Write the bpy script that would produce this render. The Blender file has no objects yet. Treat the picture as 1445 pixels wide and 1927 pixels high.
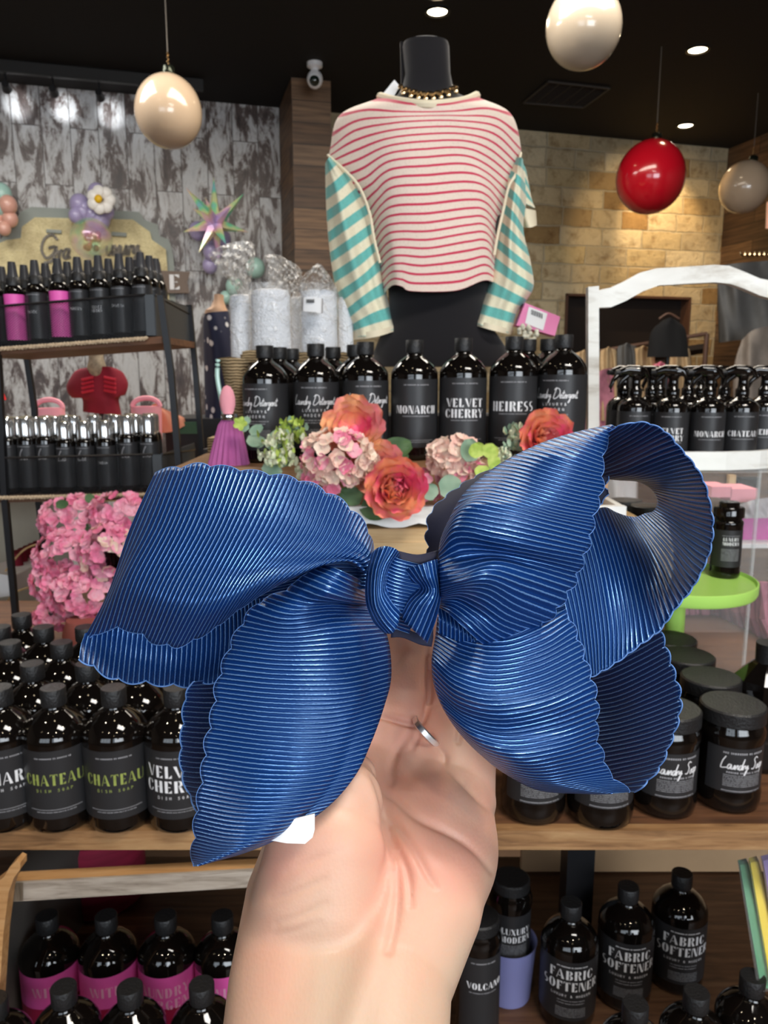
import bpy, bmesh, math, random
import numpy as np
from mathutils import Vector, Matrix, Quaternion
random.seed(7); np.random.seed(7)
S = bpy.context.scene
COL = S.collection
PI = math.pi
# ------------------------------------------------------------------ camera
FPX = 1450.0; PITCH = math.radians(10); CAMZ = 1.5
cd = bpy.data.cameras.new('camera'); cam = bpy.data.objects.new('camera', cd); COL.objects.link(cam)
cd.sensor_fit = 'VERTICAL'; cd.sensor_height = 24; cd.lens = 24*FPX/1927; cd.clip_start = .02; cd.clip_end = 60
cam.location = (0, 0, CAMZ); cam.rotation_euler = (PI/2-PITCH, 0, 0)
S.camera = cam
S.cycles.max_bounces = 7; S.cycles.diffuse_bounces = 3; S.cycles.glossy_bounces = 3; S.cycles.transparent_max_bounces = 14
cd.dof.use_dof = True; cd.dof.focus_distance = .29; cd.dof.aperture_fstop = cd.lens/1000/.0009
# ------------------------------------------------------------------ view / world
S.view_settings.view_transform = 'Standard'; S.view_settings.look = 'None'
S.view_settings.gamma = 1; S.view_settings.use_curve_mapping = False
S.view_settings.exposure = 0.0
w = bpy.data.worlds.new('sky'); S.world = w; w.use_nodes = True
bg = w.node_tree.nodes['Background']; bg.inputs[0].default_value = (.75, .87, 1, 1); bg.inputs[1].default_value = 3.0
def area(name, loc, rot, sx, sy, e, col):
    l = bpy.data.lights.new(name, 'AREA'); l.shape = 'RECTANGLE'; l.size = sx; l.size_y = sy; l.energy = e; l.color = col
    o = bpy.data.objects.new(name, l); COL.objects.link(o); o.location = loc; o.rotation_euler = rot; return o
# daylight through the two shop windows behind the camera
for sx_, e_ in ((-1.75, 14), (1.9, 98)):
    area('window_daylight', (sx_, -2.9, 2.0), (math.radians(90), 0, 0), 2.6, 1.5, e_, (.90, .95, 1))
area('added_overhead_light', (.9, -.1, 3.4), (math.radians(4), math.radians(8), 0), 1.1, .6, 50, (1, .95, .88))  # overhead key added to model the bow, no panel in the ceiling
area('added_overhead_light', (.4, 3.2, 3.42), (0, 0, 0), 2.4, .8, 85, (1, .90, .76))  # added fill that lifts the background
area('added_overhead_light', (-2.2, 3.6, 3.42), (0, 0, 0), 1.6, .8, 60, (1, .95, .88))  # added fill to brighten the back-left wall
def spot(name, loc, tgt, e, ang, col, r=.03, blend=.6):
    l = bpy.data.lights.new(name, 'SPOT'); l.energy = e; l.spot_size = math.radians(ang); l.color = col; l.shadow_soft_size = r; l.spot_blend = blend
    o = bpy.data.objects.new(name, l); COL.objects.link(o); o.location = loc
    o.rotation_euler = (Vector(tgt)-Vector(loc)).to_track_quat('-Z', 'Y').to_euler(); return o
# ------------------------------------------------------------------ pixel helpers (they only give real 3-D points)
cP, sP = math.cos(PITCH), math.sin(PITCH)
def ray(px, py):
    cx = (px-722.5)/FPX; cy = (963.5-py)/FPX
    return Vector((cx, cP+cy*sP, -sP+cy*cP))
CO = Vector((0, 0, CAMZ))
def at(px, py, Y):
    d = ray(px, py); return CO+d*(Y/d.y)
def atz(px, py, z):
    d = ray(px, py); return CO+d*((z-CAMZ)/d.z)
def atd(px, py, t):
    return CO+ray(px, py)*t
ZC = 3.5
WA = math.atan(.275); WU = Vector((math.cos(WA), math.sin(WA), 0)); WN = Vector((math.sin(WA), -math.cos(WA), 0))
W0 = Vector((-2.66, 5.76, 0))
def wpt(px, py, off=0):
    d = ray(px, py); t = (W0+WN*off-CO).dot(WN)/d.dot(WN); return CO+d*t
# ------------------------------------------------------------------ materials
MC = {}
def nt(name):
    m = bpy.data.materials.new(name); m.use_nodes = True; n = m.node_tree.nodes; b = n['Principled BSDF']; return m, m.node_tree, b
def mat(name, col, rough=.5, metal=0, coat=0, noise=0, nscale=20, bump=0, bscale=60, trans=0, alpha=1, sheen=0, sss=0, emis=0, ior=1.45, stretch=(1, 1, 1)):
    if name in MC: return MC[name]
    m, t, b = nt(name); L = t.links
    c = (*col, 1)
    b.inputs['Base Color'].default_value = c; b.inputs['Roughness'].default_value = rough; b.inputs['Metallic'].default_value = metal
    b.inputs['Coat Weight'].default_value = coat; b.inputs['Transmission Weight'].default_value = trans; b.inputs['Alpha'].default_value = alpha
    b.inputs['Sheen Weight'].default_value = sheen; b.inputs['IOR'].default_value = ior
    if sss: b.inputs['Subsurface Weight'].default_value = sss; b.inputs['Subsurface Radius'].default_value = (.01, .004, .002); b.inputs['Subsurface Scale'].default_value = 1
    if emis: b.inputs['Emission Color'].default_value = c; b.inputs['Emission Strength'].default_value = emis
    tc = t.nodes.new('ShaderNodeTexCoord'); mp = t.nodes.new('ShaderNodeMapping'); mp.inputs['Scale'].default_value = stretch
    L.new(tc.outputs['Object'], mp.inputs[0])
    nz = t.nodes.new('ShaderNodeTexNoise'); nz.inputs['Scale'].default_value = nscale; nz.inputs['Detail'].default_value = 5; L.new(mp.outputs[0], nz.inputs[0])
    mx = t.nodes.new('ShaderNodeMix'); mx.data_type = 'RGBA'; k = max(noise, .03)
    mx.inputs[6].default_value = (*[max(0, v*(1-k)) for v in col], 1); mx.inputs[7].default_value = (*[min(1, v*(1+k)) for v in col], 1)
    L.new(nz.outputs[0], mx.inputs[0]); L.new(mx.outputs[2], b.inputs['Base Color'])
    if bump:
        n2 = t.nodes.new('ShaderNodeTexNoise'); n2.inputs['Scale'].default_value = bscale; L.new(mp.outputs[0], n2.inputs[0])
        bp = t.nodes.new('ShaderNodeBump'); bp.inputs['Strength'].default_value = bump; bp.inputs['Distance'].default_value = .01
        L.new(n2.outputs[0], bp.inputs['Height']); L.new(bp.outputs[0], b.inputs['Normal'])
    MC[name] = m; return m
def ramp(t, stops, interp='LINEAR'):
    r = t.nodes.new('ShaderNodeValToRGB'); cr = r.color_ramp; cr.interpolation = interp
    while len(cr.elements) > 1: cr.elements.remove(cr.elements[0])
    cr.elements[0].position = stops[0][0]; cr.elements[0].color = (*stops[0][1], 1)
    for p, c in stops[1:]:
        e = cr.elements.new(p); e.color = (*c, 1)
    return r
def mathn(t, op, a, b=None, clamp=False):
    n = t.nodes.new('ShaderNodeMath'); n.operation = op; n.use_clamp = clamp
    for i, v in enumerate((a, b)):
        if v is None: continue
        if isinstance(v, (int, float)): n.inputs[i].default_value = v
        else: t.links.new(v, n.inputs[i])
    return n.outputs[0]
def wood(name, c1, c2, c3, scale=1, axis=0, rough=.5, bump=.3, grain=14):
    if name in MC: return MC[name]
    m, t, b = nt(name); L = t.links
    tc = t.nodes.new('ShaderNodeTexCoord'); mp = t.nodes.new('ShaderNodeMapping'); s = [grain*scale]*3; s[axis] = 1.2*scale; mp.inputs['Scale'].default_value = s
    L.new(tc.outputs['Object'], mp.inputs[0])
    nz = t.nodes.new('ShaderNodeTexNoise'); nz.inputs['Scale'].default_value = 3; nz.inputs['Detail'].default_value = 8; nz.inputs['Roughness'].default_value = .65; nz.inputs['Distortion'].default_value = .6; L.new(mp.outputs[0], nz.inputs[0])
    r = ramp(t, [(.3, c1), (.5, c2), (.7, c3)]); L.new(nz.outputs[0], r.inputs[0])
    n2 = t.nodes.new('ShaderNodeTexNoise'); n2.inputs['Scale'].default_value = 2.5*scale; n2.inputs['Detail'].default_value = 4; L.new(tc.outputs['Object'], n2.inputs[0])
    mx = t.nodes.new('ShaderNodeMix'); mx.data_type = 'RGBA'; mx.blend_type = 'MULTIPLY'; mx.inputs[0].default_value = .6
    r2 = ramp(t, [(.35, (.55, .5, .45)), (.6, (1, 1, 1))]); L.new(n2.outputs[0], r2.inputs[0]); L.new(r.outputs[0], mx.inputs[6]); L.new(r2.outputs[0], mx.inputs[7])
    L.new(mx.outputs[2], b.inputs['Base Color']); b.inputs['Roughness'].default_value = rough
    bp = t.nodes.new('ShaderNodeBump'); bp.inputs['Strength'].default_value = bump; bp.inputs['Distance'].default_value = .004; L.new(nz.outputs[0], bp.inputs['Height']); L.new(bp.outputs[0], b.inputs['Normal'])
    MC[name] = m; return m
def m_stone():
    m, t, b = nt('limestone_wall'); L = t.links
    uv = t.nodes.new('ShaderNodeTexCoord')
    nd = t.nodes.new('ShaderNodeTexNoise'); nd.inputs['Scale'].default_value = 3.5; nd.inputs['Detail'].default_value = 5; L.new(uv.outputs['UV'], nd.inputs[0])
    vs = t.nodes.new('ShaderNodeVectorMath'); vs.operation = 'SCALE'; vs.inputs[3].default_value = .05; L.new(nd.outputs['Color'], vs.inputs[0])
    va = t.nodes.new('ShaderNodeVectorMath'); va.operation = 'ADD'; L.new(uv.outputs['UV'], va.inputs[0]); L.new(vs.outputs[0], va.inputs[1])
    br = t.nodes.new('ShaderNodeTexBrick'); br.inputs['Scale'].default_value = 1; br.inputs['Brick Width'].default_value = .40; br.inputs['Row Height'].default_value = .155
    br.inputs['Mortar Size'].default_value = .008; br.inputs['Mortar Smooth'].default_value = .6; br.offset = .37; br.squash = .7; br.squash_frequency = 3
    br.inputs['Color1'].default_value = (0, 0, 0, 1); br.inputs['Color2'].default_value = (1, 1, 1, 1); br.inputs['Mortar'].default_value = (.5, .5, .5, 1)
    L.new(va.outputs[0], br.inputs[0])
    r = ramp(t, [(0, (.33, .20, .075)), (.22, (.58, .46, .27)), (.45, (.74, .64, .44)), (.62, (.60, .49, .31)), (.8, (.50, .42, .28)), (1, (.66, .52, .28))]); L.new(br.outputs[0], r.inputs[0])
    nz = t.nodes.new('ShaderNodeTexNoise'); nz.inputs['Scale'].default_value = 9; nz.inputs['Detail'].default_value = 8; nz.inputs['Roughness'].default_value = .7; L.new(uv.outputs['UV'], nz.inputs[0])
    r2 = ramp(t, [(.32, (.45, .33, .2)), (.5, (1, .97, .9)), (.7, (1.0, .95, .85))]); L.new(nz.outputs[0], r2.inputs[0])
    mx = t.nodes.new('ShaderNodeMix'); mx.data_type = 'RGBA'; mx.blend_type = 'MULTIPLY'; mx.inputs[0].default_value = .8; L.new(r.outputs[0], mx.inputs[6]); L.new(r2.outputs[0], mx.inputs[7])
    m2 = t.nodes.new('ShaderNodeMix'); m2.data_type = 'RGBA'; m2.inputs[7].default_value = (.58, .50, .34, 1); L.new(br.outputs['Fac'], m2.inputs[0]); L.new(mx.outputs[2], m2.inputs[6])
    L.new(m2.outputs[2], b.inputs['Base Color']); b.inputs['Roughness'].default_value = .9
    h = mathn(t, 'SUBTRACT', nz.outputs[0], mathn(t, 'MULTIPLY', br.outputs['Fac'], .6))
    bp = t.nodes.new('ShaderNodeBump'); bp.inputs['Strength'].default_value = .8; bp.inputs['Distance'].default_value = .05; L.new(h, bp.inputs['Height']); L.new(bp.outputs[0], b.inputs['Normal'])
    return m
def m_planks():
    m, t, b = nt('distressed_planks'); L = t.links
    uv = t.nodes.new('ShaderNodeTexCoord'); mp = t.nodes.new('ShaderNodeMapping'); mp.inputs['Rotation'].default_value = (0, 0, PI/2); L.new(uv.outputs['UV'], mp.inputs[0])
    br = t.nodes.new('ShaderNodeTexBrick'); br.inputs['Scale'].default_value = 1; br.inputs['Brick Width'].default_value = .95; br.inputs['Row Height'].default_value = .19
    br.inputs['Mortar Size'].default_value = .003; br.inputs['Mortar Smooth'].default_value = .2; br.offset = .41; br.inputs['Color1'].default_value = (0, 0, 0, 1); br.inputs['Color2'].default_value = (1, 1, 1, 1); L.new(mp.outputs[0], br.inputs[0])
    off = t.nodes.new('ShaderNodeVectorMath'); off.operation = 'SCALE'; off.inputs[3].default_value = 9; L.new(br.outputs[0], off.inputs[0])
    va = t.nodes.new('ShaderNodeVectorMath'); va.operation = 'ADD'; L.new(uv.outputs['UV'], va.inputs[0]); L.new(off.outputs[0], va.inputs[1])
    m3 = t.nodes.new('ShaderNodeMapping'); m3.inputs['Scale'].default_value = (8, 2.6, 1); L.new(va.outputs[0], m3.inputs[0])
    nz = t.nodes.new('ShaderNodeTexNoise'); nz.inputs['Scale'].default_value = 1.3; nz.inputs['Detail'].default_value = 9; nz.inputs['Roughness'].default_value = .74; nz.inputs['Distortion'].default_value = .5; L.new(m3.outputs[0], nz.inputs[0])
    r = ramp(t, [(.36, (.045, .03, .028)), (.465, (.11, .08, .07)), (.50, (.36, .34, .33)), (.57, (.56, .56, .56)), (.75, (.38, .38, .38))]); L.new(nz.outputs[0], r.inputs[0])
    m2 = t.nodes.new('ShaderNodeMix'); m2.data_type = 'RGBA'; m2.inputs[7].default_value = (.04, .03, .025, 1); L.new(br.outputs['Fac'], m2.inputs[0]); L.new(r.outputs[0], m2.inputs[6])
    L.new(m2.outputs[2], b.inputs['Base Color']); b.inputs['Roughness'].default_value = .32
    bp = t.nodes.new('ShaderNodeBump'); bp.inputs['Strength'].default_value = .35; bp.inputs['Distance'].default_value = .01; L.new(nz.outputs[0], bp.inputs['Height']); L.new(bp.outputs[0], b.inputs['Normal'])
    return m
def m_brownplank(name='brown_planks', rot=0):
    m, t, b = nt(name); L = t.links
    uv = t.nodes.new('ShaderNodeTexCoord')
    br = t.nodes.new('ShaderNodeTexBrick'); br.inputs['Scale'].default_value = 1; br.inputs['Brick Width'].default_value = .8; br.inputs['Row Height'].default_value = .14
    br.inputs['Mortar Size'].default_value = .003; br.inputs['Color1'].default_value = (0, 0, 0, 1); br.inputs['Color2'].default_value = (1, 1, 1, 1); L.new(uv.outputs['UV'], br.inputs[0])
    r = ramp(t, [(0, (.09, .05, .028)), (.5, (.20, .115, .06)), (1, (.13, .09, .065))]); L.new(br.outputs[0], r.inputs[0])
    mp = t.nodes.new('ShaderNodeMapping'); mp.inputs['Scale'].default_value = (1.5, 22, 1); L.new(uv.outputs['UV'], mp.inputs[0])
    nz = t.nodes.new('ShaderNodeTexNoise'); nz.inputs['Scale'].default_value = 2; nz.inputs['Detail'].default_value = 7; L.new(mp.outputs[0], nz.inputs[0])
    r2 = ramp(t, [(.3, (.45, .42, .4)), (.65, (1.25, 1.2, 1.1))]); L.new(nz.outputs[0], r2.inputs[0])
    mx = t.nodes.new('ShaderNodeMix'); mx.data_type = 'RGBA'; mx.blend_type = 'MULTIPLY'; mx.inputs[0].default_value = 1; L.new(r.outputs[0], mx.inputs[6]); L.new(r2.outputs[0], mx.inputs[7])
    m2 = t.nodes.new('ShaderNodeMix'); m2.data_type = 'RGBA'; m2.inputs[7].default_value = (.02, .012, .008, 1); L.new(br.outputs['Fac'], m2.inputs[0]); L.new(mx.outputs[2], m2.inputs[6])
    L.new(m2.outputs[2], b.inputs['Base Color']); b.inputs['Roughness'].default_value = .55
    return m
def m_ribbon():
    m, t, b = nt('grosgrain_ribbon'); L = t.links
    uv = t.nodes.new('ShaderNodeTexCoord'); sp = t.nodes.new('ShaderNodeSeparateXYZ'); L.new(uv.outputs['UV'], sp.inputs[0])
    nz = t.nodes.new('ShaderNodeTexNoise'); nz.inputs['Scale'].default_value = 900; nz.inputs['Detail'].default_value = 2; L.new(uv.outputs['Object'], nz.inputs[0])
    wob = mathn(t, 'MULTIPLY', mathn(t, 'SUBTRACT', nz.outputs[0], .5), .16)
    x = mathn(t, 'ADD', sp.outputs[0], wob)
    f = mathn(t, 'FRACT', x)
    tri = mathn(t, 'MULTIPLY', mathn(t, 'ABSOLUTE', mathn(t, 'SUBTRACT', f, .5)), 2)     # 0 at valley, 1 at ridge
    line = t.nodes.new('ShaderNodeMapRange'); line.interpolation_type = 'SMOOTHSTEP'; line.inputs[1].default_value = .70; line.inputs[2].default_value = .95; L.new(tri, line.inputs[0])
    mx = t.nodes.new('ShaderNodeMix'); mx.data_type = 'RGBA'; mx.inputs[6].default_value = (.0025, .024, .125, 1); mx.inputs[7].default_value = (.26, .52, 1.0, 1); L.new(line.outputs[0], mx.inputs[0])  # pale lines paint the gloss of the ridges into the colour
    L.new(mx.outputs[2], b.inputs['Base Color'])
    b.inputs['Roughness'].default_value = .34; b.inputs['Specular IOR Level'].default_value = .5; b.inputs['Specular Tint'].default_value = (.30, .55, 1, 1)
    L.new(mathn(t, 'MULTIPLY', line.outputs[0], .72), b.inputs['Metallic'])
    hgt = mathn(t, 'POWER', tri, 1.6)
    n2 = t.nodes.new('ShaderNodeTexNoise'); n2.inputs['Scale'].default_value = 1500; L.new(uv.outputs['Object'], n2.inputs[0])
    h2 = mathn(t, 'ADD', hgt, mathn(t, 'MULTIPLY', n2.outputs[0], .12))
    bp = t.nodes.new('ShaderNodeBump'); bp.inputs['Strength'].default_value = .8; bp.inputs['Distance'].default_value = .0005; L.new(h2, bp.inputs['Height']); L.new(bp.outputs[0], b.inputs['Normal'])
    return m
def m_stripe(name, base, stripe, duty, rough=.85):
    m, t, b = nt(name); L = t.links
    uv = t.nodes.new('ShaderNodeTexCoord'); sp = t.nodes.new('ShaderNodeSeparateXYZ'); L.new(uv.outputs['UV'], sp.inputs[0])
    nz = t.nodes.new('ShaderNodeTexNoise'); nz.inputs['Scale'].default_value = 60; L.new(uv.outputs['Object'], nz.inputs[0])
    f = mathn(t, 'FRACT', mathn(t, 'ADD', sp.outputs[0], mathn(t, 'MULTIPLY', nz.outputs[0], .05)))
    mr = t.nodes.new('ShaderNodeMapRange'); mr.inputs[1].default_value = duty-.03; mr.inputs[2].default_value = duty+.03; mr.inputs[3].default_value = 1; mr.inputs[4].default_value = 0; L.new(f, mr.inputs[0])
    n2 = t.nodes.new('ShaderNodeTexNoise'); n2.inputs['Scale'].default_value = 260; n2.inputs['Detail'].default_value = 3; L.new(uv.outputs['Object'], n2.inputs[0])
    r = ramp(t, [(.34, (.72, .68, .6)), (.46, (1, 1, 1))]); L.new(n2.outputs[0], r.inputs[0])
    mx = t.nodes.new('ShaderNodeMix'); mx.data_type = 'RGBA'; mx.inputs[6].default_value = (*base, 1); mx.inputs[7].default_value = (*stripe, 1); L.new(mr.outputs[0], mx.inputs[0])
    m2 = t.nodes.new('ShaderNodeMix'); m2.data_type = 'RGBA'; m2.blend_type = 'MULTIPLY'; m2.inputs[0].default_value = .35; L.new(mx.outputs[2], m2.inputs[6]); L.new(r.outputs[0], m2.inputs[7])
    L.new(m2.outputs[2], b.inputs['Base Color']); b.inputs['Roughness'].default_value = rough; b.inputs['Sheen Weight'].default_value = .2
    bp = t.nodes.new('ShaderNodeBump'); bp.inputs['Strength'].default_value = .3; bp.inputs['Distance'].default_value = .002; L.new(n2.outputs[0], bp.inputs['Height']); L.new(bp.outputs[0], b.inputs['Normal'])
    return m
def m_skin():
    m, t, b = nt('skin'); L = t.links
    tc = t.nodes.new('ShaderNodeTexCoord')
    n1 = t.nodes.new('ShaderNodeTexNoise'); n1.inputs['Scale'].default_value = 20; n1.inputs['Detail'].default_value = 2; L.new(tc.outputs['Object'], n1.inputs[0])
    r = ramp(t, [(.30, (.54, .385, .285)), (.52, (.62, .375, .275)), (.72, (.65, .32, .24))])
    sz = t.nodes.new('ShaderNodeSeparateXYZ'); L.new(tc.outputs['Object'], sz.inputs[0]); zz_ = mathn(t, 'MULTIPLY', sz.outputs[2], 5.0)
    L.new(mathn(t, 'ADD', n1.outputs[0], mathn(t, 'MINIMUM', mathn(t, 'MAXIMUM', zz_, -.22), .14)), r.inputs[0])
    n2 = t.nodes.new('ShaderNodeTexNoise'); n2.inputs['Scale'].default_value = 260; n2.inputs['Detail'].default_value = 4; L.new(tc.outputs['Object'], n2.inputs[0])
    mx = t.nodes.new('ShaderNodeMix'); mx.data_type = 'RGBA'; mx.blend_type = 'MULTIPLY'; mx.inputs[0].default_value = .25; L.new(r.outputs[0], mx.inputs[6]); L.new(n2.outputs[0], mx.inputs[7])
    L.new(r.outputs[0], b.inputs['Base Color'])
    b.inputs['Subsurface Weight'].default_value = .35; b.inputs['Subsurface Radius'].default_value = (.006, .0022, .0012); b.inputs['Subsurface Scale'].default_value = 1
    b.inputs['Roughness'].default_value = .45; b.inputs['Specular IOR Level'].default_value = .35
    mp = t.nodes.new('ShaderNodeMapping'); mp.inputs['Scale'].default_value = (1, .45, 1); mp.inputs['Rotation'].default_value = (0, 0, .5); L.new(tc.outputs['Object'], mp.inputs[0])
    n3 = t.nodes.new('ShaderNodeTexVoronoi'); n3.inputs['Scale'].default_value = 900; L.new(mp.outputs[0], n3.inputs[0])
    n4 = t.nodes.new('ShaderNodeTexNoise'); n4.inputs['Scale'].default_value = 120; n4.inputs['Detail'].default_value = 3; L.new(mp.outputs[0], n4.inputs[0])
    h = mathn(t, 'ADD', mathn(t, 'MULTIPLY', n3.outputs[0], .25), n4.outputs[0])
    bp = t.nodes.new('ShaderNodeBump'); bp.inputs['Strength'].default_value = .22; bp.inputs['Distance'].default_value = .0008; L.new(h, bp.inputs['Height']); L.new(bp.outputs[0], b.inputs['Normal'])
    return m
def m_wiremesh():
    m, t, b = nt('black_wire_mesh'); L = t.links
    tc = t.nodes.new('ShaderNodeTexCoord'); sp = t.nodes.new('ShaderNodeSeparateXYZ'); L.new(tc.outputs['Object'], sp.inputs[0])
    a = mathn(t, 'ADD', mathn(t, 'ADD', sp.outputs[0], mathn(t, 'MULTIPLY', sp.outputs[1], 1)), mathn(t, 'MULTIPLY', sp.outputs[2], 1.3))
    s = mathn(t, 'SUBTRACT', mathn(t, 'ADD', sp.outputs[0], mathn(t, 'MULTIPLY', sp.outputs[1], 1)), mathn(t, 'MULTIPLY', sp.outputs[2], 1.3))
    def ln(v):
        f = mathn(t, 'FRACT', mathn(t, 'MULTIPLY', v, 150)); return mathn(t, 'LESS_THAN', f, .17)
    al = mathn(t, 'MAXIMUM', ln(a), mathn(t, 'MULTIPLY', ln(s), .6))
    L.new(al, b.inputs['Alpha']); b.inputs['Base Color'].default_value = (.012, .012, .013, 1); b.inputs['Roughness'].default_value = .45; b.inputs['Metallic'].default_value = .3
    return m
def m_dots():
    m, t, b = nt('navy_floral_cloth'); L = t.links
    tc = t.nodes.new('ShaderNodeTexCoord'); v = t.nodes.new('ShaderNodeTexVoronoi'); v.inputs['Scale'].default_value = 26; L.new(tc.outputs['Object'], v.inputs[0])
    r = ramp(t, [(.22, (.75, .75, .78)), (.30, (.012, .016, .05))]); L.new(v.outputs[0], r.inputs[0]); L.new(r.outputs[0], b.inputs['Base Color']); b.inputs['Roughness'].default_value = .8
    return m
def m_burlap():
    m, t, b = nt('burlap'); L = t.links
    tc = t.nodes.new('ShaderNodeTexCoord'); w1 = t.nodes.new('ShaderNodeTexWave'); w1.bands_direction = 'Z'; w1.inputs['Scale'].default_value = 50; w1.inputs['Distortion'].default_value = 4; w1.inputs['Detail'].default_value = 3; L.new(tc.outputs['Object'], w1.inputs[0])
    r = ramp(t, [(.2, (.16, .105, .05)), (.8, (.46, .34, .19))]); L.new(w1.outputs[0], r.inputs[0]); L.new(r.outputs[0], b.inputs['Base Color']); b.inputs['Roughness'].default_value = .95
    bp = t.nodes.new('ShaderNodeBump'); bp.inputs['Strength'].default_value = .7; bp.inputs['Distance'].default_value = .004; L.new(w1.outputs[0], bp.inputs['Height']); L.new(bp.outputs[0], b.inputs['Normal'])
    return m
def m_irid(name, alpha=.45):
    m, t, b = nt(name); L = t.links
    lw = t.nodes.new('ShaderNodeTexCoord'); nz = t.nodes.new('ShaderNodeTexNoise'); nz.inputs['Scale'].default_value = 6; L.new(lw.outputs['Object'], nz.inputs[0])
    r = ramp(t, [(.3, (.3, .55, 1)), (.42, (.25, .9, .5)), (.5, (.9, .85, .4)), (.58, (1, .55, .75)), (.7, (.6, .5, 1))]); L.new(nz.outputs[0], r.inputs[0]); L.new(r.outputs[0], b.inputs['Base Color'])
    b.inputs['Roughness'].default_value = .15; b.inputs['Metallic'].default_value = .15; b.inputs['Alpha'].default_value = alpha; b.inputs['Coat Weight'].default_value = 1
    return m
def m_film(name='clear_film', alpha=.16, col=(.9, .9, .9), bump=.6, bs=22):
    m, t, b = nt(name); L = t.links
    tc = t.nodes.new('ShaderNodeTexCoord'); nz = t.nodes.new('ShaderNodeTexNoise'); nz.inputs['Scale'].default_value = bs; nz.inputs['Detail'].default_value = 4; nz.inputs['Distortion'].default_value = 1.5; L.new(tc.outputs['Object'], nz.inputs[0])
    b.inputs['Base Color'].default_value = (*col, 1); b.inputs['Roughness'].default_value = .08; b.inputs['Alpha'].default_value = alpha; b.inputs['Specular IOR Level'].default_value = 1; b.inputs['Coat Weight'].default_value = 1
    r = ramp(t, [(.5, (alpha*.5,)*3), (.6, (min(1, alpha*3.2),)*3), (.66, (alpha*.6,)*3)]); L.new(nz.outputs[0], r.inputs[0]); L.new(r.outputs[0], b.inputs['Alpha'])
    bp = t.nodes.new('ShaderNodeBump'); bp.inputs['Strength'].default_value = bump; bp.inputs['Distance'].default_value = .02; L.new(nz.outputs[0], bp.inputs['Height']); L.new(bp.outputs[0], b.inputs['Normal']); L.new(bp.outputs[0], b.inputs['Coat Normal'])
    return m
def m_petal(name, c1, c2, s=30):
    m, t, b = nt(name); L = t.links
    tc = t.nodes.new('ShaderNodeTexCoord'); nz = t.nodes.new('ShaderNodeTexNoise'); nz.inputs['Scale'].default_value = s; nz.inputs['Detail'].default_value = 2; L.new(tc.outputs['Object'], nz.inputs[0])
    r = ramp(t, [(.38, c1), (.62, c2)]); L.new(nz.outputs[0], r.inputs[0]); L.new(r.outputs[0], b.inputs['Base Color']); b.inputs['Roughness'].default_value = .6
    b.inputs['Subsurface Weight'].default_value = .25; b.inputs['Subsurface Radius'].default_value = (.01, .004, .004); b.inputs['Subsurface Scale'].default_value = 1
    return m
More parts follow.
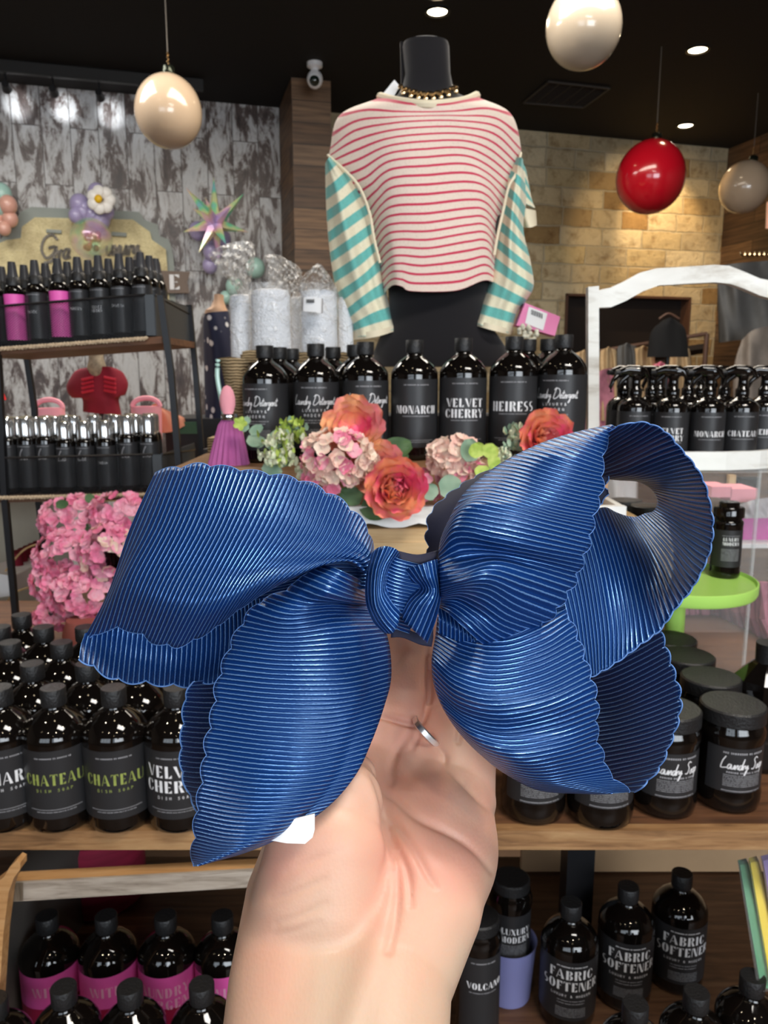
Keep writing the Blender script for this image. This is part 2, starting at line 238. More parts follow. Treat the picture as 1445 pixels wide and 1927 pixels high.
M = dict(
 glass=mat('dark_bottle_plastic', (.004, .003, .0026), .05, coat=.35), cap=mat('black_ribbed_cap', (.013, .013, .014), .42, bump=.2, bscale=300),
 label=mat('matte_black_label', (.022, .022, .024), .42), white=mat('white_print', (.80, .80, .82), .5), dim=mat('grey_print', (.33, .33, .35), .5),
 green=mat('gold_green_foil', (.40, .48, .12), .35, metal=.3, noise=.5, nscale=60), pinklab=mat('pink_label', (.72, .10, .42), .4), hotpink=mat('hot_pink_label', (.85, .12, .48), .45),
 wine=mat('wine_label', (.30, .012, .055), .4), pinktxt=mat('pale_pink_print', (.75, .35, .55), .5),
 silver=mat('clear_silver_cap', (.62, .62, .62), .12, metal=.85), black=mat('black_metal', (.015, .015, .017), .4, metal=.3),
 velvet=mat('black_velvet', (.006, .005, .007), .95, sheen=.25), ceil=mat('black_ceiling', (.0075, .006, .005), .9), plaster=mat('dark_plaster', (.22, .17, .13), .9, noise=.2),
 ww=wood('white_distressed_wood', (.50, .46, .40), (.86, .87, .84), (.92, .93, .91), 1, 0, .5, .3, 6),
 table=wood('brown_table_wood', (.05, .020, .008), (.13, .052, .020), (.20, .090, .038), 1.4, 0, .62), tedge=wood('tan_edge_wood', (.14, .065, .025), (.34, .18, .075), (.46, .28, .13), 2, 0, .55),
 tan=wood('pale_tan_wood', (.50, .32, .14), (.66, .45, .22), (.72, .52, .28), 1.4, 0, .5, .15), grey=wood('weathered_grey_wood', (.22, .18, .14), (.44, .38, .32), (.56, .50, .43), 2.4, 0, .6),
 orange=wood('orange_sanded_wood', (.42, .20, .07), (.62, .34, .14), (.70, .42, .20), 2, 0, .5, .15),
 rope=mat('braided_rope', (.55, .42, .28), .9, noise=.5, nscale=300, stretch=(1, 1, .3)), cream=mat('cream_trim', (.86, .76, .56), .85), chrome=mat('chrome', (.75, .75, .77), .12, metal=1),
 gold=mat('pale_gold_metal', (.75, .55, .32), .2, metal=1), towel=mat('white_terry', (.80, .82, .86), .95, noise=.06, nscale=200, bump=.6, bscale=200),
 lime=mat('lime_enamel', (.46, .80, .16), .35), magenta=mat('magenta_card', (.55, .05, .35), .6), pinkc=mat('pink_cloth', (.85, .35, .42), .85), whitec=mat('white_paper', (.85, .85, .86), .6),
 taupe=mat('grey_green_paint', (.32, .35, .32), .7), signwood=wood('yellow_ribbed_wood', (.46, .38, .17), (.78, .67, .36), (.86, .76, .48), 3, 0, .6, .5, 24), brownp=mat('brown_paint', (.20, .15, .12), .7),
 lav=mat('lavender_balloon', (.42, .36, .58), .3, coat=.5), peach=mat('peach_balloon', (.78, .42, .33), .3, coat=.5), mint=mat('mint_balloon', (.42, .66, .58), .3, coat=.5), pearl=mat('pearl_balloon', (.50, .38, .27), .2, coat=.7), redb=mat('red_balloon', (.55, .006, .018), .2, coat=.8), pearlw=mat('ivory_balloon', (.40, .34, .27), .2, coat=.7),
 yellow=mat('yellow_centre', (.85, .50, .01), .4), petalw=mat('white_foil', (.88, .85, .80), .3), glow=mat('lamp_glow', (1, .80, .52), .5, emis=30), glowc=mat('cool_lamp_glow', (.9, .95, 1), .5, emis=22),
 leaf=m_petal('dark_leaf', (.035, .09, .025), (.09, .17, .06), 20), sage=m_petal('sage_leaf', (.20, .32, .22), (.33, .45, .32), 25), limel=m_petal('lime_leaf', (.34, .48, .06), (.55, .66, .14), 60),
 coral=m_petal('coral_petal', (.90, .33, .16), (.92, .12, .25), 26), orangep=m_petal('orange_petal', (.92, .42, .20), (.90, .28, .30), 22), blush=m_petal('blush_petal', (.86, .50, .42), (.92, .70, .56), 40), rose=m_petal('rose_petal', (.88, .20, .33), (.90, .42, .50), 40), hpink=m_petal('pink_petal', (.88, .20, .36), (.92, .42, .52), 30),
 lightcream=m_petal('cream_sprig', (.55, .60, .38), (.80, .80, .60), 80), red=mat('red_cloth', (.75, .01, .015), .8), redd=mat('dark_red_cloth', (.20, .006, .022), .85, noise=.4, nscale=14), redl=mat('bright_red_ruffle', (.42, .012, .035), .8), floral=mat('floral_print', (.30, .25, .18), .8, noise=.9, nscale=60),
 skinm=mat('tan_mannequin', (.50, .31, .20), .6), purple=mat('mauve_fabric', (.42, .10, .30), .7, noise=.3), tanc=mat('tan_cloth', (.48, .34, .19), .9, noise=.3), greyc=mat('grey_cloth', (.10, .10, .10), .9, noise=.5, nscale=9), mauve=mat('mauve_tassel', (.42, .16, .22), .9, noise=.5, nscale=30), darkc=mat('black_cloth', (.006, .006, .007), .95),
 peri=mat('periwinkle_plastic', (.28, .30, .62), .4), dgreen=mat('green_sheet', (.10, .30, .17), .5), yel=mat('yellow_sheet', (.80, .62, .05), .5), viol=mat('violet_sheet', (.35, .25, .55), .5), skirtp=mat('wood_floor', (.12, .065, .035), .5, noise=.4, nscale=6),
 niche=mat('dark_niche', (.035, .022, .018), .6), mirror=mat('dark_screen', (.02, .016, .015), .25), hair=mat('brown_wood_frame', (.10, .05, .032), .5), lens=mat('camera_lens', (.01, .02, .015), .1, coat=1), pmetal=mat('pinkish_card', (.80, .22, .45), .5),
 thread=mat('pale_blue_thread', (.10, .22, .52), .6), navy=mat('navy_shade_and_band', (.004, .006, .030), .7), acry=mat('clear_acrylic', (.85, .88, .88), .03, alpha=.05, coat=.3), acrye=mat('acrylic_edge', (.80, .84, .85), .1, alpha=.30, coat=1))  # navy holds painted shade for the loop backs, and the plain dark band
M['stone'] = m_stone(); M['planks'] = m_planks(); M['bplank'] = m_brownplank(); M['ribbon'] = m_ribbon(); M['skin'] = m_skin(); M['wire'] = m_wiremesh(); M['dots'] = m_dots(); M['burlap'] = m_burlap()
M['irid'] = m_irid('iridescent_foil', .75); M['bubble'] = m_irid('bubble_foil', .30); M['film'] = m_film()
M['shirt'] = m_stripe('red_striped_jersey', (.86, .70, .60), (.62, .03, .09), .27); M['teal'] = m_stripe('teal_striped_jersey', (.82, .76, .56), (.14, .48, .44), .5)
# ------------------------------------------------------------------ mesh builder
class MB:
    def __init__(s): s.v = []; s.f = []; s.uv = None
    def add(s, vs, fs):
        o = len(s.v); s.v += [tuple(v) for v in vs]; s.f += [tuple(i+o for i in f) for f in fs]; return s
    def box(s, c, d, rot=None):
        c = Vector(c); vs = []
        for x in (-.5, .5):
            for y in (-.5, .5):
                for z in (-.5, .5):
                    p = Vector((x*d[0], y*d[1], z*d[2]))
                    if rot is not None: p = rot @ p
                    vs.append(c+p)
        return s.add(vs, [(0, 1, 3, 2), (4, 6, 7, 5), (0, 4, 5, 1), (2, 3, 7, 6), (0, 2, 6, 4), (1, 5, 7, 3)])
    def lathe(s, prof, n=32, c=(0, 0, 0), ax=None, sx=1, sy=1, cap=True):
        vs = []; fs = []; c = Vector(c); q = Quaternion((1, 0, 0, 0)) if ax is None else Vector(ax).to_track_quat('Z', 'Y')
        for r, z in prof:
            for i in range(n):
                a = 2*PI*i/n; vs.append(c+q @ Vector((r*math.cos(a)*sx, r*math.sin(a)*sy, z)))
        for k in range(len(prof)-1):
            for i in range(n):
                j = (i+1) % n; fs.append((k*n+i, k*n+j, (k+1)*n+j, (k+1)*n+i))
        if cap:
            if prof[0][0] > 1e-5: fs.append(tuple(range(n))[::-1])
            if prof[-1][0] > 1e-5: fs.append(tuple((len(prof)-1)*n+i for i in range(n)))
        return s.add(vs, fs)
    def cyl(s, p0, p1, r0, r1=None, n=12):
        p0 = Vector(p0); p1 = Vector(p1); r1 = r0 if r1 is None else r1
        return s.lathe([(r0, 0), (r1, (p1-p0).length)], n, p0, p1-p0)
    def ball(s, c, r, n=16, sc=(1, 1, 1), rot=None):
        vs = []; fs = []; m = n//2; c = Vector(c)
        for k in range(m+1):
            ph = PI*k/m
            for i in range(n):
                a = 2*PI*i/n; p = Vector((r*math.sin(ph)*math.cos(a)*sc[0], r*math.sin(ph)*math.sin(a)*sc[1], r*math.cos(ph)*sc[2]))
                if rot is not None: p = rot @ p
                vs.append(c+p)
        for k in range(m):
            for i in range(n):
                j = (i+1) % n; fs.append((k*n+i, (k+1)*n+i, (k+1)*n+j, k*n+j))
        return s.add(vs, fs)
    def tube(s, pts, r, n=8, closed=False):
        pts = [Vector(p) for p in pts]; N = len(pts); vs = []; fs = []
        up = Vector((0, 0, 1)); 
        for i, p in enumerate(pts):
            a = pts[i-1] if (i > 0 or closed) else p; b = pts[(i+1) % N] if (i < N-1 or closed) else p
            t = (b-a).normalized() if (b-a).length > 1e-9 else Vector((0, 0, 1))
            x = t.cross(up)
            if x.length < .1: x = t.cross(Vector((1, 0, 0)))
            x.normalize(); y = x.cross(t); rr = r[i] if isinstance(r, (list, tuple)) else r
            for k in range(n):
                an = 2*PI*k/n; vs.append(p+(x*math.cos(an)+y*math.sin(an))*rr)
        for i in range(N if closed else N-1):
            for k in range(n):
                j = (k+1) % n; i2 = (i+1) % N; fs.append((i*n+k, i*n+j, i2*n+j, i2*n+k))
        if not closed: fs += [tuple(range(n)), tuple((N-1)*n+k for k in range(n))[::-1]]
        return s.add(vs, fs)
    def prism(s, poly, off):
        """planar polygon of world points, thickened by vector off"""
        n = len(poly); off = Vector(off); vs = [Vector(p) for p in poly]+[Vector(p)+off for p in poly]
        return s.add(vs, [tuple(range(n)), tuple(range(2*n-1, n-1, -1))]+[(i, (i+1) % n, n+(i+1) % n, n+i) for i in range(n)])
    def build(s, name, m, parent=None, smooth=True, loc=None, ang=40, recalc=True):
        me = bpy.data.meshes.new(name); org = Vector(loc) if loc is not None else Vector((0, 0, 0))
        me.from_pydata([tuple(Vector(v)-org) for v in s.v], [], s.f); me.update()
        if s.uv is not None:
            ul = me.uv_layers.new(name='UVMap')
            for l in me.loops: ul.data[l.index].uv = s.uv[l.vertex_index]
        elif recalc:
            bm = bmesh.new(); bm.from_mesh(me); bmesh.ops.recalc_face_normals(bm, faces=bm.faces); bm.to_mesh(me); bm.free()
        me.materials.append(m)
        if smooth:
            me.shade_smooth()
            if s.uv is None: me.set_sharp_from_angle(angle=math.radians(ang))
        o = bpy.data.objects.new(name, me); COL.objects.link(o); o.location = org
        if parent is not None: o.parent = parent
        return o
def tag(o, label, cat, group=None, kind=None):
    if label: o['label'] = label
    if cat: o['category'] = cat
    if group: o['group'] = group
    if kind: o['kind'] = kind
    return o
def struct(o): o['kind'] = 'structure'; return o
def thing(name, label, cat, loc=(0, 0, 0), rz=0, group=None):
    o = bpy.data.objects.new(name, None); COL.objects.link(o); o.location = loc; o.rotation_euler = (0, 0, rz); o.empty_display_size = .02
    return tag(o, label, cat, group)
def kids(o): return [c for c in o.children]
def copy_tree(o, parent=None):
    c = o.copy(); COL.objects.link(c); c.parent = parent
    for k in kids(o): copy_tree(k, c)
    return c
PROTO = []
def instance(proto, loc, rz, label, group, scale=None):
    o = proto if proto not in PROTO else copy_tree(proto)
    PROTO.append(proto)
    o.location = loc; o.rotation_euler = (0, 0, rz); o['label'] = label
    if group: o['group'] = group
    if scale: o.scale = scale
    return o
ORD = ['first', 'second', 'third', 'fourth', 'fifth', 'sixth', 'seventh', 'eighth', 'ninth', 'tenth', 'eleventh', 'twelfth', 'thirteenth', 'fourteenth']
def cr(P, t):
    """Catmull-Rom over list of np points, t in 0..len-1"""
    n = len(P); i = min(int(t), n-2); f = t-i
    p0 = P[i-1] if i > 0 else 2*P[0]-P[1]; p1 = P[i]; p2 = P[i+1]; p3 = P[i+2] if i+2 < n else 2*P[n-1]-P[n-2]
    return .5*((2*p1)+(-p0+p2)*f+(2*p0-5*p1+4*p2-p3)*f*f+(-p0+3*p1-3*p2+p3)*f**3)
# ================================================================== ROOM
def wallquad(name, a, b, z0, z1, m, holes=None):
    a = Vector(a); b = Vector(b); Ln = (b-a).length
    mb = MB(); mb.v = [(a.x, a.y, z0), (b.x, b.y, z0), (b.x, b.y, z1), (a.x, a.y, z1)]; mb.f = [(0, 1, 2, 3)]; mb.uv = [(0, z0), (Ln, z0), (Ln, z1), (0, z1)]
    return struct(mb.build(name, m, smooth=False))
corner = W0+WU*((3.073+2.66)/WU.x)
leftend = W0-WU*2.6
pil_l = wpt(530, 300); pil_l.z = 0
wallquad('wall_back_left', leftend, pil_l, 0, ZC, M['planks'])
niche_l, niche_r = wpt(1062, 600), wpt(1296, 600); nz0, nz1 = 1.62, 2.02
nz1 = wpt(1180, 556).z; nz0 = wpt(1180, 684).z
mb = MB(); A = pil_l; B = corner; Lw = (B-A).length
def sx(p): return ((p-A).dot(WU))
s0, s1 = sx(niche_l), sx(niche_r)
xs = [0, s0, s1, Lw]; zs = [0, nz0, nz1, ZC]; mb.uv = []
for i in range(3):
    for k in range(3):
        if i == 1 and k == 1: continue
        b0 = len(mb.v)
        for (x, z) in ((xs[i], zs[k]), (xs[i+1], zs[k]), (xs[i+1], zs[k+1]), (xs[i], zs[k+1])):
            p = A+WU*x; mb.v.append((p.x, p.y, z)); mb.uv.append((x, z))
        mb.f.append((b0, b0+1, b0+2, b0+3))
struct(mb.build('wall_back_right', M['stone'], smooth=False))
rw_end = corner+WN*11
wallquad('wall_right', corner, rw_end, 0, ZC, M['bplank'])
fl = Vector((-5.2, -3.2, 0)); fr = Vector((rw_end.x+.3, -3.2, 0))
wallquad('wall_left', fl, leftend, 0, ZC, M['plaster'])
mb = MB().prism([(-6, -3.2, 0), (8, -3.2, 0), (8, 9, 0), (-6, 9, 0)], (0, 0, -.05)); struct(mb.build('floor', M['skirtp'], smooth=False))
mb = MB().prism([(-6, -3.2, ZC), (8, -3.2, ZC), (8, 9, ZC), (-6, 9, ZC)], (0, 0, .05)); struct(mb.build('ceiling', M['ceil'], smooth=False))
# front wall with two shop windows (behind the camera)
mb = MB(); xs = [-5.2, -3.1, -.4, .2, 2.9, 6.2]; zs = [0, 1.2, 2.8, ZC]
for i in range(5):
    for k in range(3):
        if k == 1 and i in (1, 3): continue
        mb.box(((xs[i]+xs[i+1])/2, -3.25, (zs[k]+zs[k+1])/2), (xs[i+1]-xs[i], .1, zs[k+1]-zs[k]))
struct(mb.build('wall_front', M['plaster'], smooth=False))
for n, (x0, x1) in enumerate(((-3.1, -.4), (.2, 2.9))):
    mb = MB()
    for z in (1.2, 2.0, 2.8): mb.box(((x0+x1)/2, -3.2, z), (x1-x0, .06, .05))
    for k in range(4): mb.box((x0+(x1-x0)*k/3, -3.2, 2.0), (.05, .06, 1.6))
    struct(mb.build('window_%d' % (n+1), M['black'], smooth=False))
# dark screen niche in the stone wall
mb = MB(); dep = -.12
def wp(x, z, off): return A+WU*x+WN*off+Vector((0, 0, z))
for (x0, x1, z0, z1) in ((s0, s0+.02, nz0, nz1), (s1-.02, s1, nz0, nz1), (s0, s1, nz1-.02, nz1), (s0, s1, nz0, nz0+.02)):
    mb.prism([wp(x0, z0, .02), wp(x1, z0, .02), wp(x1, z1, .02), wp(x0, z1, .02)], -WN*.14)
fr_ = thing('wall_screen', 'wide dark screen recessed in a brown frame in the stone wall', 'screen', wp((s0+s1)/2, nz0, 0))
def par(o, p):
    o.parent = p; o.matrix_parent_inverse = Matrix.Identity(4); o.location = o.location-p.location; return o
par(mb.build('frame', M['hair'], smooth=False, loc=fr_.location), fr_)
mb = MB().prism([wp(s0, nz0, -.10), wp(s1, nz0, -.10), wp(s1, nz1, -.10), wp(s0, nz1, -.10)], -WN*.01)
par(mb.build('screen', M['mirror'], smooth=False, loc=fr_.location), fr_)
# wood clad pillar with security camera
p1 = at(549, 300, 1); d1 = ray(548, 145); P1 = CO+d1*((ZC-CAMZ)/d1.z); d2 = ray(622, 152); P2 = CO+d2*((ZC-CAMZ)/d2.z)
back1 = P1-WN*1.0; back2 = P2-WN*1.0
mb = MB(); mb.uv = []
ring = [P1, P2, back2, back1]; acc = 0
for i in range(4):
    a, b = ring[i], ring[(i+1) % 4]; L_ = (b-a).length; b0 = len(mb.v)
    for p, u, z in ((a, acc, 0), (b, acc+L_, 0), (b, acc+L_, ZC), (a, acc, ZC)): mb.v.append((p.x, p.y, z)); mb.uv.append((u, z))
    mb.f.append((b0, b0+1, b0+2, b0+3)); acc += L_
struct(mb.build('trim_1', M['bplank'], smooth=False))
# ---- ceiling fittings
def downlight(px, py, n, label, e=18, r=.055, glow='glow', proto={}):
    p = atz(px, py, ZC)
    t = thing('downlight', label, 'ceiling light', (p.x, p.y, ZC-.012), 0, 'round downlights in the black ceiling')
    MB().lathe([(r*1.05, 0), (r*1.3, 0), (r*1.3, .011), (r*1.05, .011)], 28, cap=False).build('trim_ring', M['black'], t)
    MB().lathe([(0, .008), (r, .008), (r, .011), (0, .011)], 28).build('bulb', M[glow], t)
    return t
downlight(823, 20, 0, 'downlight near the top edge, directly above the mannequin neck')
downlight(1313, 92, 1, 'downlight between the large ivory balloon and the right edge')
downlight(1290, 235, 2, 'downlight nearest the stone wall, right of the red balloon cord')
spot('downlight_beam', atz(1313, 92, ZC-.03), wpt(1230, 470), 95, 50, (1, .72, .40))
spot('downlight_beam', atz(1290, 235, ZC-.03), wpt(1240, 420), 75, 62, (1, .70, .38))
spot('downlight_beam', atz(823, 20, ZC-.03), atz(823, 20, 0), 45, 90, (1, .80, .55))
k = 0
for (x, y) in ((-1.6, .3), (-.3, .5), (1.1, .2), (-2.3, -1.2), (-.9, -1.5), (.6, -1.3), (2.2, -1.1), (-1.5, 2.0), (.3, -2.4), (2.1, 1.6)):
    t = thing('downlight', 'round warm downlight in the black ceiling above and behind the viewer', 'ceiling light', (x, y, ZC-.012), 0, 'downlights over the front of the shop')
    MB().lathe([(.07, 0), (.09, 0), (.09, .011), (.07, .011)], 20, cap=False).build('trim_ring', M['black'], t)
    MB().lathe([(0, .008), (.065, .008), (.065, .011), (0, .011)], 20).build('bulb', M['glow'], t)
for x, y, e in ((-1.6, .3, 9), (1.1, .2, 9), (-.9, -1.5, 9), (.6, -1.3, 9)):
    spot('downlight_beam', (x, y, ZC-.03), (x, y+.9, 0), e*3, 80, (1, .84, .62))
# vent
c4 = [atz(985, 190, ZC), atz(1033, 150, ZC), atz(1147, 163, ZC), atz(1098, 199, ZC)]
t = thing('air_vent', 'grey slatted air vent in the black ceiling right of the mannequin', 'vent', (c4[0]+c4[2])/2-Vector((0, 0, .02)))
O = t.location
mb = MB()
for i in range(4):
    a, b = c4[i], c4[(i+1) % 4]; mb.cyl(a-Vector((0, 0, .012)), b-Vector((0, 0, .012)), .008, n=6)
par(mb.build('frame', mat('vent_grey', (.055, .048, .042), .6), loc=O), t)
mb = MB()
for k in range(1, 5):
    a = c4[0].lerp(c4[3], k/5); b = c4[1].lerp(c4[2], k/5); mb.cyl(a-Vector((0, 0, .01)), b-Vector((0, 0, .01)), .006, n=4)
for k in range(1, 16):
    a = c4[0].lerp(c4[1], k/16); b = c4[3].lerp(c4[2], k/16); mb.cyl(a-Vector((0, 0, .007)), b-Vector((0, 0, .007)), .004, n=4)
par(mb.build('slats', mat('vent_slat', (.035, .03, .027), .6), loc=O), t)
# track with spots
a = wpt(-30, 140, .42); b = wpt(382, 166, .42); a.z = b.z = ZC-.06
t = thing('track_rail', 'black ceiling track running along the distressed plank wall', 'track rail', (a+b)/2)
par(MB().prism([a+Vector((0, 0, -.02)), b+Vector((0, 0, -.02)), b+Vector((0, 0, .05)), a+Vector((0, 0, .05))], WN*.04).build('rail', mat('rail_black', (.02, .018, .016), .5), smooth=False, loc=t.location), t)
for i, (x, y) in enumerate(((11, 155), (100, 161), (187, 172), (263, 178))):
    p = wpt(x, y, .42); p.z = ZC-.16
    t = thing('track_spotlight', '%s track spotlight from the left on the ceiling rail' % ORD[i], 'spotlight', p, 0, 'spotlights on the ceiling track')
    d = (wpt(x+20, y+60, 0)-p).normalized()
    MB().cyl((0, 0, 0), (0, 0, .10), .007).cyl(-d*.05, d*.03, .022, .030, 16).build('housing', M['black'], t)
    MB().cyl(d*.028, d*.033, .026, .026, 16).build('bulb', M['glowc'], t)
    spot('track_beam', p+d*.05, wpt(x+22, y+42, 0), 9, 36, (.92, .96, 1), .02, .9)
# security camera
p = CO+ray(592, 118)*4.9
p = atz(592, 118, ZC)
t = thing('security_camera', 'small white dome security camera hanging by the wooden pillar', 'camera', (p.x, p.y, ZC-.16))
MB().lathe([(0, .16), (.05, .16), (.05, .135), (.025, .12), (.02, .105)][::-1], 20, cap=True).build('mount', M['whitec'], t)
MB().ball((0, 0, .06), .052, 18, (1, 1, 1.1)).build('body', M['whitec'], t)
MB().ball((0, -.024, .045), .036, 16).build('lens', M['lens'], t)
# ================================================================== TABLE, RISERS
TZ = .855
t = thing('display_table', 'long brown wooden table with a tan front edge holding rows of black bottles', 'table', (0, 1.02, 0))
def sub(mb, name, m, th, **k): return par(mb.build(name, m, loc=th.location, **k), th)
sub(MB().box((-.1, 1.60, TZ-.014), (2.9, 1.14, .027)), 'tabletop', M['table'], t, smooth=False)
sub(MB().box((-.1, 1.022, TZ-.015), (2.9, .018, .030)), 'front_edge', M['tedge'], t, smooth=False)
for x in (-1.45, .36, 1.25):
    sub(MB().box((x, 1.30, (TZ-.04)/2), (.05, .05, TZ-.04)), 'leg', M['black'], t, smooth=False)
# lower shelf
LZ = .43
t = thing('lower_shelf', 'low dark brown shelf board under the table, with bottles on it', 'shelf', (0, 1.1, 0))
sub(MB().box((-.1, 1.18, LZ-.02), (2.6, .80, .04)), 'board', wood('dark_shelf_wood', (.05, .024, .012), (.13, .06, .028), (.19, .10, .05), 1.5, 0), t, smooth=False)
t = thing('storage_box', 'plain tan cardboard back panel under the right of the table', 'panel', (.80, 1.53, LZ))
sub(MB().box((.80, 1.53, .62), (1.0, .02, .37)), 'panel', mat('tan_board', (.52, .34, .19), .8, noise=.3, nscale=5), t, smooth=False)  # even tan colour with random mottling
# center riser (front band tan)
RZ = 1.227
t = thing('riser_bench', 'pale tan wooden riser carrying the white tray behind the bow', 'riser', (0, 1.37, TZ))
sub(MB().box((.07, 1.62, RZ-.012), (.86, .50, .024)), 'board', M['tan'], t, smooth=False)
sub(MB().box((.07, 1.375, RZ-.055), (.86, .018, .062)), 'apron', M['tan'], t, smooth=False)
for x in (-.33, .46):
    for y in (1.40, 1.84): sub(MB().box((x, y, (TZ+RZ-.024)/2), (.04, .04, RZ-.024-TZ)), 'leg', M['tan'], t, smooth=False)
# white distressed tray front on the riser
t = thing('white_wood_tray', 'chippy white wooden tray full of flowers in front of the detergent bottles', 'tray', (0, 1.42, RZ))
prof = []
N = 60; x0, x1 = -.34, .44
top = [(x0+(x1-x0)*i/N, 1.378, RZ+.040) for i in range(N+1)]
bot = []
for i in range(N, -1, -1):
    x = x0+(x1-x0)*i/N; u = (x-.02)
    h = .0 if abs(((x+.34)/.09) % 1-.5) > .34 or abs(u) > .5 else .009*(1-abs(((x+.34)/.09) % 1-.5)/.34)
    bot.append((x, 1.378, RZ+.001+h))
sub(MB().prism(top+bot, (0, .018, 0)), 'front_rail', M['ww'], t, smooth=False)
sub(MB().box((.05, 1.445, RZ+.016), (.76, .10, .008)), 'tray_floor', M['ww'], t, smooth=False)
for x in (x0+.006, x1-.006): sub(MB().box((x, 1.44, RZ+.02), (.012, .11, .038)), 'side_rail', M['ww'], t, smooth=False)
# upper wood riser for detergent row (slightly sagging left)
UZ0, UZ1 = 1.322, 1.345; UX0, UX1 = -.36, .42
def uz(x): return UZ0+(UZ1-UZ0)*(x-UX0)/(UX1-UX0)
t = thing('upper_riser', 'brown plank riser under the row of large detergent bottles', 'riser', (0, 1.6, RZ))
sub(MB().prism([(UX0-.06, 1.50, uz(UX0-.06)), (UX1+.02, 1.50, uz(UX1+.02)), (UX1+.02, 1.50, RZ+.001), (UX0-.06, 1.50, RZ+.001)], (0, .36, 0)), 'box_body', wood('mid_brown_board', (.22, .11, .05), (.38, .21, .10), (.50, .30, .16), 1.5, 0), t, smooth=False)
# ================================================================== LEFT METAL RACK
RY = 1.72; RYB = 2.02
t = thing('metal_rack', 'black metal shelf rack on the left with mesh fronts and rope-trimmed shelves', 'rack', (-.75, 1.8, TZ))
rack = t
def zat(px, py, Y): return at(px, py, Y).z
def P3(px, py, Y): return at(px, py, Y)
xr = P3(306, 600, RY).x
posts = [[P3(302, 556, RY), P3(322, 700, RY), P3(348, 1010, RY)], [P3(356, 574, RYB), P3(368, 700, RYB), P3(392, 1010, RYB)]]
posts += [[P3(48, 655, RYB), P3(65, 770, RYB), P3(72, 940, RYB), P3(104, 1200, RYB)], [P3(-10, 560, RY), P3(10, 945, RY), P3(31, 1172, RY)]]
for po in posts:
    mb = MB()
    for a, b in zip(po[:-1], po[1:]):
        dd = (b-a).normalized(); mb.prism([a-Vector((.0065, .0065, 0)), a+Vector((.0065, -.0065, 0)), a+Vector((.0065, .0065, 0)), a+Vector((-.0065, .0065, 0))], b-a)
    sub(mb, 'post', M['black'], t, smooth=False)
S1 = [P3(-60, 658, RY), P3(284, 633, RY), P3(362, 648, RYB), P3(-60, 668, RYB)]
S2 = [P3(-60, 934, RY), P3(300, 926, RY), P3(380, 918, RYB), P3(-60, 920, RYB)]
z1 = (S1[0].z+S1[1].z)/2; z2 = (S2[0].z+S2[1].z)/2
def shelf1z(x): return S1[0].z+(S1[1].z-S1[0].z)*(x-S1[0].x)/(S1[1].x-S1[0].x)
def shelf2z(x): return S2[0].z+(S2[1].z-S2[0].z)*(x-S2[0].x)/(S2[1].x-S2[0].x)
XL = P3(-60, 600, RY).x
for zf, xr_, nm in ((shelf1z, P3(305, 640, RY).x, 'a'), (shelf2z, P3(318, 925, RY).x, 'b')):
    zl, zr = zf(XL), zf(xr_)
    sub(MB().prism([(XL, RY, zl-.001), (xr_, RY, zr-.001), (xr_, RY, zr-.016), (XL, RY, zl-.016)], (0, RYB-RY, 0)), 'shelf_board', M['table'], t, smooth=False)
    pts = []
    for i in range(161):
        x = XL+(xr_-.03-XL)*i/160; pts.append((x, RY-.008+.0012*math.sin(i*1.9), zf(x)-.004+.0018*math.cos(i*1.9)))
    sub(MB().tube(pts, .0042, 6), 'rope_trim', M['rope'], t)
    h = .086 if nm == 'a' else .085
    sub(MB().prism([(XL, RY-.002, zl), (xr_-.03, RY-.002, zr), (xr_-.03, RY-.002, zr+h), (XL, RY-.002, zl+h)], (0, .0008, 0)), 'mesh_front', M['wire'], t, smooth=False)
    sub(MB().tube([(XL, RY-.003, zl+h), (xr_-.03, RY-.003, zr+h)], .003, 6), 'rim_wire', M['black'], t)
    sub(MB().box((xr_-.022, RY-.004, zr+h/2), (.020, .002, h)).box((xr_-.012, RY+.15, zr+h/2), (.0015, .30, h)), 'corner_plate', mat('grey_steel', (.045, .05, .055), .4), t, smooth=False)
    sub(MB().tube([(xr_-.012, RY, zr+h), (xr_-.012, RYB, zr+h*.8)], .003, 6), 'side_wire', M['black'], t)
# small mesh end bay behind the rack front post
a = P3(322, 572, RYB); b = P3(356, 574, RYB)
sub(MB().tube([P3(322, 566, RYB), P3(334, 572, RYB), P3(356, 578, RYB)], .0025, 6), 'back_wire', M['black'], t)
# ================================================================== RIGHT ACRYLIC BOX + WHITE ARCHED TRAY
WY = 1.62
aL = P3(1262, 900, WY-.03).x; aR = aL+.42; az1 = P3(1350, 888, WY-.05).z; 
t = thing('acrylic_display_box', 'clear acrylic display box standing under the white arched tray', 'display box', ((aL+aR)/2, WY+.12, TZ))
ym = WY-.03; yb = WY+.27
acx = P3(1420, 1000, ym).x
for y_ in (ym, yb): sub(MB().box(((aL+aR)/2, y_, (TZ+az1)/2), (aR-aL, .004, az1-TZ)), 'panel', M['acry'], t, smooth=False)
sub(MB().box(((aL+aR)/2, (ym+yb)/2, az1), (aR-aL, yb-ym, .008)), 'lid', M['acrye'], t, smooth=False)
sub(MB().box((acx, ym, (TZ+az1)/2), (.005, .008, az1-TZ)).box((aL, ym, (TZ+az1)/2), (.004, .006, az1-TZ)), 'edge_strip', M['acrye'], t, smooth=False)
cxw = P3(1305, 860, WY).x; hw = P3(1500, 860, WY).x-cxw; tz0 = az1+.004; tz1 = P3(1400, 850, WY-.05).z
WT = thing('white_arched_caddy', 'white distressed wooden caddy with a tall arched handle, holding trigger spray bottles', 'caddy', (cxw, WY+.08, tz0))
def octo(rx, ry, z):
    return [(cxw+rx*math.cos(PI*(2*i+1)/16)*1.02, WY+.09+ry*math.sin(PI*(2*i+1)/16), z) for i in range(16)]
